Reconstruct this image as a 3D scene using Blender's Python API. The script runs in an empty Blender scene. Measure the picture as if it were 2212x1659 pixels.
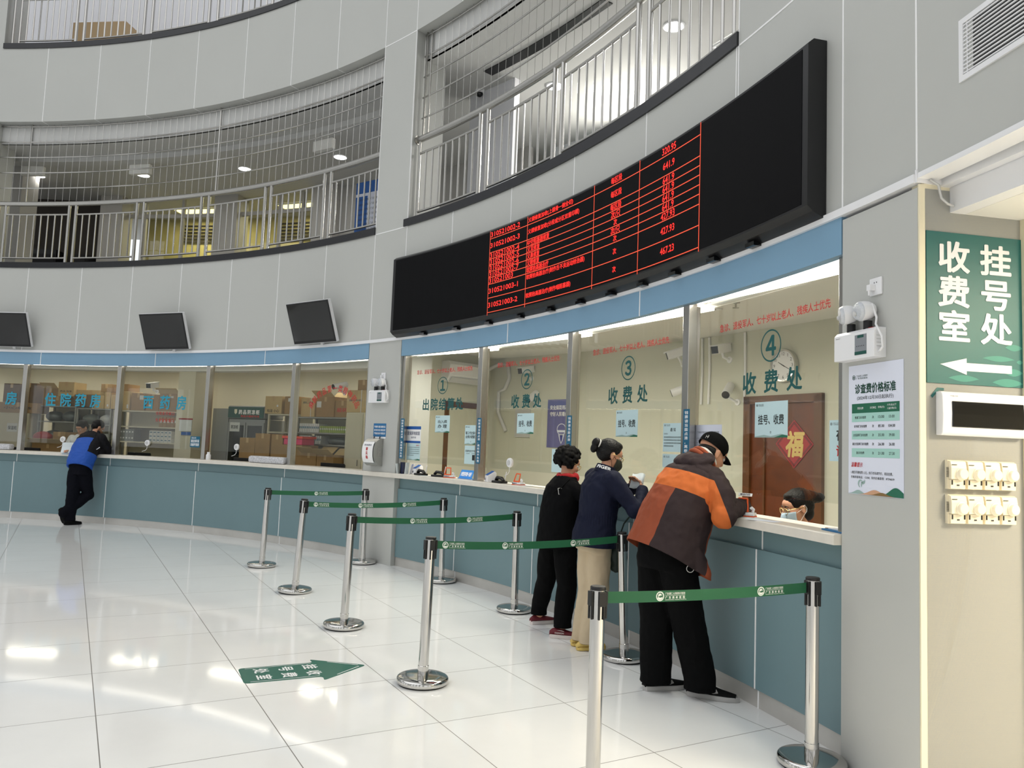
import bpy, math, random
from mathutils import Vector, Matrix
S = bpy.context.scene
COL = S.collection
# ------------------------------------------------------------------ camera
PITCH, ROLL, FPX = 0.0812, 0.0386, 1663.07
cd = bpy.data.cameras.new('camera'); cam = bpy.data.objects.new('camera', cd); COL.objects.link(cam)
cd.sensor_fit = 'HORIZONTAL'; cd.sensor_width = 36.0; cd.lens = 36.0 * FPX / 2212.0
cd.clip_start = 0.05; cd.clip_end = 200
_fw = Vector((0, math.cos(PITCH), math.sin(PITCH))); _up = Vector((0, -math.sin(PITCH), math.cos(PITCH))); _rt = Vector((1, 0, 0))
_r = _rt * math.cos(ROLL) + _up * math.sin(ROLL); _u = -_rt * math.sin(ROLL) + _up * math.cos(ROLL)
cam.matrix_world = Matrix(((_r.x, _u.x, -_fw.x, 0), (_r.y, _u.y, -_fw.y, 0), (_r.z, _u.z, -_fw.z, 1.5), (0, 0, 0, 1)))
S.camera = cam
# ------------------------------------------------------------------ sky, exposure
w = bpy.data.worlds.new('overcast_sky'); S.world = w; w.use_nodes = True
nt = w.node_tree; bg = nt.nodes['Background']
tc = nt.nodes.new('ShaderNodeTexCoord'); sx = nt.nodes.new('ShaderNodeSeparateXYZ'); cr = nt.nodes.new('ShaderNodeValToRGB')
nt.links.new(tc.outputs['Generated'], sx.inputs[0]); nt.links.new(sx.outputs['Z'], cr.inputs[0]); nt.links.new(cr.outputs[0], bg.inputs[0])
cr.color_ramp.elements[0].position = 0.0; cr.color_ramp.elements[0].color = (0.62, 0.635, 0.65, 1)
cr.color_ramp.elements[1].position = 0.6; cr.color_ramp.elements[1].color = (0.97, 0.985, 1.0, 1)
bg.inputs[1].default_value = 1.62
vs = S.view_settings; vs.view_transform = 'Standard'; vs.look = 'None'; vs.exposure = -0.06; vs.gamma = 1.0; vs.use_curve_mapping = False
cy_ = S.cycles
cy_.max_bounces = 8; cy_.diffuse_bounces = 4; cy_.glossy_bounces = 4; cy_.transmission_bounces = 6; cy_.transparent_max_bounces = 12
cy_.caustics_reflective = False; cy_.caustics_refractive = False; cy_.sample_clamp_indirect = 6.0
cy_.use_denoising = True
# ------------------------------------------------------------------ frame of the round hall
CX, CY, R = -9.8346, 1.1686, 11.865
def cp(th, dr=0.0, z=0.0):
    a = math.radians(th); return Vector((CX + (R + dr) * math.cos(a), CY + (R + dr) * math.sin(a), z))
def er(th): a = math.radians(th); return Vector((math.cos(a), math.sin(a), 0))      # outwards
def et(th): a = math.radians(th); return Vector((math.sin(a), -math.cos(a), 0))     # to the right, seen from the hall
def fr(th, dr=0.0, z=0.0):                                                          # x right, y outwards, z up
    p, x, y = cp(th, dr, z), et(th), er(th)
    return Matrix(((x.x, y.x, 0, p.x), (x.y, y.y, 0, p.y), (0, 0, 1, p.z), (0, 0, 0, 1)))
def T(x, y, z): return Matrix.Translation((x, y, z))
def RX(a): return Matrix.Rotation(a, 4, 'X')
def RY(a): return Matrix.Rotation(a, 4, 'Y')
def RZ(a): return Matrix.Rotation(a, 4, 'Z')
# ------------------------------------------------------------------ materials
def lin(c):
    c = c / 255.0
    return c / 12.92 if c <= 0.04045 else ((c + 0.055) / 1.055) ** 2.4
def rgb(c): return (lin(c[0]), lin(c[1]), lin(c[2]), 1)
M = {}
def mat(name, col, rough=0.5, metal=0.0, spec=0.5, emit=0.0, noise=None, bump=None, coat=0.0, sheen=0.0):
    m = bpy.data.materials.new(name); m.use_nodes = True; M[name] = m
    nt = m.node_tree; b = nt.nodes['Principled BSDF']
    b.inputs['Base Color'].default_value = rgb(col); b.inputs['Roughness'].default_value = rough
    b.inputs['Metallic'].default_value = metal; b.inputs['Specular IOR Level'].default_value = spec
    if coat: b.inputs['Coat Weight'].default_value = coat
    if sheen: b.inputs['Sheen Weight'].default_value = sheen
    if emit:
        b.inputs['Emission Color'].default_value = rgb(col); b.inputs['Emission Strength'].default_value = emit
    if noise or bump:
        tc = nt.nodes.new('ShaderNodeTexCoord')
    if noise:
        sc, amt = noise
        n = nt.nodes.new('ShaderNodeTexNoise'); n.inputs['Scale'].default_value = sc; n.inputs['Detail'].default_value = 5
        mp = nt.nodes.new('ShaderNodeMapRange'); mp.inputs[1].default_value = 0.3; mp.inputs[2].default_value = 0.7
        mp.inputs[3].default_value = 1 - amt; mp.inputs[4].default_value = 1 + amt * 0.5
        mx = nt.nodes.new('ShaderNodeMix'); mx.data_type = 'RGBA'; mx.blend_type = 'MULTIPLY'; mx.inputs[0].default_value = 1
        nt.links.new(tc.outputs['Object'], n.inputs['Vector']); nt.links.new(n.outputs['Fac'], mp.inputs[0])
        mx.inputs[6].default_value = rgb(col); nt.links.new(mp.outputs[0], mx.inputs[7]); nt.links.new(mx.outputs[2], b.inputs['Base Color'])
    if bump:
        sc, st = bump
        n2 = nt.nodes.new('ShaderNodeTexNoise'); n2.inputs['Scale'].default_value = sc; n2.inputs['Detail'].default_value = 3
        bp = nt.nodes.new('ShaderNodeBump'); bp.inputs['Strength'].default_value = st; bp.inputs['Distance'].default_value = 0.01
        nt.links.new(tc.outputs['Object'], n2.inputs['Vector']); nt.links.new(n2.outputs['Fac'], bp.inputs['Height']); nt.links.new(bp.outputs[0], b.inputs['Normal'])
    return m
def glass_mat(name, tint=(1, 1, 1), refl=1.0):
    m = bpy.data.materials.new(name); m.use_nodes = True; M[name] = m; nt = m.node_tree
    for n in list(nt.nodes):
        if n.type == 'BSDF_PRINCIPLED': nt.nodes.remove(n)
    out = nt.nodes['Material Output']
    t = nt.nodes.new('ShaderNodeBsdfTransparent'); t.inputs[0].default_value = (*tint, 1)
    g = nt.nodes.new('ShaderNodeBsdfGlossy'); g.inputs['Roughness'].default_value = 0.01; g.inputs[0].default_value = (refl, refl, refl, 1)
    lw = nt.nodes.new('ShaderNodeLayerWeight'); lw.inputs[0].default_value = 0.5
    p = nt.nodes.new('ShaderNodeMath'); p.operation = 'POWER'; p.inputs[1].default_value = 5; nt.links.new(lw.outputs['Facing'], p.inputs[0])
    f = nt.nodes.new('ShaderNodeMath'); f.operation = 'MULTIPLY_ADD'; f.inputs[1].default_value = 0.95; f.inputs[2].default_value = 0.04; nt.links.new(p.outputs[0], f.inputs[0])
    mx = nt.nodes.new('ShaderNodeMixShader'); nt.links.new(f.outputs[0], mx.inputs[0]); nt.links.new(t.outputs[0], mx.inputs[1]); nt.links.new(g.outputs[0], mx.inputs[2])
    nt.links.new(mx.outputs[0], out.inputs[0]); return m
def lamp_mat(name, col, strength, base=0.8):
    m = bpy.data.materials.new(name); m.use_nodes = True; M[name] = m; nt = m.node_tree
    b = nt.nodes['Principled BSDF']; b.inputs['Base Color'].default_value = (base, base, base, 1)
    b.inputs['Emission Color'].default_value = rgb(col); b.inputs['Emission Strength'].default_value = strength; return m
def tile_mat():
    m = bpy.data.materials.new('polished_tile'); m.use_nodes = True; M['tile'] = m; nt = m.node_tree; N = nt.nodes; L = nt.links
    b = N['Principled BSDF']; b.inputs['Roughness'].default_value = 0.07; b.inputs['Specular IOR Level'].default_value = 0.4
    tc = N.new('ShaderNodeTexCoord'); mp = N.new('ShaderNodeMapping'); mp.vector_type = 'TEXTURE'
    mp.inputs['Location'].default_value = (-0.819, 6.8123, 0); mp.inputs['Rotation'].default_value = (0, 0, 0.5174); mp.inputs['Scale'].default_value = (0.8102, 0.8102, 1)
    L.new(tc.outputs['Object'], mp.inputs[0]); sp = N.new('ShaderNodeSeparateXYZ'); L.new(mp.outputs[0], sp.inputs[0])
    def math_(op, a, bb=None):
        n = N.new('ShaderNodeMath'); n.operation = op
        for i, v in enumerate((a, bb)):
            if v is None: continue
            if isinstance(v, (int, float)): n.inputs[i].default_value = v
            else: L.new(v, n.inputs[i])
        return n.outputs[0]
    ds = []
    for ax in ('X', 'Y'):
        f = math_('FRACT', sp.outputs[ax]); d = math_('MINIMUM', f, math_('SUBTRACT', 1.0, f)); ds.append(d)
    joint = math_('LESS_THAN', math_('MINIMUM', ds[0], ds[1]), 0.0030)
    wn = N.new('ShaderNodeTexWhiteNoise'); wn.noise_dimensions = '2D'; fl = N.new('ShaderNodeVectorMath'); fl.operation = 'FLOOR'; L.new(mp.outputs[0], fl.inputs[0]); L.new(fl.outputs[0], wn.inputs[0])
    no = N.new('ShaderNodeTexNoise'); no.inputs['Scale'].default_value = 2.2; no.inputs['Detail'].default_value = 8; no.inputs['Roughness'].default_value = 0.65; L.new(tc.outputs['Object'], no.inputs[0])
    v = math_('ADD', math_('MULTIPLY', wn.outputs[0], 0.03), math_('MULTIPLY', no.outputs['Fac'], 0.10))
    v = math_('ADD', v, 0.93)
    mx = N.new('ShaderNodeMix'); mx.data_type = 'RGBA'; mx.blend_type = 'MULTIPLY'; mx.inputs[0].default_value = 1; mx.inputs[6].default_value = rgb((247, 247, 246)); L.new(v, mx.inputs[7])
    m2 = N.new('ShaderNodeMix'); m2.data_type = 'RGBA'; L.new(joint, m2.inputs[0]); L.new(mx.outputs[2], m2.inputs[6]); m2.inputs[7].default_value = rgb((128, 124, 120))
    L.new(m2.outputs[2], b.inputs['Base Color'])
    rg = math_('ADD', 0.065, math_('MULTIPLY', joint, 0.4)); L.new(rg, b.inputs['Roughness'])
    return m
# ------------------------------------------------------------------ mesh builder
class MB:
    def __init__(s): s.v = []; s.f = []; s.m = []; s.cur = 0
    def add(s, vs, fs, mi=None):
        o = len(s.v); s.v += [Vector(p) for p in vs]; mi = s.cur if mi is None else mi
        for f in fs: s.f.append(tuple(i + o for i in f)); s.m.append(mi)
        return s
    def box(s, c, d, X=None, mi=None):
        x, y, z = d[0] / 2, d[1] / 2, d[2] / 2; c = Vector(c)
        vs = [c + Vector(q) for q in ((-x, -y, -z), (x, -y, -z), (x, y, -z), (-x, y, -z), (-x, -y, z), (x, -y, z), (x, y, z), (-x, y, z))]
        if X is not None: vs = [X @ q for q in vs]
        return s.add(vs, [(0, 3, 2, 1), (4, 5, 6, 7), (0, 1, 5, 4), (1, 2, 6, 5), (2, 3, 7, 6), (3, 0, 4, 7)], mi)
    def rbox(s, c, d, r, X=None, mi=None, n=3):                     # box with the four edges along local z rounded
        x, y, z = d[0] / 2, d[1] / 2, d[2] / 2; pts = []
        for (sx, sy, a0) in ((1, 1, 0), (-1, 1, 90), (-1, -1, 180), (1, -1, 270)):
            for k in range(n + 1):
                a = math.radians(a0 + 90 * k / n); pts.append((sx * (x - r) + r * math.cos(a), sy * (y - r) + r * math.sin(a)))
        return s.prism(pts, -z, z, (X if X is not None else Matrix()) @ T(*c), mi)
    def prism(s, pts, z0, z1, X=None, mi=None):
        n = len(pts); vs = [Vector((p[0], p[1], z0)) for p in pts] + [Vector((p[0], p[1], z1)) for p in pts]
        if X is not None: vs = [X @ q for q in vs]
        return s.add(vs, [tuple(reversed(range(n))), tuple(range(n, 2 * n))] + [(i, (i + 1) % n, (i + 1) % n + n, i + n) for i in range(n)], mi)
    def quad(s, a, b, c, d, mi=None): return s.add([a, b, c, d], [(0, 1, 2, 3)], mi)
    def arc(s, t0, t1, d0, d1, z0, z1, mi=None, step=1.0):          # curved block
        n = max(1, int(math.ceil(abs(t1 - t0) / step))); vs = []; fs = []
        for i in range(n + 1):
            t = t0 + (t1 - t0) * i / n
            vs += [cp(t, d0, z0), cp(t, d1, z0), cp(t, d1, z1), cp(t, d0, z1)]
        for i in range(n):
            a = 4 * i
            for k in range(4): fs.append((a + k, a + 4 + k, a + 4 + (k + 1) % 4, a + (k + 1) % 4))
        e = 4 * n; fs += [(0, 1, 2, 3), (e + 3, e + 2, e + 1, e)]
        return s.add(vs, fs, mi)
    def prof(s, t0, t1, pts, mi=None, step=1.0):                    # profile (dr, z) swept round the hall
        n = max(1, int(math.ceil(abs(t1 - t0) / step))); k = len(pts); vs = []; fs = []
        for i in range(n + 1):
            t = t0 + (t1 - t0) * i / n; vs += [cp(t, p[0], p[1]) for p in pts]
        for i in range(n):
            for j in range(k): fs.append((i * k + j, (i + 1) * k + j, (i + 1) * k + (j + 1) % k, i * k + (j + 1) % k))
        fs += [tuple(range(k)), tuple(reversed(range(n * k, n * k + k)))]
        return s.add(vs, fs, mi)
    def tube(s, pts, r, n=8, mi=None, caps=True, closed=False, X=None, flat=None):
        pts = [Vector(p) for p in pts]; k = len(pts); rs = r if isinstance(r, (list, tuple)) else [r] * k
        up = None; vs = []; fs = []
        for i in range(k):
            a = pts[i - 1] if (i > 0 or closed) else pts[i]; b = pts[(i + 1) % k] if (i < k - 1 or closed) else pts[i]
            d = (b - a).normalized()
            if up is None: up = Vector((0, 0, 1)) if abs(d.z) < 0.9 else Vector((1, 0, 0))
            x = d.cross(up)
            if x.length < 1e-5: x = d.cross(Vector((0, 1, 0)))
            x.normalize(); y = x.cross(d).normalized(); up = y
            for j in range(n):
                t = 2 * math.pi * j / n + (math.pi / n if n == 4 else 0)
                vs.append(pts[i] + (x * math.cos(t) + y * math.sin(t) * (flat or 1)) * rs[i])
        m = k if closed else k - 1
        for i in range(m):
            for j in range(n): fs.append((i * n + j, i * n + (j + 1) % n, ((i + 1) % k) * n + (j + 1) % n, ((i + 1) % k) * n + j))
        if caps and not closed: fs += [tuple(reversed(range(n))), tuple(range((k - 1) * n, k * n))]
        if X is not None: vs = [X @ v for v in vs]
        return s.add(vs, fs, mi)
    def lathe(s, pf, n=24, X=None, mi=None):                        # profile (r, z) about local z
        vs = []; fs = []; k = len(pf)
        for r_, z in pf:
            for j in range(n): a = 2 * math.pi * j / n; vs.append(Vector((r_ * math.cos(a), r_ * math.sin(a), z)))
        for i in range(k - 1):
            for j in range(n): fs.append((i * n + j, i * n + (j + 1) % n, (i + 1) * n + (j + 1) % n, (i + 1) * n + j))
        fs += [tuple(reversed(range(n))), tuple(range((k - 1) * n, k * n))]
        if X is not None: vs = [X @ v for v in vs]
        return s.add(vs, fs, mi)
    def ball(s, c, r, n=12, X=None, mi=None):                       # ellipsoid
        r = r if isinstance(r, (tuple, list)) else (r, r, r); m = n // 2; vs = []; fs = []; c = Vector(c)
        for i in range(m + 1):
            a = math.pi * i / m
            for j in range(n):
                b = 2 * math.pi * j / n; vs.append(c + Vector((r[0] * math.sin(a) * math.cos(b), r[1] * math.sin(a) * math.sin(b), -r[2] * math.cos(a))))
        for i in range(m):
            for j in range(n): fs.append((i * n + j, i * n + (j + 1) % n, (i + 1) * n + (j + 1) % n, (i + 1) * n + j))
        if X is not None: vs = [X @ v for v in vs]
        return s.add(vs, fs, mi)
    def build(s, name, mats, parent=None, smooth=None, bevel=0.0, local=False, sub=0):
        me = bpy.data.meshes.new(name)
        X = WM.get(parent.name) if (parent is not None and not local) else None
        vs = s.v
        if X is not None: Xi = X.inverted(); vs = [Xi @ v for v in vs]
        me.from_pydata([tuple(v) for v in vs], [], s.f)
        for m in (mats if isinstance(mats, (list, tuple)) else [mats]): me.materials.append(M[m] if isinstance(m, str) else m)
        if len(me.materials) > 1: me.polygons.foreach_set('material_index', s.m)
        me.validate(); me.update()
        if smooth:
            me.polygons.foreach_set('use_smooth', [True] * len(me.polygons)); me.set_sharp_from_angle(angle=math.radians(smooth))
        o = bpy.data.objects.new(name, me); COL.objects.link(o)
        if parent is not None:
            o.parent = parent; WM[o.name] = WM.get(parent.name, Matrix())
        else: WM[o.name] = Matrix()
        if bevel:
            b = o.modifiers.new('bevel', 'BEVEL'); b.width = bevel; b.segments = 2; b.limit_method = 'ANGLE'; b.angle_limit = math.radians(40)
        if sub:
            b = o.modifiers.new('subdivision', 'SUBSURF'); b.levels = sub; b.render_levels = sub
        return o
WM = {}
def thing(name, label, cat, X=None, group=None):
    o = bpy.data.objects.new(name, None); COL.objects.link(o); o.empty_display_size = 0.1
    X = X if X is not None else Matrix(); o.matrix_world = X; WM[o.name] = X.copy()
    return tag(o, label, cat, group)
def tag(o, label, cat, group=None):
    o['label'] = label; o['category'] = cat
    if group: o['group'] = group
    return o
def struct(o): o['kind'] = 'structure'; return o
def dup(root, X, label=None, group=None):
    r = root.copy(); COL.objects.link(r); r.matrix_world = X; WM[r.name] = X.copy()
    if label: r['label'] = label
    if group: r['group'] = group
    def rec(src, dst):
        for ch in list(src.children):
            c = ch.copy(); COL.objects.link(c); c.parent = dst; c.matrix_parent_inverse = ch.matrix_parent_inverse.copy(); rec(ch, c)
    rec(root, r); return r
# ------------------------------------------------------------------ lettering
_tc = {}
def glyphs(body, bold=0.0):
    k = (body, bold)
    if k in _tc: return _tc[k]
    c = bpy.data.curves.new('lettering', 'FONT'); c.body = body; c.resolution_u = 2; c.offset = bold; c.fill_mode = 'FRONT'
    o = bpy.data.objects.new('lettering', c); COL.objects.link(o); bpy.context.view_layer.update()
    dg = bpy.context.evaluated_depsgraph_get(); me = bpy.data.meshes.new_from_object(o.evaluated_get(dg))
    vs = [(v.co.x, v.co.y) for v in me.vertices]; fs = [tuple(p.vertices) for p in me.polygons]
    bpy.data.objects.remove(o); bpy.data.curves.remove(c); bpy.data.meshes.remove(me)
    xs = [v[0] for v in vs] or [0]; ys = [v[1] for v in vs] or [0]
    _tc[k] = (vs, fs, (min(xs), min(ys), max(xs), max(ys))); return _tc[k]
def text(mb, body, mp, box, bold=0.0, mi=None, keep=False, align='C', shear=0.0):  # fit the words into box (u0, v0, u1, v1) of a surface map
    vs, fs, bb = glyphs(body)
    if len(body) == 1 and (0x3000 <= ord(body) < 0xA000 or body == '，'): bb = (0.05, -0.08, 0.96, 0.84)
    w_, h_ = max(bb[2] - bb[0], 1e-6), max(bb[3] - bb[1], 1e-6)
    sx, sy = (box[2] - box[0]) / w_, (box[3] - box[1]) / h_
    if keep: sx = sy = min(sx, sy)
    ox = box[0] if align == 'L' else (box[2] - w_ * sx if align == 'R' else (box[0] + box[2] - w_ * sx) / 2)
    oy = (box[1] + box[3] - h_ * sy) / 2
    sh = [(0, 0)] if bold <= 0 else ([(-bold, 0), (bold, 0)] if bold < 0.012 else [(bold * 1.15 * math.cos(a), bold * 1.15 * math.sin(a)) for a in [math.pi * (i + .5) / (4 if bold > .019 else 2) for i in range(8 if bold > .019 else 4)]])   # heavier strokes: the same glyph laid a hair to each side
    uc, vc = (box[0] + box[2]) / 2, (box[1] + box[3]) / 2; p0 = mp(uc, vc); nn = (mp(uc + 0.004, vc) - p0).cross(mp(uc, vc + 0.004) - p0).normalized()
    for k, (dx, dy) in enumerate(sh): mb.add([mp(ox + (x + dx - bb[0]) * sx + shear * (y - bb[1]) * sy, oy + (y + dy - bb[1]) * sy) + nn * (k * 0.00005) for x, y in vs], fs, mi)
def flat(X, y=0.0): return lambda u, v: X @ Vector((u, y, v))        # u right, v up on the x-z plane of a frame
def curved(th0, dr, z0):                                              # u metres to the right of th0 along the curve
    return lambda u, v: cp(th0 - math.degrees(u / (R + dr)), dr, z0 + v)
def rectm(mb, mp, u0, v0, u1, v1, mi=None, n=1):
    vs = []; fs = []
    for i in range(n + 1): u = u0 + (u1 - u0) * i / n; vs += [mp(u, v0), mp(u, v1)]
    for i in range(n): fs.append((2 * i, 2 * i + 2, 2 * i + 3, 2 * i + 1))
    mb.add(vs, fs, mi)
def polym(mb, mp, pts, mi=None): mb.add([mp(u, v) for u, v in pts], [tuple(range(len(pts)))], mi)
def ringm(mb, mp, c, r0, r1, mi=None, n=32, ax=1.0):
    vs = []; fs = []
    for i in range(n):
        a = 2 * math.pi * i / n; vs += [mp(c[0] + r0 * ax * math.cos(a), c[1] + r0 * math.sin(a)), mp(c[0] + r1 * ax * math.cos(a), c[1] + r1 * math.sin(a))]
    for i in range(n): j = (i + 1) % n; fs.append((2 * i, 2 * i + 1, 2 * j + 1, 2 * j))
    mb.add(vs, fs, mi)
def discm(mb, mp, c, r, mi=None, n=20): polym(mb, mp, [(c[0] + r * math.cos(2 * math.pi * i / n), c[1] + r * math.sin(2 * math.pi * i / n)) for i in range(n)], mi)
# ------------------------------------------------------------------ palette
mat('panel', (189, 190, 186), 0.42, noise=(0.6, 0.03)); mat('seam', (242, 242, 242), 0.5); mat('white_trim', (236, 236, 238), 0.4)
mat('black_stone', (20, 21, 27), 0.25); mat('teal_panel', (112, 139, 145), 0.4, noise=(1.2, 0.05)); mat('blue_band', (124, 162, 190), 0.4, noise=(1.0, 0.05))
mat('steel_base', (206, 203, 198), 0.42, 0.55, noise=(3.0, 0.10)); mat('counter_stone', (226, 220, 209), 0.3, noise=(14, 0.05))
mat('steel', (186, 184, 180), 0.27, 1.0); mat('chrome', (205, 203, 200), 0.10, 1.0); mat('chrome_dark', (120, 118, 116), 0.12, 1.0)
mat('cream', (236, 229, 206), 0.6, noise=(1.1, 0.05)); mat('cream_warm', (240, 231, 202), 0.55, noise=(1.3, 0.05)); mat('office_wall', (207, 207, 190), 0.65, noise=(0.9, 0.08))
mat('ceiling_white', (228, 227, 222), 0.8); mat('pharm_wall', (222, 217, 196), 0.7, noise=(0.8, 0.05)); mat('corridor_ceiling', (196, 196, 194), 0.8, noise=(0.7, 0.06))
mat('corridor_floor', (150, 150, 146), 0.3); mat('dark_room', (52, 47, 42), 0.8); mat('grey_column', (170, 168, 164), 0.7); mat('white_column', (222, 222, 226), 0.6)
mat('black', (16, 16, 18), 0.45); mat('black_gloss', (10, 10, 12), 0.08); mat('black_matte', (13, 13, 17), 0.75); mat('plastic_white', (236, 236, 238), 0.35); mat('plastic_grey', (200, 200, 200), 0.4)
mat('wood', (104, 52, 22), 0.45, noise=(6, 0.25)); mat('wood_frame', (100, 62, 32), 0.45, noise=(8, 0.2)); mat('khaki_room', (188, 178, 122), 0.7)
mat('green_deep', (16, 78, 70), 0.5); mat('red_text', (186, 30, 34), 0.5); mat('paper', (224, 233, 236), 0.7); mat('paper_blue', (196, 222, 226), 0.7); mat('white', (244, 244, 244), 0.6)
mat('ink', (28, 34, 34), 0.6); mat('ink_green', (14, 66, 50), 0.6); mat('ink_red', (196, 28, 30), 0.6); mat('strip_blue', (10, 96, 130), 0.5); mat('notice_blue', (36, 108, 160), 0.5)
lamp_mat('lamp_white', (255, 246, 230), 9.0); lamp_mat('lamp_cool', (255, 252, 246), 14.0); lamp_mat('lamp_yellow', (255, 238, 150), 3.0); lamp_mat('lamp_dot', (255, 255, 252), 12.0)
glass_mat('window_glass', (0.93, 0.94, 0.92)); glass_mat('rail_glass', (0.95, 0.96, 0.96)); tile_mat()
Z_A, Z_SILL, Z_B, Z_C, Z_C2, Z_D, Z_E, Z_TOP = 4.2146, 4.31, 6.79, 8.11, 8.205, 2.77, 2.5695, 12.6
# ------------------------------------------------------------------ floor, facade
mb = MB(); n = 72
mb.add([Vector((CX, CY, 0))] + [Vector((CX + 19 * math.cos(2 * math.pi * i / n), CY + 19 * math.sin(2 * math.pi * i / n), 0)) for i in range(n)], [(0, i + 1, (i + 1) % n + 1) for i in range(n)])
struct(mb.build('floor', 'tile'))
SEAM = 0.011
def seam(mb, th, z0, z1, dr=0.0, mi=1): d = math.degrees(SEAM / 2 / R); mb.arc(th - d, th + d, dr - 0.003, dr + 0.01, z0, z1, mi)
low = [82.54, 77.6, 72.69, 67.8, 62.7, 57.75, 52.87, 40.14, 34.69, 29.37, 24.02, 18.53, 92.5, 97.5, 102.5, 107.5, 112.5]
mb = MB()
for a, b in ((13.55, 44.65), (47.85, 86.63), (89.9, 128)): mb.arc(a, b, 0.0, 0.14, Z_D + 0.035, Z_A, 0)
mb.arc(18.41, 44.65, 0.0, 0.2, Z_B, Z_C, 0); mb.arc(47.85, 86.63, 0.0, 0.17, Z_B, Z_C, 0); mb.arc(89.9, 128, 0, 0.17, Z_B, Z_C, 0)
mb.arc(18.41, 128, 0.0, 0.3, 12.0, Z_TOP, 0)
for t in low: seam(mb, t, Z_D + 0.035, Z_A)
for t in low:
    if t > 18.6: seam(mb, t, Z_B, Z_C)
    if 47.85 < t < 86: mb.arc(t - 0.03, t + 0.03, 0.0, 0.17, Z_B - 0.002, Z_B + 0.01, 1)
struct(mb.build('wall_front', ['panel', 'seam']))
mb = MB()
mb.arc(10.96, 13.55, 0.0, 0.56, 0, Z_D - 0.02, 0)
for a, b in ((44.65, 47.85), (86.63, 89.9)): mb.arc(a, b, 0.0, 0.5, 0, Z_TOP, 0)
for t in (44.65, 47.85): seam(mb, t, Z_D + 0.035, Z_TOP)
mb.arc(47.85, 44.65, -0.003, 0.01, Z_A - 0.006, Z_A + 0.006, 1); mb.arc(44.65, 47.85, -0.003, 0.01, Z_B - 0.006, Z_B + 0.006, 1)
struct(mb.build('wall_pillars', ['panel', 'seam']))
mb = MB()
mb.arc(-25, 18.41, 0.0, 0.14, Z_D + 0.035, Z_TOP, 0)
for t in (18.41, 13.55, 10.96, 4.6, -1): seam(mb, t, Z_D + 0.035, Z_TOP)
mb.arc(10.96, 18.53, -0.003, 0.01, Z_A - 0.006, Z_A + 0.006, 1)
struct(mb.build('wall_right', ['panel', 'seam']))
# unseen far side of the hall: piers and bands for reflections, gaps opened for daylight
mb = MB()
for z0, z1 in ((3.1, 4.4), (7.0, 8.3), (11.2, Z_TOP)): mb.arc(128, 335, 0, 0.3, z0, z1, 0, 3)
for k in range(10): a = 128 + 23 * k; mb.arc(a - 4, a + 4, 0, 0.35, 0, Z_TOP, 0, 2)
for k in (0, 4): a = 128 + 23 * k; mb.arc(a, a + 23, 0, 0.2, 0, 3.1, 0, 3)
struct(mb.build('unseen_back_wall', ['panel']))
# unseen roof ring round the open sky, added to dim the upper facade
mb = MB(); mb.arc(-25, 335, -2.4, 0.4, Z_TOP, Z_TOP + 0.25, 0, 4); struct(mb.build('unseen_roof_ring', 'panel'))
# ledges, sills, blue band
mb = MB(); mb.arc(10.96, 128, -0.02, 0.1, Z_D, Z_D + 0.04); mb.arc(-25, 10.96, -0.004, 0.1, Z_D + 0.02, Z_D + 0.045)
struct(mb.build('trim_1', 'white_trim'))
mb = MB()
for a, b in ((13.6, 44.6), (47.9, 86.6), (89.9, 128)):
    mb.arc(a, b, 0.0, 0.06, Z_E, Z_D, 0)
for t in (80.74, 69.78, 58.6, 34.57, 24.19): seam(mb, t, Z_E, Z_D)
struct(mb.build('trim_2', ['blue_band', 'seam']))
mb = MB()
for a, b in ((18.41, 44.95), (47.85, 86.63), (89.9, 128)):
    mb.arc(a, b, -0.02, 0.27, Z_A, Z_SILL); mb.arc(min(a + 0.0, b), b, -0.02, 0.27, Z_C, Z_C2)
struct(mb.build('trim_3', 'black_stone'))
# ------------------------------------------------------------------ counter
mb = MB()
for a, b in ((13.58, 44.6), (47.9, 86.6), (89.9, 118)):
    mb.arc(a, b, 0.075, 0.13, 0.90, 1.068, 0); mb.arc(a, b, 0.05, 0.12, 0.108, 0.935, 0)
for t in (82.5, 73.87, 65.16, 56.38, 38.96, 32.11, 24.88, 17.51): seam(mb, t, 0.108, 0.935, 0.05); seam(mb, t - 0.12, 0.937, 1.068, 0.075)
counter = thing('service_counter', 'long curved counter with teal front panels running under all the windows', 'counter', fr(40, 0.2, 0))
mb.build('front_panels', ['teal_panel', 'seam'], counter)
mb = MB(); mb.prof(13.58, 118, [(-0.041, 1.066), (0.27, 1.066), (0.27, 1.12), (-0.035, 1.12), (-0.041, 1.114)]); mb.build('worktop', 'counter_stone', counter)
mb = MB()
for a, b in ((13.58, 44.6), (47.9, 86.6), (89.9, 118)): mb.arc(a, b, 0.062, 0.1, 0.0, 0.107)
for t in (82.4, 73.77, 65.06, 56.28, 38.86, 32.01, 24.78, 17.41): seam(mb, t, 0, 0.107, 0.062)
struct(mb.build('baseboard_front', ['steel_base', 'seam']))
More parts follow.
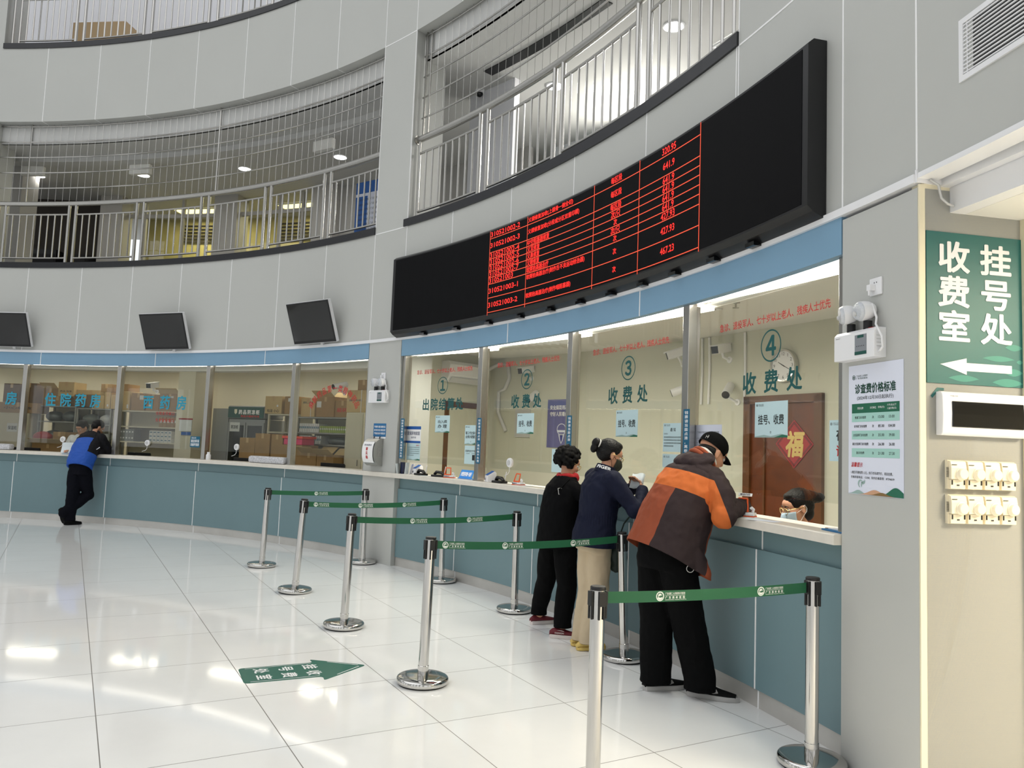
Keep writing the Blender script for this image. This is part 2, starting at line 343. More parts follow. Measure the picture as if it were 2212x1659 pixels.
# ------------------------------------------------------------------ rooms behind the windows
mb = MB(); mb.arc(13.6, 47.6, 2.2, 2.35, 0, 3.0); struct(mb.build('wall_office', 'office_wall'))
def radial_wall(th, d0, d1, z0, z1, thick=0.1): X = fr(th); return MB().box((0, (d0 + d1) / 2, (z0 + z1) / 2), (thick, d1 - d0, z1 - z0), X)
struct(radial_wall(47.65, 0.45, 2.3, 0, 3.0).build('wall_office_end', 'office_wall'))
mb = MB(); mb.arc(13.6, 47.6, 0.34, 2.3, 2.80, 2.9); mb.arc(13.58, 44.6, 0.062, 0.36, 2.602, 2.68); mb.arc(13.58, 44.6, 0.34, 0.36, 2.6, 2.85); struct(mb.build('ceiling_office', 'ceiling_white'))
mb = MB(); mb.arc(48, 118, 3.1, 3.25, 0, 3.0); struct(mb.build('wall_pharmacy', 'pharm_wall'))
struct(radial_wall(118, 0.1, 3.2, 0, 3.0).build('wall_pharmacy_end', 'pharm_wall'))
mb = MB(); mb.arc(47.9, 118, 0.34, 3.2, 2.80, 2.9); mb.arc(47.9, 118, 0.062, 0.36, 2.602, 2.68); mb.arc(47.9, 118, 0.34, 0.36, 2.6, 2.85); mb.arc(47.9, 118, 0.9, 1.15, 2.58, 2.82); struct(mb.build('ceiling_pharmacy', 'ceiling_white'))
# ------------------------------------------------------------------ glazed service windows
posts = [82.15, 73.35, 64.5, 55.7, 37.13, 29.47, 21.38, 91.0, 99.8, 108.6]
for k, t in enumerate(posts + [44.45, 13.75, 47.98]):
    mb = MB(); wd = 0.075 if k < len(posts) else 0.05
    mb.box((0, 0, 0), (wd, 0.07, Z_E - 1.12 + 0.02), fr(t, 0.062, (Z_E + 1.12) / 2)); mb.box((0.0, 0.045, 0), (wd * 0.45, 0.05, Z_E - 1.13), fr(t, 0.07, (Z_E + 1.12) / 2))
    if k < len(posts): mb.box((0, 0, 0), (wd + 0.02, 0.085, 0.012), fr(t, 0.062, 1.126))
    o = mb.build('window_post', 'steel', bevel=0.003); o['kind'] = 'structure'; o.name = 'trim_%d' % (10 + k)
bays = [(13.75, 21.38), (21.38, 29.47), (29.47, 37.13), (37.13, 44.45), (47.98, 55.7), (55.7, 64.5), (64.5, 73.35), (73.35, 82.15), (82.15, 91.0), (91.0, 99.8), (99.8, 108.6)]
win = []
for k, (a, b) in enumerate(bays):
    g = 0.19
    mb = MB(); mb.arc(a + g, b - g, 0.115, 0.125, 1.262, 2.571, step=0.7)
    o = mb.build('window_%d' % (k + 1), 'window_glass'); struct(o); win.append(o)
# luminous troughs between the band and the glass, wider at the right end of each bay
names = ['above window 4', 'above window 3', 'above window 2', 'above window 1']
for k, (a, b) in enumerate(bays):
    mb = MB(); n = 8; vs = []; fs = []
    for i in range(n + 1):
        t = b - 0.4 + (a + 0.75 - b) * i / n; dd = 0.24 * (i / n) ** 0.8 if k < 4 else 0.03
        vs += [cp(t, 0.075, 2.572), cp(t, 0.085 + dd, 2.572), cp(t, 0.085 + dd, 2.598), cp(t, 0.075, 2.598)]
    for i in range(n):
        q = 4 * i
        for j in range(4): fs.append((q + j, q + 4 + j, q + 4 + (j + 1) % 4, q + (j + 1) % 4))
    fs += [(0, 1, 2, 3), (4 * n + 3, 4 * n + 2, 4 * n + 1, 4 * n)]
    mb.add(vs, fs)
    lab = ['the glowing light trough at the head of window number 4, nearest the camera', 'the glowing light trough at the head of window number 3', 'the glowing light trough at the head of window number 2', 'the glowing light trough at the head of window number 1',
           'thin glowing light trough over the pharmacy pane next to the wall pillar', 'thin glowing light trough over the pharmacy pane with the fridge behind', 'thin glowing light trough over the pharmacy pane lettered with three blue characters',
           'thin glowing light trough over the pharmacy pane lettered with four blue characters', 'thin glowing light trough over the pharmacy pane at the left photo edge', 'light trough further along the pharmacy front', 'light trough at the far end of the pharmacy front'][k]
    t_o = tag(mb.build('light_trough', 'lamp_white'), lab, 'light', 'light troughs over the counter windows')
    if k < 4:
        l = bpy.data.lights.new('trough_lamp', 'AREA'); l.shape = 'RECTANGLE'; l.size = 0.9; l.size_y = 0.14; l.energy = 30; l.color = (1, 0.94, 0.82); lo = bpy.data.objects.new('trough_lamp', l); COL.objects.link(lo); lo.parent = t_o; lo.matrix_world = fr((a + b) / 2 - 1.0, 0.22, 2.565)
# ------------------------------------------------------------------ upper floors
mb = MB(); mb.arc(-25, 128, 0.14, 6.5, 4.0, 4.29); struct(mb.build('floor_upper', 'corridor_floor'))
mb = MB(); mb.arc(18.41, 128, 0.17, 6.5, 6.45, 6.6); mb.arc(18.41, 128, 0.16, 0.2, 6.45, 6.8); mb.arc(47.85, 128, 0.75, 0.95, 6.36, 6.47); struct(mb.build('ceiling_corridor', 'corridor_ceiling'))
mb = MB(); mb.arc(18.41, 128, 0.14, 6.5, 7.9, 8.2); struct(mb.build('floor_third', 'white_column'))
mb = MB(); mb.arc(18.41, 128, 2.6, 2.75, 8.2, 12.4); struct(mb.build('wall_third', 'white_column'))
# second floor: columns, glazed rooms, dark bay with its gloom in the wall colour
mb = MB(); mb.arc(85.5, 112, 3.3, 3.4, 4.29, 6.45); struct(mb.build('wall_dark_opening', 'dark_room'))
mb = MB(); mb.arc(47.5, 86, 4.6, 4.7, 4.29, 6.45); struct(mb.build('wall_corridor_rooms', 'khaki_room'))
# ------------------------------------------------------------------ railings and wire screens
def railing(pairs, ends, z0, label, screen=None, name='railing'):
    t0 = thing(name, label, 'railing', fr(pairs[len(pairs) // 2][0], 0.1, z0), 'balustrades of the upper floors')
    hi = max([p for q in pairs for p in q] + list(ends)); lo = min([p for q in pairs for p in q] + list(ends))
    D = 0.10
    def run(a, b, z, r, nm, k=8):
        m = max(2, int(abs(a - b) / 0.9) + 2)
        MB().tube([cp(a + (b - a) * i / (m - 1), D, z) for i in range(m)], r, k).build(nm, 'steel', t0, 60)
    run(hi + 0.25, lo - 0.25, z0 + 1.05, 0.042, 'handrail', 12)
    for q in pairs:
        for t in q: MB().tube([cp(t, D, z0), cp(t, D, z0 + 1.03)], 0.026, 10).build('post', 'steel', t0, 60)
    for t in ends: MB().tube([cp(t, D, z0), cp(t, D, z0 + 1.03)], 0.02, 8).build('post', 'steel', t0, 60)
    st = sorted([x for q in pairs for x in q] + list(ends), reverse=True)
    segs = [(st[i], st[i + 1]) for i in range(len(st) - 1) if st[i] - st[i + 1] > 2]
    for a, b in segs:
        run(a, b, z0 + 0.86, 0.016, 'top_rail'); run(a, b, z0 + 0.10, 0.016, 'bottom_rail')
        n = 8
        for i in range(n):
            t = a + (b - a) * (i + 1) / (n + 1)
            MB().tube([cp(t, D, z0 + 0.10), cp(t, D, z0 + 0.86)], 0.0125, 6).build('baluster', 'steel', t0, 60)
    return t0
L2 = [(86.1, 85.45), (79.72, 79.08), (73.23, 72.55), (66.79, 66.03), (60.24, 59.62), (54.07, 53.4)]
railing(L2, (48.15, 92.2), Z_SILL, 'steel railing of the second floor above the television screens')
R2 = [(38.57, 37.84), (31.95, 31.26), (25.48, 24.67)]
railing(R2, (44.39, 18.75), Z_SILL, 'steel railing of the second floor above the big red-lettered display board')
L3 = [(80.53, 79.78), (73.97, 73.19), (67.41, 66.5), (60.79, 59.81), (54.1, 53.2)]
railing(L3, (86.3, 85.7, 48.15), Z_C2, 'steel railing of the third floor at the top left corner of the photo')
MB().tube([cp(44.75, 0.1, Z_SILL + 1.05), cp(44.62, 0.1, Z_SILL + 1.05)], 0.06, 16).build('handrail_flange', 'steel', bpy.data.objects['railing.001'], 60)
def wire_screen(a, b, mids, label):
    t0 = thing('wire_screen', label, 'safety screen', fr((a + b) / 2, 0.12, Z_SILL + 1.1), 'wire safety screens over the second floor railings')
    for z in (5.65, 5.925, 6.20, 6.475, 6.755):
        m = int(abs(a - b) / 0.9) + 2
        MB().tube([cp(a + (b - a) * i / (m - 1), 0.13, z) for i in range(m)], 0.011, 6).build('rod', 'steel', t0, 60)
    for t in mids: MB().tube([cp(t, 0.13, Z_SILL + 1.09), cp(t, 0.13, 6.79)], 0.014, 6).build('upright', 'steel', t0, 60)
    mb = MB(); t = b + 0.3
    while t < a: mb.tube([cp(t, 0.13, Z_SILL + 1.09), cp(t, 0.13, 6.79)], 0.0028, 3, caps=False); t += 0.66
    mb.build('wires', 'steel', t0)
wire_screen(95, 47.95, (65.6, 83.9), 'fine wire safety screen with curved rods, second floor left of the tall pillar')
wire_screen(44.55, 18.5, (44.35, 43.9), 'fine wire safety screen with curved rods, second floor right of the tall pillar')
# ------------------------------------------------------------------ long display board
mat('led_face', (7, 7, 10), 0.6, spec=0.12); mat('led_frame', (17, 17, 20), 0.3); lamp_mat('led_red', (255, 32, 20), 1.7, 0.02); lamp_mat('led_line', (255, 84, 46), 1.1, 0.02)
led = thing('display_board', 'long curved black electronic board with glowing red price table over the windows', 'display board', fr(29.6, -0.06, 3.35))
ZL0, ZL1 = 2.83, 3.80
mb = MB(); mb.prof(14.2, 45.05, [(-0.085, ZL0), (-0.12, ZL0 + 0.03), (-0.12, ZL1 - 0.03), (-0.085, ZL1), (-0.003, ZL1), (-0.003, ZL0 - 0.04)]); mb.build('housing', 'led_frame', led)
mb = MB(); mb.arc(14.45, 44.8, -0.1225, -0.119, ZL0 + 0.045, ZL1 - 0.045); mb.build('screen', 'led_face', led)
for t in (17.2, 19.3, 21.6, 23.7, 25.9, 28.2, 30.6, 33.2, 36.0, 39.0, 42.2):
    mb = MB(); mb.arc(t - 0.22, t + 0.22, -0.075, -0.02, ZL0 - 0.045, ZL0 - 0.02); mb.build('bracket', 'black_gloss', led)
rows = [3.68, 3.53, 3.462, 3.396, 3.328, 3.262, 3.192, 3.045, 2.892]; cols = [35.61, 32.26, 26.8, 23.5, 19.62]
def lm_(dr=-0.1245): return lambda u, v: cp(35.61 - math.degrees(u / (R + dr)), dr, v)
LM = lm_(); du = lambda th: math.radians(35.61 - th) * (R - 0.1245)
mb = MB()
for t in cols: rectm(mb, LM, du(t) - 0.004, 2.862, du(t) + 0.004, 3.765, n=1)
for z in rows: rectm(mb, LM, 0, z - 0.0035, du(19.62), z + 0.0035, n=24)
mb.build('table_lines', 'led_line', led)
data = [('310521002-2', '义颌修复加收(上颌骨一侧全切)', '每区段', '320.95'), ('310521002-3', '义颌修复加收(分段或分区双重印模)', '每区段', '641.9'),
        ('310521002-4', '中空阻塞器修复', '每区段', '641.9'), ('310521002-5', '义耳修复', '次/只', '641.9'), ('310521002-6', '义鼻修复', '次', '641.9'), ('310521002-7', '义眼修复', '次/只', '641.9'),
        ('310521003', '软腭抬高器治疗', '次', '427.93'), ('310521003-1', '软腭抬高器治疗(制作舌不良运动矫治器)', '次', '427.93'), ('310521003-2', '软腭抬高器治疗(制作咽阻塞器)', '次', '467.23')]
mb = MB(); tops = [3.765] + rows
for i, r_ in enumerate(data):
    zc = (tops[i] + rows[i]) / 2 if i else 3.722
    h = 0.056
    for j, s_ in enumerate(r_):
        n = sum(1.0 if ord(ch) > 255 else 0.55 for ch in s_)
        wd = n * 0.054 if j != 0 else du(32.26) * 0.78 * (len(s_) / 11); hh = h if j in (1, 2) else h * 0.92
        u0 = du(cols[j]) + 0.012
        if j > 1: c = (du(cols[j]) + du(cols[j + 1])) / 2; u0 = c - wd / 2
        if len(s_) == 1: hh = 0.05; wd = 0.05
        z2 = zc + (0.034 if i == 7 and j == 1 else 0)
        text(mb, s_, LM, (u0, z2 - hh / 2, u0 + wd, z2 + hh / 2), bold=0.014)
o = mb.build('glowing_text', 'led_red', led)
# ------------------------------------------------------------------ television screens
mat('tv_glass', (9, 9, 11), 0.06, coat=0.3)
def tv(th, z, label):
    X = fr(th, -0.17, z) @ RX(math.radians(19)); t0 = thing('television', label, 'television', X, 'television screens on the wall panels')
    w_, h_ = 0.90, 0.58
    mb = MB(); mb.rbox((0, 0, 0), (w_, h_, 0.045), 0.012, RX(math.radians(90))); mb.build('casing', 'plastic_white', t0, local=True)
    mb = MB(); mb.box((0, -0.026, 0), (w_ - 0.012, 0.008, h_ - 0.012)); mb.build('bezel', 'black', t0, local=True)
    mb = MB(); mb.box((0, -0.0305, 0.008), (w_ - 0.05, 0.003, h_ - 0.07)); mb.build('screen', 'tv_glass', t0, local=True)
    mb = MB(); mb.box((0, 0.06, 0.03), (0.3, 0.06, 0.2)); mb.box((0, 0.10, 0.0), (0.08, 0.05, 0.08)); mb.build('wall_mount', 'black', t0, local=True)
    mb = MB(); mb.box((0.12, 0.0, -h_ / 2 - 0.02), (0.05, 0.02, 0.035)); mb.build('sensor', 'plastic_grey', t0, local=True)
tv(83.5, 3.13, 'black television tilted down from the wall, cut by the left edge of the photo'); tv(68.2, 3.10, 'black television tilted down from the wall, middle one of three'); tv(52.9, 3.10, 'black television tilted down from the wall, nearest the tall pillar')
# ------------------------------------------------------------------ passage at the right: cream reveal, shutter box, ceiling
XP = fr(10.96)
mb = MB(); mb.box((-0.03, 0.285, 1.42), (0.06, 0.53, 2.84), XP); mb.box((0.004, 0.018, 1.38), (0.008, 0.03, 2.77), XP); mb.box((0.012, 0.555, 1.35), (0.03, 0.02, 2.7), XP)
struct(mb.build('wall_passage', 'cream_warm'))
def along(mb, pts, L_=9.0, mi=None):                                # profile (outward, z) of the reveal run to the right across the opening
    vs = [XP @ Vector((0, p[0], p[1])) for p in pts] + [XP @ Vector((L_, p[0], p[1])) for p in pts]; k = len(pts)
    return mb.add(vs, [tuple(range(k)), tuple(reversed(range(k, 2 * k)))] + [(i, i + k, (i + 1) % k + k, (i + 1) % k) for i in range(k)], mi)
mb = MB(); along(mb, [(0.12, 2.765), (0.168, 2.765), (0.168, 2.95), (0.12, 2.95)]); along(mb, [(0.17, 2.648), (0.25, 2.648), (0.25, 2.95), (0.17, 2.95)])
struct(mb.build('trim_4', 'white_trim'))
mb = MB(); along(mb, [(0.0, 2.835), (0.12, 2.86), (0.12, 3.0), (0.0, 3.0)]); struct(mb.build('trim_5', 'cream_warm'))
mb = MB(); along(mb, [(0.252, 2.648), (5.0, 2.648), (5.0, 2.75), (0.252, 2.75)]); struct(mb.build('ceiling_passage', 'ceiling_white'))
mb = MB(); along(mb, [(4.9, 0.0), (5.0, 0.0), (5.0, 2.7), (4.9, 2.7)]); struct(mb.build('wall_passage_end', 'cream'))
mb = MB(); mb.box((-0.03, 2.9, 1.35), (0.06, 4.6, 2.7), XP); struct(mb.build('wall_passage_left', 'cream'))
mb = MB(); mb.box((0.004, 0.06, 2.80), (0.012, 0.14, 0.06), XP); struct(mb.build('trim_6', 'white_trim'))
t0 = tag(MB().tube([XP @ Vector(p) for p in ((0.02, 0.05, 2.785), (0.03, 0.085, 2.76), (0.03, 0.10, 2.70), (0.035, 0.13, 2.675), (0.03, 0.16, 2.672), (0.012, 0.185, 2.675))], 0.006, 6).build('loose_cable', 'plastic_grey', None, 60), 'loose grey cable hanging under the white ledge above the teal wall sign', 'cable')
# ventilation grille over the passage
mat('grille_dark', (58, 58, 60), 0.8)
X = fr(8.35, -0.004, 3.255); gw, gh = 0.55, 0.275
t0 = thing('ventilation_grille', 'white framed ventilation grille with dark slots at the top right corner', 'grille', X)
mb = MB()
for (c, d) in (((0, 0, gh / 2 - 0.012), (gw, 0.012, 0.024)), ((0, 0, -gh / 2 + 0.012), (gw, 0.012, 0.024)), ((-gw / 2 + 0.012, 0, 0), (0.024, 0.012, gh - 0.048)), ((gw / 2 - 0.012, 0, 0), (0.024, 0.012, gh - 0.048))): mb.box(c, d)
mb.build('frame', 'white_trim', t0, local=True)
mb = MB(); mb.box((0, 0.003, 0), (gw - 0.04, 0.002, gh - 0.04)); mb.build('backing', 'grille_dark', t0, local=True)
for i in range(13):
    mb = MB(); mb.box((0, -0.001, 0), (gw - 0.046, 0.006, 0.005), T(0, 0, -gh / 2 + 0.024 + (i + 0.5) * (gh - 0.048) / 13)); mb.build('slat', 'white_trim', t0, local=True)
mb = MB(); mb.box((-gw / 2 + 0.045, -0.001, 0), (0.004, 0.004, gh - 0.05)); mb.build('upright', 'white_trim', t0, local=True)
# teal hanging sign on the cream reveal (u along the reveal, outwards)
def onreveal(off): return lambda u, v: XP @ Vector((off, u, v))
mat('sign_teal', (24, 100, 97), 0.45, noise=(3, 0.03)); mat('sign_wave', (58, 138, 124), 0.5)
sg = thing('wall_sign', 'teal sign with large white characters and a white arrow pointing left', 'sign', XP @ T(0.004, 0.294, 2.2))
mb = MB(); mb.box((0.003, 0.294, 2.206), (0.004, 0.505, 0.695), XP); mb.build('board', 'sign_teal', sg)
mb = MB(); mp = onreveal(0.0058)
def wave(u0, u1, v, h): polym(mb, mp, [(u0 + (u1 - u0) * i / 10, v + h * math.sin(math.pi * i / 10) ** 0.8) for i in range(11)] + [(u1 - (u1 - u0) * i / 10, v - h * 0.9 * math.sin(math.pi * i / 10) ** 1.2) for i in range(1, 10)])
for a in ((0.45, 0.546, 2.04, 0.016), (0.33, 0.50, 1.985, 0.014), (0.51, 0.546, 1.975, 0.01), (0.25, 0.37, 1.935, 0.016), (0.44, 0.546, 1.925, 0.018), (0.15, 0.31, 1.885, 0.016), (0.38, 0.546, 1.876, 0.02)): wave(*a)
mb.build('wave_motif', 'sign_wave', sg)
mb = MB(); mp = onreveal(0.0068)
for i, ch in enumerate('收费室'): text(mb, ch, mp, (0.105, 2.372 - 0.16 * i, 0.262, 2.51 - 0.16 * i), bold=0.024)
for i, ch in enumerate('挂号处'): text(mb, ch, mp, (0.327, 2.372 - 0.16 * i, 0.484, 2.51 - 0.16 * i), bold=0.024)
polym(mb, mp, [(0.108, 1.945), (0.245, 1.978), (0.245, 1.957), (0.484, 1.957), (0.484, 1.92), (0.245, 1.92), (0.245, 1.903)])
mb.build('lettering', 'white', sg)
tri = MB(); polym(tri, onreveal(0.002), [(0.062, 1.800), (0.095, 1.838), (0.13, 1.838), (0.13, 1.826), (0.105, 1.826), (0.07, 1.79)]); tag(tri.build('sticker_corner', 'sign_teal'), 'teal corner of an old sticker peeking out above the distribution box', 'sticker')
# distribution box
db = thing('distribution_box', 'white wall distribution box with a dark glossy window under the teal sign', 'electric box', XP @ T(0, 0.31, 1.72))
def rvprofile(mb, pts, u0, u1, mi=None):                            # (off, z) profile along the reveal
    k = len(pts); vs = [XP @ Vector((p[0], u0, p[1])) for p in pts] + [XP @ Vector((p[0], u1, p[1])) for p in pts]
    return mb.add(vs, [tuple(range(k)), tuple(reversed(range(k, 2 * k)))] + [(i, i + k, (i + 1) % k + k, (i + 1) % k) for i in range(k)], mi)
mb = MB(); rvprofile(mb, [(0, 1.625), (0, 1.82), (0.03, 1.82), (0.042, 1.808), (0.046, 1.72), (0.042, 1.637), (0.03, 1.625)], 0.088, 0.53); mb.build('housing', 'plastic_white', db, bevel=0.004)
mb = MB(); rvprofile(mb, [(0.044, 1.662), (0.044, 1.778), (0.0482, 1.776), (0.0505, 1.72), (0.0482, 1.664)], 0.135, 0.505); mb.build('window', 'black_gloss', db, bevel=0.002)
mb = MB(); text(mb, '中国人民', onreveal(0.0455), (0.125, 1.797, 0.165, 1.804)); mb.build('printed_text', 'ink', db)
# thermostats
mat('ivory', (240, 230, 204), 0.4); mat('ivory_knob', (244, 236, 214), 0.35)
def ther(u, z, label):
    X = XP @ T(0, u, z) @ RZ(math.radians(90))       # local x along the reveal, front towards -y
    t0 = thing('thermostat', label, 'thermostat', X, 'cream thermostats in two rows')
    a = 0.085
    mb = MB(); mb.box((0, -0.008, 0), (a, 0.016, 0.128)); mb.build('back_plate', 'ivory', t0, local=True)
    mb = MB()
    pts = [(-0.016, 0.0625), (-0.030, 0.058), (-0.036, 0.03), (-0.036, -0.02), (-0.016, -0.02)]; k = 5; x = a / 2 - 0.003
    vs = [(-x, p[0], p[1]) for p in pts] + [(x, p[0], p[1]) for p in pts]; mb.add(vs, [tuple(range(k)), tuple(reversed(range(k, 2 * k)))] + [(i, i + k, (i + 1) % k + k, (i + 1) % k) for i in range(k)])
    mb.build('cover', 'ivory', t0, local=True, bevel=0.002)
    mb = MB(); mb.box((0, -0.02, -0.042), (a - 0.012, 0.016, 0.04)); mb.build('switch_panel', 'ivory', t0, local=True)
    mb = MB(); mb.lathe([(0.0, 0), (0.029, 0), (0.029, 0.004), (0.025, 0.006), (0.024, 0.016), (0.021, 0.019), (0.0, 0.019)], 28, T(0.012, -0.034, 0.004) @ RX(math.radians(90))); mb.build('knob', 'ivory_knob', t0, 40, local=True)
    for x in (-0.03, 0.032):
        mb = MB(); mb.box((x, -0.0285, -0.034), (0.006, 0.003, 0.02)); mb.build('slide_switch', 'black', t0, local=True)
    mb = MB(); mb.box((0.0, -0.0285, -0.046), (0.012, 0.003, 0.006)); mb.build('slide_switch', 'grille_dark', t0, local=True)
    mb = MB(); mb.box((-0.024, -0.036, 0.044), (0.026, 0.0012, 0.003)); mb.build('printed_mark', 'grille_dark', t0, local=True)
    mb = MB()
    for i in range(9):
        mb.box((-a / 2 - 0.0005, -0.016, 0.03 - i * 0.005), (0.002, 0.012, 0.002))
    mb.build('vent', 'grille_dark', t0, local=True)
for j, z in enumerate((1.452, 1.300)):
    for i in range(4):
        ther(0.176 + 0.0875 * i, z, ['leftmost', 'second from left', 'third from left', 'rightmost'][i] + ' cream dial thermostat in the %s row on the cream wall' % ('upper' if j == 0 else 'lower'))
# ------------------------------------------------------------------ lamps of the rooms
def area(name, X, sx, sy, power, col=(1, 0.93, 0.8), parent=None):
    l = bpy.data.lights.new(name, 'AREA'); l.shape = 'RECTANGLE'; l.size = sx; l.size_y = sy; l.energy = power; l.color = col
    o = bpy.data.objects.new(name, l); COL.objects.link(o)
    if parent is not None:
        o.parent = parent; o.matrix_local = X
    else: o.matrix_world = X
    return o
def ceiling_panel(X, sx, sy, power, label, m='lamp_white', col=(1, 0.95, 0.84), group=None):
    t0 = thing('ceiling_light', label, 'ceiling light', X, group)
    mb = MB()
    for (c, d) in (((0, sy / 2 + .015, -.012), (sx + .06, .03, .024)), ((0, -sy / 2 - .015, -.012), (sx + .06, .03, .024)), ((sx / 2 + .015, 0, -.012), (.03, sy, .024)), ((-sx / 2 - .015, 0, -.012), (.03, sy, .024))): mb.box(c, d)
    mb.build('frame', 'plastic_white', t0, local=True)
    mb = MB(); mb.box((0, 0, -0.010), (sx, sy, 0.012)); mb.build('diffuser', m, t0, local=True)
    if power: area('lamp', T(0, 0, -0.04), sx, sy, power, col, t0)
    return t0
def downlight(X, r, label, power=0, group=None, m='lamp_dot', col=(1, 0.97, 0.9)):
    t0 = thing('downlight', label, 'ceiling light', X, group)
    mb = MB(); mb.lathe([(r + 0.018, 0.0), (r + 0.018, -0.008), (r, -0.012), (r, 0.0)], 24); mb.build('rim', 'plastic_white', t0, 40, local=True)
    mb = MB(); mb.lathe([(0, -0.004), (r, -0.004), (r, -0.001), (0, -0.001)], 20); mb.build('lens', m, t0, local=True)
    if power: area('lamp', T(0, 0, -0.03), r * 1.6, r * 1.6, power, col, t0)
    return t0
# the office is lit by its troughs; pharmacy: one bright panel at the left, one above the back shelves
for i, (t, p) in enumerate(((52, 6), (60.5, 5), (68.9, 2), (77.7, 2), (86.5, 4), (96, 3))): ceiling_panel(fr(t, 2.1, 2.80), 1.0, 0.25, p, 'flush ceiling light of the pharmacy, ' + ['behind the pane next to the pillar', 'over the fridge', 'behind the three blue characters', 'behind the four blue characters', 'at the left photo edge', 'beyond the left photo edge'][i], group='pharmacy ceiling lights')
# warm passage lamp out of view, added to brighten the cream wall
ceiling_panel(XP @ T(1.6, 1.6, 2.646), 0.9, 0.9, 130, 'unseen added square warm light inside the passage at the right', col=(1, 0.86, 0.62))
# second floor corridor
for i, (t, d) in enumerate(((88.4, 1.75), (79.1, 1.72), (69.7, 1.75), (60.9, 1.85), (41.3, 1.80), (32.7, 1.87))):
    downlight(fr(t, d, 6.45), 0.11, 'round glowing downlight in the second floor ceiling, ' + ['above the white column', 'second from the left', 'just right of the screen upright', 'nearest the tall pillar', 'behind the right railing near the wall lamp', 'at the top behind the right railing'][i], 9, 'second floor downlights')
for i, (t, d) in enumerate(((79.8, 4.0), (70.4, 3.95))): ceiling_panel(fr(t, d, 6.44), 1.1, 0.5, 26, 'glowing yellow ceiling panel in the glazed room, ' + ['left one', 'right one'][i], 'lamp_yellow', (1, 0.92, 0.55), 'yellow ceiling panels upstairs')
# ------------------------------------------------------------------ queue barriers
mat('belt_green', (20, 92, 58), 0.6); mat('belt_white', (232, 238, 232), 0.6)
def stanchion_parts():
    t0 = thing('queue_stanchion', 'x', 'queue post', None, 'stainless steel queue stanchions')
    mb = MB(); mb.lathe([(0.0, 0.0), (0.152, 0.0), (0.155, 0.006), (0.150, 0.010), (0, 0.010)], 48); mb.build('rubber_ring', 'black', t0, 40, local=True)
    mb = MB(); mb.lathe([(0.148, 0.008), (0.160, 0.010), (0.163, 0.016), (0.163, 0.034), (0.158, 0.042), (0.150, 0.046), (0.10, 0.050), (0.034, 0.053), (0.0, 0.053)], 64); mb.build('base', 'chrome', t0, 35, local=True)
    mb = MB(); mb.lathe([(0.0, 0.05), (0.0345, 0.05), (0.0345, 0.11), (0.0318, 0.112), (0.0318, 0.895), (0, 0.895)], 32); mb.build('pole', 'chrome', t0, 40, local=True)
    mb = MB(); mb.lathe([(0.0, 0.893), (0.034, 0.893), (0.0345, 0.905), (0.031, 0.909), (0.0, 0.909)], 32); mb.build('cap', 'black', t0, 40, local=True)
    for k in range(4):
        X = RZ(math.radians(90 * k))
        mb = MB(); mb.box((0.036, 0, 0.858), (0.012, 0.034, 0.062), X); mb.box((0.035, 0.0125, 0.80), (0.008, 0.009, 0.06), X); mb.box((0.035, -0.0125, 0.80), (0.008, 0.009, 0.06), X)
        mb.build('belt_clip', 'black', t0, local=True, bevel=0.002)
    return t0
SP = [((-2.83, 9.11), (0.02, 0.0), 'at the left end of the rearmost belt'),
      ((-2.05, 7.69), (0.045, 0.0), 'the most tilted of the stanchions, second in the left file'),
      ((-1.28, 6.34), (0.02, 0.0), 'in the left file, just behind the tip of the green floor arrow'),
      ((-0.49, 4.97), (0.012, 0.0), 'right of the green floor arrow, holding the long belt'),
      ((0.41, 3.42), (0.0, 0.0), 'nearest the camera, its base below the photo edge'),
      ((-1.753, 9.623), (-0.005, 0.0), 'against the tall pillar, wall end of the rearmost belt'),
      ((-0.69, 8.56), (-0.012, 0.0), 'against the teal counter below window 1'),
      ((0.10, 7.19), (-0.008, 0.0), 'beside the woman in black, wall end of the third belt'),
      ((0.888, 5.715), (-0.04, 0.0), 'against the counter between the woman in navy and the man in orange'),
      ((1.54, 3.91), (0.0, 0.0), 'at the right corner of the counter beside the grey pillar')]
SM = []
for i, ((x, y), (lx, ly), lab) in enumerate(SP):
    j = (i + 5) % 10; dx, dy = SP[j][0][0] - x, SP[j][0][1] - y
    Y = RY(math.atan2(lx, 0.9)) @ RZ(math.atan2(dy, dx)); X = T(x, y, 0) @ Y
    if i == 0: st0 = stanchion_parts(); st0.matrix_world = X; WM[st0.name] = X.copy(); st0['label'] = 'steel queue stanchion, ' + lab
    else: dup(st0, X, 'steel queue stanchion, ' + lab)
    SM.append(X)
blab = ['green printed belt farthest back, ending at the tall pillar', 'green printed belt second from the back, ending below window 1', 'green printed belt third from the back, ending beside the woman in black', 'long green printed belt running in front of the two women', 'green printed belt nearest the camera, crossing the man in orange at the knees']
offs = [(0.52, 1.05), (0.075, 0.55, 1.05), (0.50, 1.05, 1.50), (0.06, 0.50, 1.05), (0.28, 0.86)]
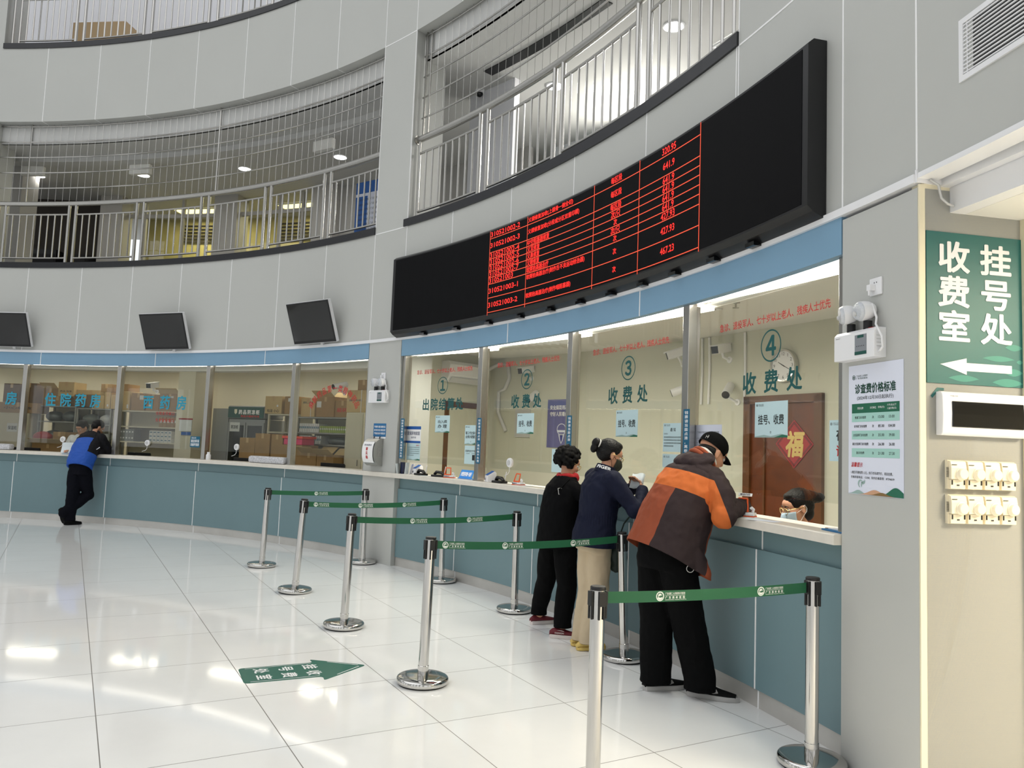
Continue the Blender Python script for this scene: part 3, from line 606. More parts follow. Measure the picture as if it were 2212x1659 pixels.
def emblem(mb, mp, c, r):
    ringm(mb, mp, c, r * 0.80, r, n=28)
    for k in range(14):
        a = 2 * math.pi * k / 14; discm(mb, mp, (c[0] + r * 0.70 * math.cos(a), c[1] + r * 0.70 * math.sin(a)), r * 0.06, n=6)
    for a0, a1, rr, wd in ((20, 200, 0.40, 0.16), (200, 330, 0.42, 0.14), (60, 150, 0.18, 0.12)):
        n = 8; vs = []; fs = []
        for i in range(n + 1):
            a = math.radians(a0 + (a1 - a0) * i / n); tw = wd * (0.35 + 0.65 * math.sin(math.pi * i / n))
            for q in (rr - tw, rr + tw): vs.append(mp(c[0] + r * q * math.cos(a), c[1] + r * q * math.sin(a)))
        for i in range(n): fs.append((2 * i, 2 * i + 1, 2 * i + 3, 2 * i + 2))
        mb.add(vs, fs)
    vs = []; fs = []
    for i in range(9):
        a = math.radians(200 + 140 * i / 8)
        for q in (0.52, 0.74): vs.append(mp(c[0] + r * q * math.cos(a), c[1] + r * q * math.sin(a)))
    for i in range(8): fs.append((2 * i, 2 * i + 1, 2 * i + 3, 2 * i + 2))
    mb.add(vs, fs)
for k in range(5):
    A, B = SM[k] @ Vector((0.043, 0, 0.858)), SM[k + 5] @ Vector((0.043, 0, 0.858)); L_ = (B - A).length; d = (B - A).normalized(); nrm = Vector((d.y, -d.x, 0)).normalized(); h = 0.025
    def mp(u, v, off=0.0012, A=A, d=d, L_=L_, nrm=nrm): return A + d * u + Vector((0, 0, v - 0.022 * 4 * (u / L_) * (1 - u / L_) * (1.0 if L_ > 1.2 else 0.4))) + nrm * off
    t0 = thing('barrier_belt', blab[k], 'queue belt', T(*((A + B) / 2)), 'green queue belts')
    mb = MB(); n = 16; vs = []; fs = []
    for i in range(n + 1):
        u = L_ * i / n
        vs += [mp(u, -h, 0.0006), mp(u, h, 0.0006), mp(u, h, -0.0006), mp(u, -h, -0.0006)]
    for i in range(n):
        for j in range(4): q = 4 * i; fs.append((q + j, q + 4 + j, q + 4 + (j + 1) % 4, q + (j + 1) % 4))
    fs += [(0, 1, 2, 3), (4 * n + 3, 4 * n + 2, 4 * n + 1, 4 * n)]
    mb.add(vs, fs); mb.build('webbing', 'belt_green', t0)
    for u0 in offs[k]:
        if u0 + 0.19 > L_: continue
        mb = MB(); emblem(mb, mp, (u0, 0), 0.0215)
        text(mb, '广东省第二人民医院天河医院', mp, (u0 + 0.027, 0.006, u0 + 0.137, 0.0165), bold=0.012); rectm(mb, mp, u0 + 0.027, 0.0018, u0 + 0.137, 0.0032)
        for q, ch in enumerate('广东燕岭医院'): text(mb, ch, mp, (u0 + 0.028 + q * 0.0192, -0.0125, u0 + 0.028 + q * 0.0192 + 0.0115, -0.001), bold=0.02)
        text(mb, 'GUANGDONG YANLING HOSPITAL', mp, (u0 + 0.028, -0.0185, u0 + 0.145, -0.0145), bold=0.01)
        mb.build('printed_logo', 'belt_white', t0)
# ------------------------------------------------------------------ arrow sticker on the floor
mat('arrow_green', (22, 100, 84), 0.35)
Pt, Pb = Vector((-0.905, 5.315, 0)), Vector((-1.63, 4.97, 0)); ax = (Pt - Pb).normalized(); ay = Vector((-ax.y, ax.x, 0)); Lr = (Pt - Pb).length
def fm(u, v): return Pb + ax * u + ay * v + Vector((0, 0, 0.0022))
ar = thing('floor_arrow', 'green arrow sticker with white characters on the tiled floor pointing right', 'floor sticker', T(*((Pt + Pb) / 2)))
def rounded(pts, r, n=4):
    out = []; k = len(pts)
    for i in range(k):
        p, a, b = Vector(pts[i]), Vector(pts[i - 1]), Vector(pts[(i + 1) % k]); u = (a - p).normalized(); w_ = (b - p).normalized(); p0 = p + u * r; p1 = p + w_ * r
        for j in range(n + 1): t = j / n; q = p0 * (1 - t) ** 2 + p * 2 * t * (1 - t) + p1 * t * t; out.append((q.x, q.y))
    return out
hs = 0.165; hd = 0.245; sh = Lr * 0.60
mb = MB(); pts = rounded([(0, -hs), (sh, -hs), (sh - 0.015, -hd), (Lr, 0), (sh - 0.015, hd), (sh, hs), (0, hs)], 0.035)
mb.add([fm(u, v) - Vector((0, 0, 0.0007)) for u, v in pts] + [fm(u, v) - Vector((0, 0, 0.0021)) for u, v in pts], [tuple(range(len(pts)))] + [(i, (i + 1) % len(pts), (i + 1) % len(pts) + len(pts), i + len(pts)) for i in range(len(pts))])
mb.build('film', 'arrow_green', ar)
mb = MB()
for v in (hs - 0.02, -hs + 0.02): rectm(mb, fm, 0.04, v - 0.003, sh - 0.02, v + 0.003)
for s_ in (1, -1):
    a, b = Vector((sh + 0.09, s_ * 0.15)), Vector((Lr - 0.055, s_ * 0.014)); nn = (b - a).normalized(); pv = Vector((-nn.y, nn.x)) * 0.0035
    polym(mb, fm, [tuple(a - pv), tuple(b - pv), tuple(b + pv), tuple(a + pv)])
# two rows of characters read from the tail; each character lies with its top to the left
def rot_text(ch, uc, vc, s_): text(mb, ch, lambda u, v: fm(uc + v, vc - u), (-s_ / 2, -s_ / 2, s_ / 2, s_ / 2), bold=0.02)
for i, ch in enumerate('挂号处'): rot_text(ch, sh - 0.04 - 0.155 * i, 0.07, 0.092)
for i, ch in enumerate('收费室'): rot_text(ch, sh - 0.04 - 0.155 * i, -0.07, 0.092)
mb.build('lettering', 'white', ar)
# ------------------------------------------------------------------ vinyl lettering on the panes
mat('vinyl_teal', (10, 84, 84), 0.45); mat('vinyl_red', (190, 34, 38), 0.45); mat('vinyl_blue', (36, 150, 178), 0.45)
RED = '急诊、退役军人、七十岁以上老人、残疾人士优先'
def letter(win_i, name, m, th, draw):
    mb = MB(); draw(mb, curved(th, 0.113, 0)); mb.build(name, m, win[win_i])
for wi, (t_r, t_n, t_t, num, words, tw) in enumerate(((17.37, 17.36, 17.33, '4', '收费处', 0.584), (25.64, 25.68, 25.69, '3', '收费处', 0.564), (33.52, 33.54, 33.54, '2', '收费处', 0.527), (41.05, 41.15, 41.09, '1', '出院结算处', 0.80))):
    letter(wi, 'red_lettering', 'vinyl_red', t_r, lambda mb, mp: text(mb, RED, mp, (-0.55, 2.338, 0.55, 2.392), bold=0.012))
    def dn(mb, mp):
        ringm(mb, mp, (0, 2.188), 0.092, 0.102); text(mb, chr(ord(num) + 0xFEE0), mp, (-0.05, 2.128, 0.05, 2.248), bold=0.03, keep=True)
    letter(wi, 'number', 'vinyl_teal', t_n, dn)
    def dt(mb, mp):
        n = len(words); cw = 0.135; gap = (tw - cw * n) / (n - 1)
        for i, ch in enumerate(words): u = -tw / 2 + i * (cw + gap); text(mb, ch, mp, (u, 1.898, u + cw, 2.035), bold=0.022)
    letter(wi, 'lettering', 'vinyl_teal', t_t, dt)
for wi, th, words, tw in ((7, 77.9, '住院药房', 1.08), (6, 69.05, '西药房', 0.89)):
    def dt(mb, mp):
        n = len(words); cw = 0.20; gap = (tw - cw * n) / (n - 1)
        for i, ch in enumerate(words): u = -tw / 2 + i * (cw + gap); text(mb, ch, mp, (u, 1.885, u + cw, 2.10), bold=0.022)
    letter(wi, 'lettering', 'vinyl_blue', th, dt)
letter(8, 'lettering', 'vinyl_blue', 83.5, lambda mb, mp: text(mb, '房', mp, (-0.1, 1.885, 0.1, 2.10), bold=0.022))
def dr2(mb, mp):
    for z, s_ in ((1.79, '住院发药窗口'), (1.68, '凭单取药窗口')):
        for i, ch in enumerate(s_): text(mb, ch, mp, (-0.19 + i * 0.066, z, -0.14 + i * 0.066, z + 0.055), bold=0.01)
letter(6, 'red_lettering', 'vinyl_red', 68.95, dr2)
def darc(mb, mp):
    s_ = '麻醉药品第一类精神药品'; n = len(s_)
    for i, ch in enumerate(s_):
        a = math.radians(150 - 120 * i / (n - 1)); c = (0.56 * math.cos(a), 1.75 + 0.46 * math.sin(a)); b = a - math.pi / 2
        text(mb, ch, lambda u, v: mp(c[0] + u * math.cos(b) - v * math.sin(b), c[1] + u * math.sin(b) + v * math.cos(b)), (-0.042, -0.05, 0.042, 0.05), bold=0.012)
letter(4, 'red_lettering', 'vinyl_red', 51.85, darc)
# ------------------------------------------------------------------ paper notices
mat('hill_green', (38, 108, 84), 0.7); mat('hill_tan', (206, 160, 128), 0.7); mat('hill_grey', (150, 176, 172), 0.7); mat('hill_brown', (132, 104, 62), 0.7); mat('mint', (164, 208, 198), 0.7); mat('deep_green', (28, 100, 74), 0.7); mat('lavender', (222, 226, 240), 0.7)
mat('navy_print', (30, 42, 88), 0.6); mat('blue_head', (34, 92, 168), 0.6); mat('poster_purple', (104, 104, 158), 0.6); mat('poster_violet', (60, 66, 140), 0.6); mat('notice_teal', (12, 98, 128), 0.5)
def sheet(name, X, w_, h_, base, label, cat, draws, group=None):    # flat sheet facing -y of X; draws = [(material, function(mb, map))]
    t0 = thing(name, label, cat, X, group)
    mb = MB(); mb.box((0, 0, 0), (w_, 0.0012, h_)); mb.build('sheet', base, t0, local=True)
    for k, (m, fn) in enumerate(draws):
        mb = MB(); off = -0.0009 - 0.0003 * k; fn(mb, lambda u, v: Vector((u, off, v)))
        if mb.v: mb.build('print', m, t0, local=True)
    return t0
def hills(w_, h_): return [('hill_grey', lambda mb, mp: polym(mb, mp, [(-w_ / 2, -h_ / 2), (w_ / 2, -h_ / 2), (w_ / 2, -h_ / 2 + .014), (w_ * .3, -h_ / 2 + .022), (0, -h_ / 2 + .008), (-w_ * .2, -h_ / 2 + .016), (-w_ / 2, -h_ / 2 + .006)])),
                            ('hill_green', lambda mb, mp: polym(mb, mp, [(w_ * .1, -h_ / 2), (w_ / 2, -h_ / 2), (w_ / 2, -h_ / 2 + .012), (w_ * .35, -h_ / 2 + .018)]))]
def logo(mb, mp, u, v, s_=0.010): ringm(mb, mp, (u, v), s_ * .75, s_, n=14); discm(mb, mp, (u, v), s_ * .45, n=8); text(mb, '广东省第二人民医院', mp, (u + s_ * 1.4, v + s_ * .1, u + s_ * 8.5, v + s_ * .9)); text(mb, '广东燕岭医院', mp, (u + s_ * 1.4, v - s_ * .9, u + s_ * 8.5, v - s_ * .1))
def a4(th, z, w_, h_, lines, label, dr=0.108, base='paper_blue', lw=0.8, ls=0.05):
    def d(mb, mp):
        logo(mb, mp, -w_ / 2 + .022, h_ / 2 - .02, 0.008)
        n = len(lines)
        for i, s_ in enumerate(lines): zc = (n - 1) * ls * .62 - i * ls * 1.24; text(mb, s_, mp, (-w_ / 2 * lw, zc - ls / 2, w_ / 2 * lw, zc + ls / 2), bold=0.016)
        ringm(mb, mp, (0, -h_ / 2 + .032), 0.005, 0.007, n=10)
    return sheet('paper_notice', fr(th, dr, z), w_, h_, base, label, 'notice', hills(w_, h_) + [('ink', d)], 'paper notices on the windows')
a4(17.29, 1.728, 0.325, 0.222, ['挂号、收费'], 'pale blue sheet with large black words taped on window 4 before the brown door', lw=0.78, ls=0.06)
a4(25.66, 1.728, 0.315, 0.222, ['挂号、收费'], 'pale blue sheet with large black words taped on window 3, below its lettering', lw=0.78, ls=0.06)
a4(33.50, 1.738, 0.296, 0.206, ['挂号、收费'], 'pale blue sheet with large black words taped on window 2, below its lettering', lw=0.78, ls=0.06)
a4(40.98, 1.733, 0.285, 0.201, ['出(入)院', '办 理'], 'pale blue sheet with two rows of words taped under the lettering of window 1', lw=0.62, ls=0.042)
a4(38.26, 1.613, 0.239, 0.215, ['第三代社保卡', '业务办理窗口'], 'pale blue sheet with two rows of words at the lower right of window 1', lw=0.86, ls=0.034)
def p8(mb, mp): text(mb, '医保移动支付不排队', mp, (-.10, .03, .10, .055), bold=.012); rectm(mb, mp, .03, -.06, .085, 0.0); text(mb, '扫码缴费', mp, (-.09, .008, -.02, .02)); text(mb, '自助服务', mp, (.02, .008, .09, .02))
sheet('paper_notice', fr(38.22, 0.108, 1.392), 0.239, 0.205, 'paper_blue', 'pale blue payment sheet with a grey square, lowest at the right of window 1', 'notice', [('ink', p8)], 'paper notices on the windows')
def p5(mb, mp): text(mb, '医保异地就医', mp, (-.125, -.005, .125, .04), bold=.016); text(mb, '备案专窗', mp, (-.05, -.045, .05, -.022), bold=.01)
sheet('paper_notice', fr(43.7, 0.108, 1.60), 0.29, 0.205, 'white', 'white sheet with blue head and foot bands at the left edge of window 1', 'notice', [('blue_head', lambda mb, mp: (rectm(mb, mp, -.145, .065, .145, .1025), rectm(mb, mp, -.145, -.1025, .145, -.075))), ('navy_print', p5)], 'paper notices on the windows')
def lines_(x0, x1, z1, n, dz, h=0.008, s_='请您妥善保管收费票据如有疑问请当面核对清楚谢谢配合'):
    def d(mb, mp):
        for i in range(n): text(mb, s_, mp, (x0, z1 - i * dz - h, x1 if i < n - 1 else x0 + (x1 - x0) * .55, z1 - i * dz))
    return d
sheet('paper_notice', fr(43.65, 0.108, 1.392), 0.273, 0.205, 'paper_blue', 'pale blue sheet of small print below the white banded sheet at window 1', 'notice', [('ink', lines_(-.12, .12, .06, 5, .024, .012)), ('ink_red', lambda mb, mp: text(mb, '温馨提示', mp, (.05, .07, .12, .088)))] + hills(.273, .205), 'paper notices on the windows')
sheet('paper_notice', fr(22.61, 0.108, 1.615), 0.257, 0.215, 'paper_blue', 'pale blue notice of small print at the right edge of window 3', 'notice', [('ink', lambda mb, mp: (logo(mb, mp, -.105, .092, .008), text(mb, '通 知', mp, (-.035, .045, .035, .072), bold=.014), text(mb, '各位就诊人：', mp, (-.115, .022, -.06, .034)))), ('ink', lines_(-.115, .115, .008, 4, .022, .012))], 'paper notices on the windows')
sheet('paper_notice', fr(22.61, 0.108, 1.44), 0.257, 0.10, 'paper_blue', 'second pale blue sheet just below the small print notice of window 3', 'notice', [('ink', lambda mb, mp: logo(mb, mp, -.105, .03, .008))], 'paper notices on the windows')
def p10(mb, mp):
    text(mb, '广东省医疗服务项目价格公示及收费明细表', mp, (-.13, .085, .13, .1)); text(mb, '医疗服务价格', mp, (-.05, .065, .05, .075))
    for i in range(6): rectm(mb, mp, -.135, .05 - i * .03, .135, .0512 - i * .03)
    for u in (-.135, -.08, 0, .07, .1338): rectm(mb, mp, u, -.1, u + .0012, .05)
sheet('paper_notice', fr(20.54, 0.108, 1.56), 0.318, 0.29, 'lavender', 'pale sheet with a thin printed table at the left edge of window 4', 'notice', [('ink', p10)], 'paper notices on the windows')
sheet('paper_notice', fr(14.32, 0.108, 1.60), 0.17, 0.222, 'paper_blue', 'pale blue sheet with one black and one red character, far right of window 4', 'notice', [('ink', lambda mb, mp: (logo(mb, mp, -.07, .09, .008), text(mb, '夜', mp, (-.025, .0, .035, .06), bold=.02))), ('ink_red', lambda mb, mp: text(mb, '请', mp, (-.025, -.085, .035, -.025), bold=.02))], 'paper notices on the windows')
sheet('paper_notice', fr(30.69, 0.108, 1.385), 0.216, 0.217, 'paper_blue', 'plain pale sheet beside the curly head of the woman in black', 'notice', [('ink', lambda mb, mp: (text(mb, '收费', mp, (-.03, .05, .03, .075)), rectm(mb, mp, -.08, .03, .08, .032)))], 'paper notices on the windows')
for th, z, h_, lab in ((44.29, 1.55, 0.487, 'on the steel jamb left of window 1'), (36.95, 1.55, 0.49, 'on the steel post between windows 1 and 2'), (29.28, 1.567, 0.47, 'on the steel post between windows 2 and 3'), (21.2, 1.594, 0.44, 'on the steel post between windows 3 and 4')):
    def d(mb, mp):
        s_ = '钱票请当面点清，离柜概不负责'; n = len(s_)
        for i, ch in enumerate(s_): text(mb, ch, mp, (-.021, h_ / 2 - .012 - (i + .82) * (h_ - .02) / n, .021, h_ / 2 - .012 - (i + .06) * (h_ - .02) / n), bold=.016)
    sheet('blue_strip_sign', fr(th, 0.022, z), 0.078, h_, 'strip_blue', 'narrow blue vertical strip with white characters ' + lab, 'sign', [('white', d)], 'blue strips on the window posts')
sheet('blue_sticker', fr(65.75, 0.108, 1.385), 0.204, 0.17, 'notice_teal', 'small blue sticker with white words at the foot of the pane lettered with three characters', 'sticker', [('white', lambda mb, mp: (text(mb, '请支持', mp, (-.08, .045, .02, .075)), text(mb, '请支持环保', mp, (-.085, -.01, .085, .035), bold=.02), text(mb, '自备环保袋', mp, (-.085, -.065, .085, -.02), bold=.02)))])
# ------------------------------------------------------------------ tall pillar: socket, emergency lamp, blue notice, comment box
def blue_rows(mb, mp):
    for i in range(3): text(mb, ['严禁携带 易燃 易爆危险品', '进行安检 安全 你我他共同', '严禁吸烟 保持 环境整洁好'][i], mp, (-.115, .04 - i * .042, .115, .066 - i * .042), bold=.016)
sheet('wall_notice', fr(46.37, -0.002, 1.634), 0.26, 0.19, 'notice_blue', 'small blue notice with rows of white words on the tall pillar', 'notice', [('white', blue_rows), ('white', lambda mb, mp: rectm(mb, mp, -.13, -.095, .13, -.073))])
def socket(th, z, label):
    X = fr(th, -0.005, z); t0 = thing('wall_socket', label, 'socket', X, 'wall sockets with a white plug')
    mb = MB(); mb.box((0, 0, 0), (0.086, 0.010, 0.086)); mb.build('plate', 'plastic_white', t0, local=True, bevel=0.003)
    for x in (-.006, .010):
        mb = MB(); mb.box((x, -.0055, .019), (.004, .001, .006)); mb.build('socket_hole', 'black', t0, local=True)
    p = MB(); p.box((-.012, -.02, -.006), (.028, .03, .03)); p.tube([(-.012, -.028, -.02), (-.012, -.03, -.045)], [.008, .005], 8); p.build('plug', 'plastic_white', t0, local=True, bevel=0.004)
    return X
def em_lamp(th, z, label, sc=1.0):
    X = fr(th, -0.034, z) @ Matrix.Scale(sc, 4); t0 = thing('emergency_light', label, 'emergency light', X, 'twin headed emergency lights')
    mb = MB(); pts = [(-.034, -.072), (-.034, .055), (-.018, .072), (.034, .072), (.034, -.072)]
    k = 5; vs = [(-.15, p[0], p[1]) for p in pts] + [(.15, p[0], p[1]) for p in pts]; mb.add(vs, [tuple(range(k)), tuple(reversed(range(k, 2 * k)))] + [(i, i + k, (i + 1) % k + k, (i + 1) % k) for i in range(k)])
    mb.build('housing', 'plastic_white', t0, local=True, bevel=0.003)
    mb = MB(); mb.box((.055, -.0348, -.005), (.085, .0012, .098)); lab = mb.build('control_label', 'label_grey', t0, local=True)
    mb = MB(); mb.box((.055, -.0358, .035), (.045, .0012, .013)); mb.build('label_band', 'green_deep', lab, local=True)
    mb = MB(); mb.box((.055, -.0358, -.046), (.085, .0012, .016)); mb.build('label_band', 'green_deep', lab, local=True)
    for i in range(5):
        mb = MB(); discm(mb, lambda u, v: Vector((u, -.0358, v)), (.028 + .0125 * i, -.012), .0028, n=8); mb.build('indicator', 'black', lab, local=True)
    mb = MB(); text(mb, 'EMERGENCY', lambda u, v: Vector((u, -.0346, v)), (-.135, .040, -.10, .045)); mb.build('printed_text', 'grille_dark', t0, local=True)
    mb = MB(); mb.box((.11, -.012, .0725), (.035, .02, .001)); mb.build('red_label', 'red_text', t0, local=True)
    for i in range(4):
        mb = MB(); mb.box((.1505, -.005, .03 - .017 * i), (.001, .03, .003)); mb.build('vent_slot', 'plastic_grey', t0, local=True)
    for s_, dy, yaw in ((-1, 0, 28), (1, .0, 12)):
        mb = MB(); mb.tube([(s_ * .062, 0, .07), (s_ * .062, 0, .112)], .021, 14); mb.build('swivel', 'black', t0, 40, local=True)
        Y = T(s_ * .062, -.006, .162) @ RZ(math.radians(-yaw)) @ RX(math.radians(8))
        mb = MB(); mb.lathe([(.0, -.05), (.022, -.05), (.036, -.044), (.052, -.02), (.056, .0), (.056, .022), (.0, .022)], 28, Y @ T(0, -.012, 0) @ RX(math.radians(90)) @ Matrix.Diagonal((1, .86, 1, 1)))
        h = mb.build('lamp_head', 'plastic_white', t0, 30, local=True)
        mb = MB(); mb.lathe([(.0, .018), (.053, .018), (.053, .028), (.045, .038), (.0, .040)], 28, Y @ T(0, -.012, 0) @ RX(math.radians(90)) @ Matrix.Diagonal((1, .86, 1, 1))); mb.build('lens', 'lens', h, 30, local=True)
        mb = MB(); mb.lathe([(0, .0402), (.012, .0402), (.012, .046), (.006, .05), (0, .05)], 12, Y @ T(-.012, -.012, -.008) @ RX(math.radians(90))); mb.build('bulb', 'plastic_grey', h, 40, local=True)
    mb = MB(); mb.tube([(.105, -.01, .19), (.125, .0, .12), (.135, -.012, .085), (.185, -.018, .02), (.185, -.014, -.03), (.152, -.006, -.046)], .0055, 8); mb.tube([(.152, -.006, -.046), (.158, -.006, -.046)], .009, 10); mb.build('cord', 'plastic_white', t0, 60, local=True)
mat('label_grey', (136, 140, 146), 0.5); mat('lens', (206, 210, 216), 0.12, spec=0.8, bump=(160, 0.6))
socket(12.29, 2.345, 'white wall socket with a plug above the emergency lamp on the near grey pillar'); em_lamp(12.70, 2.065, 'white twin headed emergency lamp above the price poster on the near grey pillar')
socket(46.24, 2.33, 'white wall socket with a plug above the emergency lamp on the tall far pillar'); em_lamp(46.43, 2.068, 'white twin headed emergency lamp on the tall far pillar', 1.12)
mat('box_steel', (176, 176, 172), 0.32, 0.85)
X = fr(46.55, -0.075, 1.365); t0 = thing('comment_box', 'curved steel comment box with white paper front on the tall pillar above the counter', 'box', X)
mb = MB(); pts = [(.072, -.17), (.072, .17), (.02, .17)] + [(-.07 * math.cos(a) * 1.0 - .0, .15 * math.sin(a) * -1 + .0) for a in [math.radians(-80 + 160 * i / 8) for i in range(9)]] + [(.02, -.17)]
k = len(pts); vs = [(-.125, p[0], p[1]) for p in pts] + [(.125, p[0], p[1]) for p in pts]; mb.add(vs, [tuple(range(k)), tuple(reversed(range(k, 2 * k)))] + [(i, i + k, (i + 1) % k + k, (i + 1) % k) for i in range(k)])
mb.build('housing', 'box_steel', t0, 30, local=True)
cm = lambda u, v: Vector((u, -.0725 * math.cos(math.asin(max(-1, min(1, v / .16)))) - .004, v))
mb = MB(); n = 8
for i in range(n): v0 = -.13 + .26 * i / n; v1 = -.13 + .26 * (i + 1) / n; mb.quad(cm(-.11, v0), cm(.11, v0), cm(.11, v1), cm(-.11, v1))
mb.build('paper_front', 'white', t0, local=True)
c2 = lambda u, v: cm(u, v) + Vector((0, -.0015, 0)); mb = MB()
for i, ch in enumerate('意见箱'): text(mb, ch, c2, (-.03, .02 - .052 * i, .012, .06 - .052 * i), bold=.02)
mb.build('red_text', 'ink_red', t0, local=True)
mb = MB(); text(mb, '投诉建议', c2, (-.075, .078, .075, .1), bold=.01); mb.build('printed_text', 'navy_print', t0, local=True)
mb = MB(); mb.box((.1262, .015, 0), (.001, .065, .11)); d_ = mb.build('side_door', 'steel', t0, local=True); mb = MB(); mb.lathe([(0, 0), (.007, 0), (.007, .006), (0, .006)], 12, T(.126, .015, 0) @ RY(math.radians(90))); mb.build('lock', 'chrome', d_, 40, local=True)
for x in (-.06, .06):
    mb = MB(); mb.tube([(x, .06, .17), (x, .066, .2)], .006, 8); mb.build('hook', 'black', t0, 40, local=True)
# ------------------------------------------------------------------ price poster on the near pillar
def poster(label, X, w_, h_):
    t0 = thing('price_poster', label, 'poster', X)
    MB().box((0, 0, -.012), (w_, 0.0012, h_)).build('sheet', 'lavender', t0, local=True)
    def layer(k, m, fn): mb = MB(); fn(mb, lambda u, v: Vector((u, -0.0009 - 0.0003 * k, v))); mb.build('print', m, t0, local=True)
    W2, H2 = w_ / 2, 0.33; mb = None
    def hill(c, wd, ht, x0, x1): return [(x0, -H2)] + [(x0 + (x1 - x0) * i / 16, -H2 + max(0.0, ht * math.exp(-((x0 + (x1 - x0) * i / 16 - c) / wd) ** 2))) for i in range(17)] + [(x1, -H2)]
    layer(1, 'hill_grey', lambda mb, mp: polym(mb, mp, hill(-.12, .04, .020, -W2, .0))); layer(2, 'hill_tan', lambda mb, mp: polym(mb, mp, hill(.0, .06, .026, -.12, .14)))
    layer(3, 'hill_green', lambda mb, mp: polym(mb, mp, hill(.145, .06, .044, .02, W2))); layer(4, 'hill_brown', lambda mb, mp: polym(mb, mp, hill(.05, .05, .016, -.05, .19)))
    layer(1, 'deep_green', lambda mb, mp: rectm(mb, mp, -.17, .068, .17, .115))
    def mint(mb, mp):
        for i in (0, 2, 4): rectm(mb, mp, -.17, .068 - .0435 * (i + 1), .17, .068 - .0435 * i)
    layer(1, 'mint', mint)
    layer(2, 'ink_green', lambda mb, mp: (logo(mb, mp, -.155, .247, .012), text(mb, '诊查费价格标准', mp, (-.145, .165, .145, .212), bold=.022)))
    def small(mb, mp):
        text(mb, '(2024年12月30日起执行)', mp, (-.13, .130, .13, .153), bold=.004)
        rr = [('普通门诊诊查费', '次', '13.00', '13.00'), ('名专家门诊诊查费', '次', '85.00', '104.00'), ('主任医师门诊诊查费', '次', '35.00', '39.00'), ('副主任医师门诊诊查费', '次', '26.00', '26.00'), ('急诊诊查费', '次', '21.00', '27.30')]
        for i, r_ in enumerate(rr):
            z = .068 - .0435 * (i + .5)
            for s_, c, wd in zip(r_, (-.105, -.012, .046, .118), (len(r_[0]) * .0118, .013, .042, .0075 * len(r_[3]))): text(mb, s_, mp, (c - wd / 2, z - .0065, c + wd / 2, z + .0065), bold=.012)
        text(mb, '1.病历手册收费1.5元，执行市场调节价，项目自费。', mp, (-.175, -.232, .125, -.217), bold=.008); text(mb, '价格举报电话：12358；院内价格管理：87596039', mp, (-.175, -.255, .135, -.241), bold=.008)
    layer(2, 'ink', small)
    layer(2, 'white', lambda mb, mp: [text(mb, s_, mp, (c - wd / 2, z - .006, c + wd / 2, z + .006)) for s_, c, wd, z in (('项目名称', -.105, .045, .092), ('计价单位', -.012, .045, .092), ('价格(元)', .046, .045, .092), ('六岁(含)以下', .118, .062, .1), ('儿童价格(元)', .118, .062, .084))])
    layer(2, 'ink_red', lambda mb, mp: text(mb, '温馨提示', mp, (-.175, -.198, -.09, -.175), bold=.014, shear=.2))
    def swirl(mb, mp):
        for (a0, a1, r_, c) in ((60, 250, .018, (-.10, -.325)), (200, 380, .014, (-.085, -.305)), (90, 200, .022, (-.075, -.335))):
            n = 8; vs = []; fs = []
            for i in range(n + 1):
                a = math.radians(a0 + (a1 - a0) * i / n); tw = .004 * (.3 + math.sin(math.pi * i / n))
                for q in (r_ - tw, r_ + tw): vs.append(mp(c[0] + q * math.cos(a), c[1] * .86 + q * math.sin(a)))
            for i in range(n): fs.append((2 * i, 2 * i + 1, 2 * i + 3, 2 * i + 2))
            mb.add(vs, fs)
    layer(2, 'hill_grey', swirl)
poster('pale price list poster with a green table on the near grey pillar', fr(12.34, -0.0035, 1.664), 0.391, 0.64)
# ------------------------------------------------------------------ pharmacy: benches, shelving, cartons
mat('carton', (160, 128, 84), 0.85, noise=(5, 0.12)); mat('carton_pale', (198, 172, 122), 0.85, noise=(5, 0.08)); mat('carton_dark', (112, 88, 60), 0.85, noise=(5, 0.12)); mat('tape', (190, 158, 110), 0.35)
mat('shelf_grey', (150, 152, 146), 0.45, 0.3); mat('cabinet_cream', (206, 200, 176), 0.6, noise=(1.5, 0.04)); mat('foil_bag', (104, 112, 112), 0.3, 0.4, bump=(18, 0.8)); mat('box_white', (214, 216, 214), 0.6); mat('file_grey', (120, 126, 122), 0.6)
mat('red_bag', (150, 28, 30), 0.4, bump=(14, 0.7)); mat('pink', (226, 70, 116), 0.5); mat('coral', (240, 84, 70), 0.5); mat('fridge_grey', (150, 152, 152), 0.4, 0.2); mat('fridge_glass', (26, 30, 30), 0.08); mat('leaf_green', (150, 170, 84), 0.6)
mat('desk', (176, 150, 112), 0.5); mat('blue_sign', (44, 122, 196), 0.45); mat('orange', (232, 92, 36), 0.45)
mb = MB(); mb.arc(56.5, 70.2, 0.98, 1.42, 1.0, 1.038); mb.arc(56.5, 70.2, 1.0, 1.04, 0, 1.0); mb.arc(71.7, 85.4, 0.98, 1.42, 1.0, 1.038); mb.arc(71.7, 85.4, 1.0, 1.04, 0, 1.0); tag(mb.build('packing_bench', 'cabinet_cream'), 'long packing bench inside the pharmacy, hidden behind the counter', 'bench')
mb = MB(); mb.arc(48.3, 117, 0.42, 0.66, 0.72, 0.76); mb.arc(48.3, 117, 0.44, 0.46, 0, 0.72); tag(mb.build('inner_desk', 'desk'), 'low inner desk of the pharmacy behind the counter', 'desk')
mb = MB(); mb.arc(13.9, 47.2, 0.42, 0.85, 0.72, 0.76); mb.arc(13.9, 47.2, 0.44, 0.46, 0, 0.72); tag(mb.build('inner_desk', 'desk'), 'low inner desk of the charging office behind the counter', 'desk')
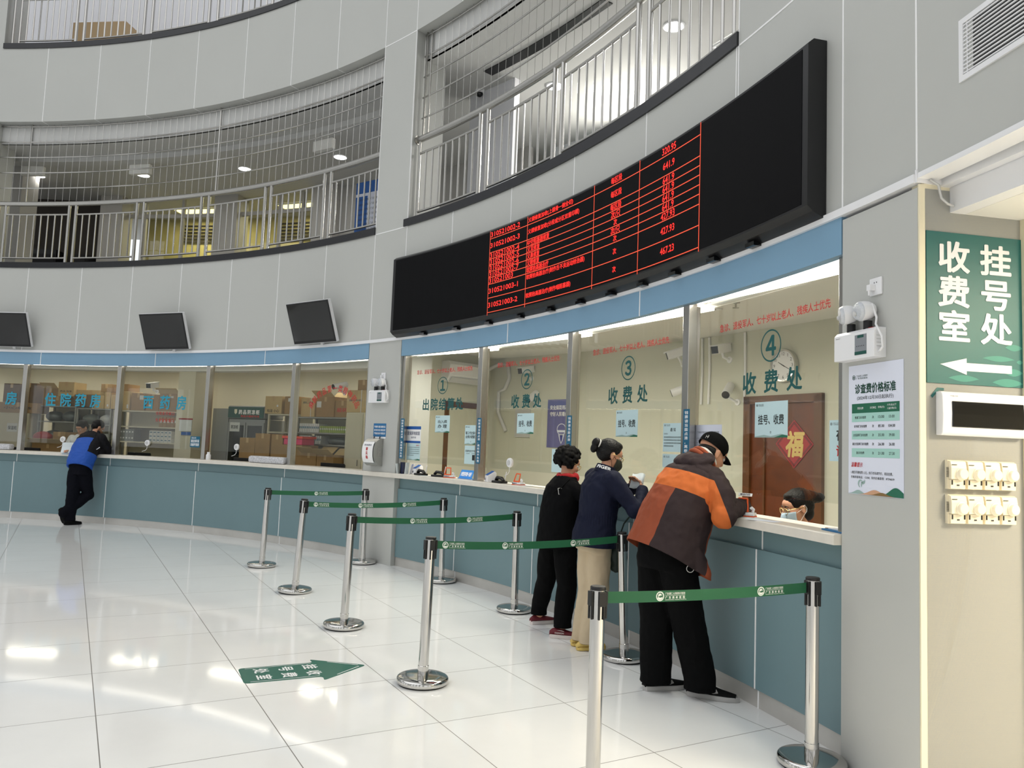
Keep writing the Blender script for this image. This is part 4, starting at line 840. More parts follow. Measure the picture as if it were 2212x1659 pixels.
def shelving(t0_, t1_, dr, depth, zs, label, m='shelf_grey'):
    tc = (t0_ + t1_) / 2; w_ = math.radians(t1_ - t0_) * (R + dr); X = fr(tc, dr, 0); t0 = thing('shelving_unit', label, 'shelving', X, 'pharmacy shelving')
    for x in (-w_ / 2 + .015, w_ / 2 - .015):
        for y in (.02, depth - .02): MB().box((x, y, zs[-1] / 2), (.03, .03, zs[-1])).build('upright', m, t0, local=True)
    for z in zs: MB().box((0, depth / 2, z - .012), (w_, depth, .024)).build('shelf', m, t0, local=True)
    MB().box((0, depth + .004, zs[-1] / 2), (w_, .006, zs[-1])).build('back_panel', 'cabinet_cream', t0, local=True)
shelving(82.85, 86.1, 1.55, .45, (.4, .9, 1.30, 1.65, 1.94), 'grey shelving unit with dark foil bags behind the pane with four characters'); shelving(79.75, 82.8, 1.55, .45, (.4, .9, 1.30, 1.62, 1.915), 'grey shelving unit with loose bags behind the man in the blue vest')
shelving(73.4, 79.6, 1.55, .45, (.4, .9, 1.33, 1.61, 1.90), 'cream shelving unit with small white boxes behind the pane with three characters', 'cabinet_cream'); shelving(56.95, 62.0, 1.45, .45, (.4, .9, 1.42, 1.61, 1.865), 'grey shelving unit with rows of folded leaflets behind the pane next to the pillar')
shelving(62.25, 65.0, 1.5, .45, (.9, 1.3, 1.6, 1.905), 'cream shelving unit right of the fridge', 'cabinet_cream')
def carton(th, z, w_, h_, dr, label, m='carton', d=0.36, tape=True, mark=None, flap=False, strap=None, words=None):
    X = fr(th, dr, z); t0 = thing('carton', label, 'carton', X, 'cartons in the pharmacy')
    mb = MB(); mb.box((0, d / 2, h_ / 2), (w_, d, h_)); mb.build('box', m, t0, local=True, bevel=.003)
    if tape: MB().box((0, d / 2, h_ + .0008), (.05, d, .0012)).box((0, -.0008, h_ - .04), (.05, .0012, .08)).build('tape', 'tape', t0, local=True)
    if mark: MB().box((mark[0] * w_, -.001, mark[1] * h_), (mark[2], .0015, mark[3])).build('paper_label', 'box_white', t0, local=True)
    if flap:
        for (c, a) in (((0, .0, h_), 55), ((0, d, h_), -50)): MB().box((0, 0, .08), (w_, .004, .16), T(*c) @ RX(math.radians(a))).build('flap', 'carton_pale', t0, local=True)
    if strap is not None: MB().box((strap * w_, d / 2 - .001, h_ / 2), (.012, d + .004, h_ + .003)).build('strap', 'box_white', t0, local=True)
    if words:
        mb = MB(); text(mb, words[0], lambda u, v: Vector((u, -.0012, v)), (-w_ * .36, h_ * words[1], w_ * .36, h_ * words[1] + words[2]), bold=.014); mb.build('printed_words', words[3], t0, local=True)
cl = [(87.51, 1.776, .748, .195, 1.45, 'wide low brown carton on the cream cabinet at the left photo edge', 'carton', dict(words=('小心轻放', .35, .05, 'ink'))), (88.3, 1.976, .30, .35, 1.5, 'dark brown carton on the wide low carton at the left photo edge', 'carton_dark', {}),
 (86.83, 1.976, .278, .37, 1.5, 'dark carton just right of the steel post at the left, on the wide carton', 'carton_dark', {}), (85.32, 1.94, .30, .33, 1.6, 'brown carton with raised pale flaps on the foil bag shelves', 'carton', dict(flap=True)),
 (84.55, 1.94, .20, .18, 1.56, 'small brown carton under the pale carton on the foil bag shelves', 'carton', {}), (83.95, 2.125, .319, .27, 1.58, 'pale carton stacked high over the first blue characters', 'carton_pale', dict(words=('药品 怕湿', .3, .03, 'ink'))),
 (82.3, 1.94, .433, .225, 1.6, 'long dark carton over the head of the man in the blue vest', 'carton_dark', {}), (82.0, 2.17, .62, .09, 1.65, 'flat pale carton lying on the long dark carton', 'carton_pale', {}), (81.05, 1.917, .20, .245, 1.6, 'pale square carton right of the long dark carton', 'carton_pale', {}),
 (80.33, 1.917, .119, .31, 1.6, 'narrow upright pale carton left of the second steel post', 'carton_pale', dict(mark=(.1, .2, .03, .04))), (79.78, 1.917, .105, .265, 1.6, 'narrow pale carton touching the second steel post', 'carton_pale', {}), (80.5, 2.23, .222, .15, 1.6, 'small carton on top of the narrow upright cartons', 'carton', {}),
 (79.0, 2.258, .225, .13, 1.56, 'small carton high behind the second steel post', 'carton', {}), (78.75, 1.902, .277, .35, 1.55, 'tall pale carton right of the second steel post', 'carton_pale', dict(mark=(.35, .2, .03, .07))), (77.4, 1.902, .285, .32, 1.55, 'brown carton with white address labels and a blue stripe', 'carton', dict(mark=(.25, .75, .08, .08))),
 (76.1, 1.902, .27, .30, 1.56, 'brown carton behind the first of the three blue characters', 'carton', dict(mark=(-.2, .3, .05, .05))), (74.5, 1.902, .45, .32, 1.55, 'large brown carton behind the last of the three blue characters', 'carton', dict(mark=(.1, .82, .06, .035), flap=True)),
 (64.44, 1.907, .37, .30, 1.48, 'pale carton sealed with green tape at the right end of the fridge', 'carton_pale', dict(mark=(.25, .45, .035, .035), words=('怕湿 小心', .08, .05, 'ink'))), (62.85, 1.907, .28, .30, 1.5, 'brown carton with two white labels left of the third steel post', 'carton', dict(mark=(-.1, .8, .07, .06))),
 (61.0, 1.867, .303, .31, 1.45, 'carton with an orange top stripe just right of the third steel post', 'carton_pale', dict(strap=.22, words=('康复新液口服溶液', .7, .035, 'ink_green'))), (59.3, 1.867, .40, .33, 1.44, 'brown carton with a white shipping label and raised flaps', 'carton', dict(mark=(-.35, .62, .1, .1), flap=True)),
 (57.75, 1.867, .35, .27, 1.46, 'brown carton with red symbols left of the pale strapped carton', 'carton', dict(words=('易碎', .3, .07, 'ink_red'))), (55.45, 1.937, .40, .345, 1.22, 'pale carton tied with blue straps beside the tall pillar', 'carton_pale', dict(strap=.3, words=('硫酸特布他林雾化', .5, .03, 'ink'))),
 (54.9, 2.284, .26, .16, 1.25, 'small carton at the very top beside the tall pillar', 'carton', {}), (64.75, 1.04, .33, .44, 1.0, 'brown carton on the bench in front of the fridge doors', 'carton', {}), (63.28, 1.04, .32, .52, 1.0, 'taller brown carton on the bench right of the fridge doors', 'carton', dict(words=('一次性用品', .2, .02, 'ink'))),
 (61.95, 1.04, .25, .51, 1.02, 'brown carton on the bench behind the third steel post', 'carton', {}), (60.45, 1.04, .50, .175, 1.0, 'low brown carton at the bottom of the stack under the pink basket', 'carton', {}), (60.45, 1.216, .48, .178, 1.0, 'brown carton directly under the pink basket', 'carton', {}),
 (58.7, 1.04, .33, .24, 1.0, 'left one of two open cartons near the pharmacy floor', 'carton', dict(flap=True)), (57.1, 1.04, .36, .22, 1.0, 'right one of two open cartons, beside the cream column', 'carton', dict(flap=True)), (83.4, 1.04, .62, .19, 1.05, 'wide open carton under the red bag', 'carton', dict(flap=True)),
 (83.0, 1.232, .24, .22, 1.2, 'small brown carton standing beside the red bag', 'carton', {})]
for th, z, w_, h_, dr, lab, m, kw in cl: carton(th, z, w_, h_, dr, lab, m, **kw)
# cabinets and columns
def cabinet(th, w_, h_, dr, d, label, m='cabinet_cream', doors=2):
    t0 = thing('cabinet', label, 'cabinet', fr(th, dr, 0)); MB().box((0, d / 2, h_ / 2), (w_, d, h_)).build('body', m, t0, local=True, bevel=.004)
    for i in range(doors):
        x = -w_ / 2 + w_ * (i + .5) / doors; p = MB().box((x, -.006, h_ / 2), (w_ / doors - .02, .012, h_ - .06)).build('door', m, t0, local=True, bevel=.003)
        MB().box((x + w_ / doors * .3, -.018, h_ * .6), (.012, .014, .09)).build('handle', 'steel', p, local=True)
    return t0
cb = cabinet(88.0, .70, 1.774, 1.45, .45, 'cream cabinet with a white word plate at the left photo edge', doors=1)
MB().box((.05, -.0135, 1.5), (.2, .002, .16)).build('word_plate', 'box_white', cb, local=True); mb = MB(); text(mb, '保温柜', lambda u, v: Vector((u, -.015, v)), (-.03, 1.46, .14, 1.53), bold=.02); mb.build('printed_words', 'ink', cb, local=True)
cabinet(55.35, .38, 1.935, 1.2, .4, 'narrow cream cabinet carrying the strapped carton beside the tall pillar', doors=1)
mb = MB(); mb.box((0, .15, 1.4), (.36, .3, 2.8), fr(70.95, 1.0, 0)); struct(mb.build('wall_pharmacy_column', 'cabinet_cream'))
t0 = thing('clipboard', 'white clipboard with a dark red clip hanging on the cream column', 'clipboard', fr(70.75, .99, 1.66)); MB().box((0, 0, 0), (.26, .008, .22)).build('board', 'box_white', t0, local=True); MB().box((0, -.006, .10), (.29, .01, .025)).build('clip', 'red_bag', t0, local=True); MB().box((.02, .0, -.15), (.2, .006, .055)).build('blue_label', 'blue_head', t0, local=True)
# fridge
t0 = thing('display_fridge', 'grey medicine fridge with a green lettered header and two dark glass doors', 'fridge', fr(66.95, 1.5, 0))
MB().box((0, .3, .90), (.80, .6, 1.80)).box((-.6, .25, .99), (.36, .5, 1.98)).build('body', 'fridge_grey', t0, local=True, bevel=.006)
MB().box((0, .22, 1.92), (.80, .5, .22)).build('header_box', 'fridge_grey', t0, local=True, bevel=.01); h = MB().box((0, -.035, 1.915), (.78, .02, .19)).build('header', 'green_deep', t0, local=True)
mb = MB()
for i, ch in enumerate('药品阴凉柜'): text(mb, ch, lambda u, v: Vector((u, -.046, v)), (-.15 + .095 * i, 1.885, -.075 + .095 * i, 1.96), bold=.03)
mb.build('white_lettering', 'white', h, local=True); mb = MB(); text(mb, '药品冷藏柜专用', lambda u, v: Vector((u, -.0465, v)), (-.10, 1.832, .3, 1.868), bold=.03); mb.build('red_lettering', 'ink_red', h, local=True)
mb = MB(); polym(mb, lambda u, v: Vector((u, -.046, v)), [(-.25, 1.97), (-.19, 1.97), (-.19, 1.91), (-.22, 1.88), (-.25, 1.91)]); mb.build('crest', 'cream', h, local=True)
for x in (-.2, .2):
    d_ = MB().box((x, -.01, .98), (.385, .02, 1.52)).build('door', 'fridge_grey', t0, local=True); MB().box((x, -.0215, .98), (.31, .003, 1.42)).build('glass', 'fridge_glass', d_, local=True); MB().box((x + (.17 if x < 0 else -.17), -.035, 1.0), (.018, .025, .5)).build('handle', 'chrome', d_, local=True)
mb = MB(); mb.box((-.24, -.025, 1.66), (.22, .002, .16)); nb = mb.build('paper_sign', 'box_white', t0, local=True); mb = MB(); text(mb, '阴凉柜', lambda u, v: Vector((u, -.0265, v)), (-.32, 1.625, -.16, 1.69), bold=.02); mb.build('printed_words', 'ink', nb, local=True)
# small goods on the shelves
rnd = random.Random(4)
def small_row(name, th, dr, z, n, w_, h_, d, m, label, cat, group, gap=.006, lean=0.0, nz=1):
    first = None
    for k in range(nz):
        for i in range(n):
            x = (i - (n - 1) / 2) * (w_ + gap); X = fr(th, dr, z + k * (h_ + .001)) @ T(x, 0, 0) @ RY(lean * rnd.uniform(.2, 1))
            if first is None:
                first = thing(name, label, cat, X, group); MB().box((0, d / 2, h_ / 2), (w_, d, h_)).build('body', m, first, local=True, bevel=.002); MB().box((0, -.0006, h_ * .55), (w_ * .6, .001, h_ * .25)).build('printed_band', 'notice_teal' if m == 'box_white' else 'box_white', first, local=True)
            else: dup(first, X)
small_row('medicine_box', 75.25, 1.58, 1.33, 6, .075, .07, .12, 'box_white', 'small white medicine box stacked on the cream shelf behind the three characters', 'box', 'small white medicine boxes', nz=3)
small_row('brown_box', 74.6, 1.58, 1.61, 5, .075, .19, .2, 'carton', 'upright brown box on the upper cream shelf behind the red words', 'box', 'upright brown boxes')
small_row('file_box', 78.3, 1.58, 1.33, 5, .055, .11, .2, 'file_grey', 'grey file box standing in two rows right of the second steel post', 'file box', 'grey file boxes', nz=2)
small_row('leaflet_pack', 60.9, 1.48, 1.61, 11, .034, .145, .2, 'box_white', 'white folded leaflet pack in the upper row behind the third steel post', 'leaflet pack', 'white leaflet packs, upper row')
small_row('leaflet_pack', 58.55, 1.48, 1.61, 15, .036, .11, .2, 'leaf_green', 'yellowish green leaflet pack in the upper row beside the white packs', 'leaflet pack', 'green leaflet packs')
small_row('leaflet_pack', 61.2, 1.48, 1.42, 7, .034, .135, .2, 'box_white', 'white leaflet pack in the lower row behind the third steel post', 'leaflet pack', 'white leaflet packs, lower row')
small_row('leaflet_pack', 60.0, 1.48, 1.42, 3, .034, .135, .2, 'box_white', 'white leaflet pack leaning in the lower row beyond the gap', 'leaflet pack', 'leaning white leaflet packs', lean=.16)
def bag(th, dr, z, s_, m, label, name='bag', n=1):
    mb = MB(); rb = random.Random(int(th * 100))
    mb.ball((0, s_[1] / 2, s_[2] * .46), (s_[0] / 2, s_[1] / 2, s_[2] / 2), 20)
    for v in mb.v:
        k = 1 + rb.uniform(-.09, .09); v.x *= k; v.y *= k
        if v.z < s_[2] * .12: v.z = 0
    X = fr(th, dr, z); mb.v = [X @ v for v in mb.v]; o = mb.build(name, m, None, 60, sub=1); tag(o, label, 'bag', 'bags in the pharmacy'); return o
bag(84.5, 1.1, 1.232, (.36, .26, .23), 'red_bag', 'dark red plastic bag lying on the wide open carton', 'plastic_bag')
bag(85.2, 1.6, 1.65, (.34, .3, .2), 'foil_bag', 'dark foil bag on the upper shelf, left one of the pair', 'foil_bag'); bag(83.8, 1.6, 1.65, (.34, .3, .21), 'foil_bag', 'dark foil bag on the upper shelf, right one of the pair', 'foil_bag')
bag(85.2, 1.6, 1.30, (.34, .3, .19), 'foil_bag', 'dark foil bag on the middle shelf above the red bag', 'foil_bag'); bag(83.7, 1.6, 1.30, (.34, .3, .2), 'foil_bag', 'dark foil bag on the middle shelf left of the man in the blue vest', 'foil_bag')
bag(82.0, 1.6, 1.62, (.36, .3, .2), 'file_grey', 'pale plastic bag on the shelf above the head of the bent man', 'plastic_bag'); bag(80.6, 1.6, 1.62, (.3, .3, .2), 'box_white', 'whitish plastic bag on the shelf right of the bent man', 'plastic_bag')
bag(80.5, 1.6, 1.30, (.32, .3, .16), 'box_white', 'crumpled pale bag on the middle shelf right of the bent man', 'plastic_bag'); bag(82.1, 1.6, 1.30, (.3, .3, .18), 'carton_pale', 'tan paper bag on the middle shelf behind the bent man', 'paper_bag')
bag(58.6, 1.5, 1.42, (.5, .3, .13), 'foil_bag', 'dark plastic bag on the lower shelf behind the pane next to the pillar', 'plastic_bag')
t0 = thing('basket', 'pink plastic basket with a coral rim on the cartons behind the third steel post', 'basket', fr(60.42, 1.02, 1.396)); mb = MB(); mb.prism([(-.2, 0), (.2, 0), (.2, .28), (-.2, .28)], 0, .1); mb.build('tub', 'pink', t0, local=True, bevel=.01); MB().box((0, .14, .118), (.45, .32, .04)).build('rim', 'coral', t0, local=True, bevel=.008)
def monitor(th, dr, label, z=0.76, top=1.16, w_=.50, yaw=0, logo_=None):
    X = fr(th, dr, z) @ RZ(math.radians(yaw)); t0 = thing('monitor', label, 'monitor', X, 'monitors on the inner desks'); h_ = .32; zc = top - z - h_ / 2
    mb = MB(); mb.box((0, 0, zc), (w_, .025, h_)); mb.box((0, .01, zc), (w_ * .6, .04, h_ * .6)); mb.build('back_shell', 'black', t0, local=True, bevel=.006); MB().box((0, .0, (top - z - h_) / 2), (.05, .03, max(.04, top - z - h_ + .04))).build('stand', 'black', t0, local=True); MB().box((0, 0, .006), (.22, .18, .012)).build('foot', 'black', t0, local=True)
    MB().box((0, .033 if not logo_ else .033, zc), (w_ - .03, .002, h_ - .03)).build('screen', 'tv_glass', t0, local=True)
    if logo_: mb = MB(); text(mb, logo_, lambda u, v: Vector((u, -.0135, v)), (-.04, zc + h_ * .34, .04, zc + h_ * .34 + .018), bold=.02); mb.build('printed_mark', 'grille_dark', t0, local=True)
monitor(73.37, .6, 'back of a black monitor behind the counter right of the bent man', w_=.46, logo_='ASUS'); monitor(63.04, .6, 'back of a black monitor behind the counter in front of the fridge', w_=.48, logo_='ASUS'); monitor(54.36, .6, 'back of a black monitor behind the counter next to the tall pillar', w_=.5, logo_='lenovo')
monitor(83.6, .6, 'back of a black monitor under the wide open carton', w_=.5)
monitor(14.9, .56, 'black monitor behind the counter at the right edge of window 4', top=1.29, w_=.42)
# goods on the pharmacy counter
t0 = thing('bottle', 'small white plastic bottle on the counter by the steel post', 'bottle', fr(63.9, .03, 1.12)); MB().lathe([(0, 0), (.034, 0), (.036, .006), (.036, .075), (.022, .092), (0, .092)], 20).build('body', 'plastic_white', t0, 40, local=True); MB().lathe([(0, .092), (.022, .092), (.022, .12), (0, .12)], 18).build('cap', 'plastic_white', t0, 40, local=True)
mat('newsprint', (206, 206, 210), 0.8, noise=(60, 0.35))
for th, w_, lab in ((57.75, .76, 'wrapped bundle of printed bags on the counter left of the third steel post'), (84.5, .72, 'wrapped bundle of printed bags on the counter at the left photo edge')):
    mb = MB(); mb.box((0, .0, .052), (w_, .13, .10), fr(th, .035, 1.12)); o = mb.build('paper_bundle', 'newsprint', None, bevel=.03); tag(o, lab, 'bundle', 'wrapped bundles on the counter')
for th, lab in ((78.48, 'white round intercom speaker on the pane by the bent man'), (70.41, 'white round intercom speaker on the pane with three characters'), (61.45, 'white round intercom speaker on the pane in front of the fridge'), (34.63, 'white round intercom speaker with a looping cable on window 2'), (27.4, 'white round intercom speaker just left of the woman in navy')):
    t0 = thing('intercom', lab, 'intercom', fr(th, .10, 1.335), 'round intercom speakers on the panes'); X = RX(math.radians(90))
    MB().lathe([(0, -.012), (.046, -.012), (.05, 0), (.046, .014), (.03, .016), (0, .016)], 24, X).build('disc', 'plastic_white', t0, 40, local=True); MB().lathe([(0, .0162), (.028, .0162), (.028, .0185), (0, .0185)], 20, X).build('speaker_mesh', 'plastic_grey', t0, local=True)
    MB().tube([(0, -.005, -.045), (0, -.005, -.09), (-.03, -.005, -.12), (-.10, -.0, -.14)], .004, 6).build('cable', 'plastic_white', t0, 60, local=True)
# ------------------------------------------------------------------ charging office
X = fr(27.09, 2.2, 0)
mb = MB(); mb.box((-.455, -.02, 1.05), (.09, .06, 2.1), X); mb.box((.455, -.02, 1.05), (.09, .06, 2.1), X); mb.box((0, -.02, 2.07), (1.0, .06, .08), X); mb.box((0, -.008, 1.02), (.83, .03, 2.03), X, 1); mb.box((-.22, -.03, 1.4), (.02, .02, 1.1), X); struct(mb.build('door_1', ['wood_frame', 'wood']))
mat('fu_red', (160, 26, 30), 0.5)
fu = thing('door_decoration', 'red diamond paper with a gold character on the brown door', 'decoration', X @ T(.16, -.03, 1.63)); D45 = RY(math.radians(45))
MB().box((0, 0, 0), (.33, .002, .33), D45).build('paper', 'fu_red', fu, local=True); mat('gold', (226, 196, 120), 0.35, 0.5)
mat('dull_red', (112, 18, 20), 0.5); mb = MB(); mp = lambda u, v: Vector((u, -.0018, v))
for s_ in (-1, 1):
    for a in (0, 90): mb.box((s_ * .145, -.0015, 0), (.02, .001, .31), D45 @ RY(math.radians(a)))
mb.build('border', 'dull_red', fu, local=True); mb = MB(); text(mb, '福', lambda u, v: Vector((u, -.003, v)), (-.10, -.12, .10, .12), bold=.03, shear=.12); mb.build('gold_character', 'gold', fu, local=True)
XE = fr(47.6); E_ = lambda u, z, off=0: XE @ Vector((off, u, z))     # end wall of the office, seen from the right
mb = MB(); mb.box((.025, 1.33, 1.05), (.05, .08, 2.1), XE); mb.box((.025, 2.09, 1.05), (.05, .08, 2.1), XE); mb.box((.025, 1.71, 2.07), (.05, .84, .08), XE); mb.box((.012, 1.71, 1.02), (.024, .7, 2.03), XE, 1)
for z in (.6, 1.45): mb.box((.026, 1.71, z), (.012, .5, .6), XE, 0)
struct(mb.build('door_2', ['wood_frame', 'wood']))
ck = thing('wall_clock', 'round silver rimmed wall clock over the brown door, behind the number 4', 'clock', fr(27.0, 2.17, 2.40)); XX = RX(math.radians(90))
MB().lathe([(0, -.03), (.165, -.03), (.168, 0), (.16, .02), (.145, .02), (.145, .008), (0, .008)], 40, XX).build('rim', 'chrome', ck, 40, local=True); MB().lathe([(0, .008), (.144, .008), (.144, .010), (0, .010)], 36, XX).build('dial', 'plastic_white', ck, 40, local=True)
mb = MB(); mp = lambda u, v: Vector((u, -.0112, v))
for i in range(1, 13): a = math.radians(90 - 30 * i); c = (.115 * math.cos(a), .115 * math.sin(a)); text(mb, str(i), mp, (c[0] - .016, c[1] - .016, c[0] + .016, c[1] + .016), keep=True)
mb.build('numerals', 'black', ck, local=True)
for a, l_, wd, nm in ((150, .075, .006, 'hour_hand'), (-28, .11, .0045, 'minute_hand')):
    r_ = math.radians(a); d = Vector((math.cos(r_), math.sin(r_))); p = Vector((-d.y, d.x)) * wd; mb = MB(); polym(mb, lambda u, v: Vector((u, -.0125, v)), [tuple(-d * .02 - p), tuple(d * l_ - p * .4), tuple(d * l_ + p * .4), tuple(-d * .02 + p)]); mb.build(nm, 'black', ck, local=True)
def cctv(X, label, yaw, pitch, kind=0):
    t0 = thing('security_camera', label, 'security camera', X, 'security cameras'); Y = T(0, -.16, 0) @ RZ(math.radians(yaw)) @ RX(math.radians(pitch))
    if kind == 0:
        b = MB().rbox((0, .04, 0), (.09, .24, .085), .018, Y); MB.box(b, (0, .03, .048), (.10, .27, .008), Y); b.build('body', 'plastic_white', t0, local=True); MB().box((0, -.083, 0), (.082, .006, .075), Y).build('front_window', 'black_gloss', t0, local=True)
    else:
        MB().tube([(0, .16, 0), (0, -.08, 0)], .045, 20, X=Y).build('body', 'plastic_white', t0, 40, local=True); MB().tube([(0, -.078, 0), (0, -.086, 0)], .041, 20, X=Y).build('front_window', 'black_gloss', t0, 40, local=True)
    MB().tube([Y @ Vector((0, .04, -.04)), Y @ Vector((0, .05, -.09)), Vector((0, -.03, -.10)), Vector((0, 0, -.10))], .014, 8).build('bracket', 'plastic_white', t0, 60, local=True); MB().tube([(0, -.001, -.10), (0, -.015, -.10)], .035, 14).build('wall_plate', 'plastic_white', t0, 40, local=True)
cctv(fr(32.95, 2.2, 2.62), 'white box camera pointing left, upper one behind the post between windows 3 and 4', -42, 18); cctv(fr(32.6, 2.2, 2.20), 'white bullet camera pointing left, lower one behind the post between windows 3 and 4', -48, 22, 1)
cctv(fr(30.1, 2.2, 2.62), 'white box camera facing out, upper one left of the number 4', 8, 12); cctv(fr(29.6, 2.2, 2.16), 'white bullet camera facing down right, lower one left of the number 4', 32, 28, 1)
cctv(fr(44.0, 2.2, 2.58), 'dark faced box camera high behind the number 2', -5, 12); cctv(fr(43.4, 2.2, 2.19), 'white bullet camera behind the lettering of window 2', 10, 30, 1)
for th in (31.75, 31.3, 29.2): tag(MB().tube([fr(th, 2.185, 0) @ Vector((0, 0, 2.05)), fr(th, 2.185, 0) @ Vector((.01, 0, 2.4)), fr(th, 2.185, 0) @ Vector((0, 0, 2.79))], .014, 8).build('cable_trunk', 'plastic_white', None, 60), 'white cable trunk beside the %s on the office wall' % {31.75: 'left camera pair, outer one', 31.3: 'left camera pair, inner one', 29.2: 'right camera pair'}[th], 'cable trunk')
ac = thing('air_conditioner', 'white wall air conditioner on the office end wall behind window 1', 'air conditioner', XE @ T(0.0, 1.6, 2.5))
def eprism(pts, u0, u1): k = len(pts); return ([E_(u0, p[1], p[0]) for p in pts] + [E_(u1, p[1], p[0]) for p in pts], [tuple(range(k)), tuple(reversed(range(k, 2 * k)))] + [(i, i + k, (i + 1) % k + k, (i + 1) % k) for i in range(k)])
mb = MB(); mb.add(*eprism([(0, 2.38), (0, 2.67), (.17, 2.67), (.21, 2.62), (.21, 2.47), (.15, 2.38)], 1.2, 2.0)); mb.build('housing', 'plastic_white', ac, bevel=.01); mb = MB(); mb.add(*eprism([(.155, 2.375), (.21, 2.44), (.215, 2.43), (.165, 2.37)], 1.24, 1.96)); mb.build('flap', 'plastic_grey', ac)
P_ = lambda th, z: cp(th, 2.17, z)
tag(MB().tube([E_(2.0, 2.6, .12), P_(46.6, 2.72), P_(45.9, 2.70), P_(45.75, 2.5), P_(46.1, 2.34), P_(46.6, 2.3), P_(46.6, 2.0), P_(45.9, 1.72)], .028, 8).build('pipe', 'plastic_grey', None, 60), 'grey insulated pipe looping from the air conditioner along the office corner', 'pipe')
t0 = thing('electric_panel', 'grey flush electric panel partly hidden behind the sheet on window 2', 'electric box', fr(44.6, 2.19, 1.84)); MB().box((0, 0, 0), (.30, .02, .40)).build('frame', 'plastic_grey', t0, local=True, bevel=.003); MB().box((0, -.012, -.01), (.25, .006, .33)).build('door', 'plastic_grey', t0, local=True, bevel=.002)
def purple(mb, mp): text(mb, '安全规范用基金', mp, (-.2, .19, .2, .25), bold=.02); text(mb, '守好人民看病钱', mp, (-.2, .10, .2, .16), bold=.02)
def drop(mb, mp): ringm(mb, mp, (.03, -.08), .07, .08, ax=1.1); polym(mb, mp, [(-.03, -.14), (.09, -.14), (.06, -.23), (.03, -.28), (0, -.23)]); polym(mb, mp, [(-.05, -.09), (.11, -.09), (.10, -.12), (-.04, -.12)])
sheet('wall_poster', fr(41.6, 2.19, 1.84), .50, .66, 'poster_purple', 'purple poster with white headline and a glass bowl on the office wall behind window 2', 'poster', [('white', purple), ('lavender', drop), ('poster_violet', lambda mb, mp: polym(mb, mp, [(.0, -.16), (.06, -.16), (.05, -.22), (.03, -.26), (.01, -.22)]))])
sheet('wall_notice', XE @ T(.004, 1.22, 1.5) @ RZ(math.radians(90)), .26, .62, 'paper', 'tall white notice of fine print on the end wall behind window 1', 'notice', [('grille_dark', lines_(-.11, .11, .27, 9, .026, .011)), ('grille_dark', lines_(-.11, .11, -.06, 9, .026, .011))])
# things on the office counter
def pay_stand(th, dr, yaw, label, tall=False):
    X = fr(th, dr, 1.12) @ RZ(math.radians(yaw)); t0 = thing('payment_stand', label, 'payment stand', X, 'orange payment code stands')
    MB().box((0, 0, .004), (.125, .075, .008)).build('foot', 'orange', t0, local=True, bevel=.002); MB().box((0, 0, .018), (.122, .072, .02)).build('base', 'plastic_white', t0, local=True, bevel=.006)
    mb = MB(); mp = lambda u, v: T(-.02, -.012, .03) @ RX(math.radians(-18)) @ Vector((u, 0, v)); h_ = .085
    for (a, b, r0, r1) in (((-.036, 0), (-.028, h_), .007, .005), ((.036, 0), (.028, h_), .007, .005), ((-.028, h_), (.028, h_), .006, .006), ((-.036, .006), (.036, .006), .007, .007)): mb.tube([mp(*a), mp(*b)], [r0, r1], 8)
    mb.build('frame', 'orange', t0, 40, local=True)
    mb = MB(); mb.tube([(.045, 0, .03), (.05, 0, .05), (.04, 0, .058), (.032, 0, .05)], .009, 8); mb.build('scanner_hook', 'plastic_white', t0, 60, local=True)
    mb = MB(); text(mb, '医保支付', lambda u, v: Vector((u, -.0368, v)), (-.055, .012, .01, .026), bold=.02); mb.build('printed_words', 'navy_print', t0, local=True)
    if tall:
        mb = MB(); mb.box((0, 0, 0), (.085, .003, .022), T(-.01, .03, .135) @ RX(math.radians(-40))); pl_ = mb.build('word_plate', 'white', t0, local=True)
        mb = MB(); text(mb, '微信扫码', lambda u, v: T(-.01, .03, .135) @ RX(math.radians(-40)) @ Vector((u, -.002, v)), (-.032, -.008, .03, .008), bold=.02); mb.build('printed_words', 'ink', pl_, local=True)
pay_stand(18.08, .05, 40, 'orange and white payment stand by the elbow of the man in orange', True); pay_stand(33.48, .05, 10, 'orange and white payment stand on the counter of window 2'); pay_stand(39.9, .08, 35, 'orange and white payment stand on the counter of window 1 left of the blue plaque'); 
def reader(th, dr, yaw, label):
    t0 = thing('card_reader', label, 'card reader', fr(th, dr, 1.12) @ RZ(math.radians(yaw)), 'white card readers'); mb = MB(); pts = [(-.05, 0), (.05, 0), (.05, .10), (.03, .115), (-.045, .07)]; k = 5
    vs = [(-.055, p[0], p[1]) for p in pts] + [(.055, p[0], p[1]) for p in pts]; mb.add(vs, [tuple(range(k)), tuple(reversed(range(k, 2 * k)))] + [(i, i + k, (i + 1) % k + k, (i + 1) % k) for i in range(k)]); mb.build('body', 'plastic_white', t0, local=True, bevel=.006)
    MB().box((0, -.008, .096), (.09, .085, .004), RX(0)).build('blue_top', 'blue_head', t0, local=True) if 0 else None
    mb = MB(); mb.quad((-.05, -.045, .073), (.05, -.045, .073), (.05, .028, .117), (-.05, .028, .117)); mb.build('blue_top', 'blue_head', t0, local=True); mb = MB(); text(mb, '社保卡', lambda u, v: Vector((u, -.0515, v)), (-.045, .02, .0, .045), bold=.02); mb.build('printed_words', 'navy_print', t0, local=True)
reader(43.3, .13, -15, 'white and blue card reader at the left end of window 1'); reader(35.95, .05, -18, 'white and blue card reader on the counter left of window 2')
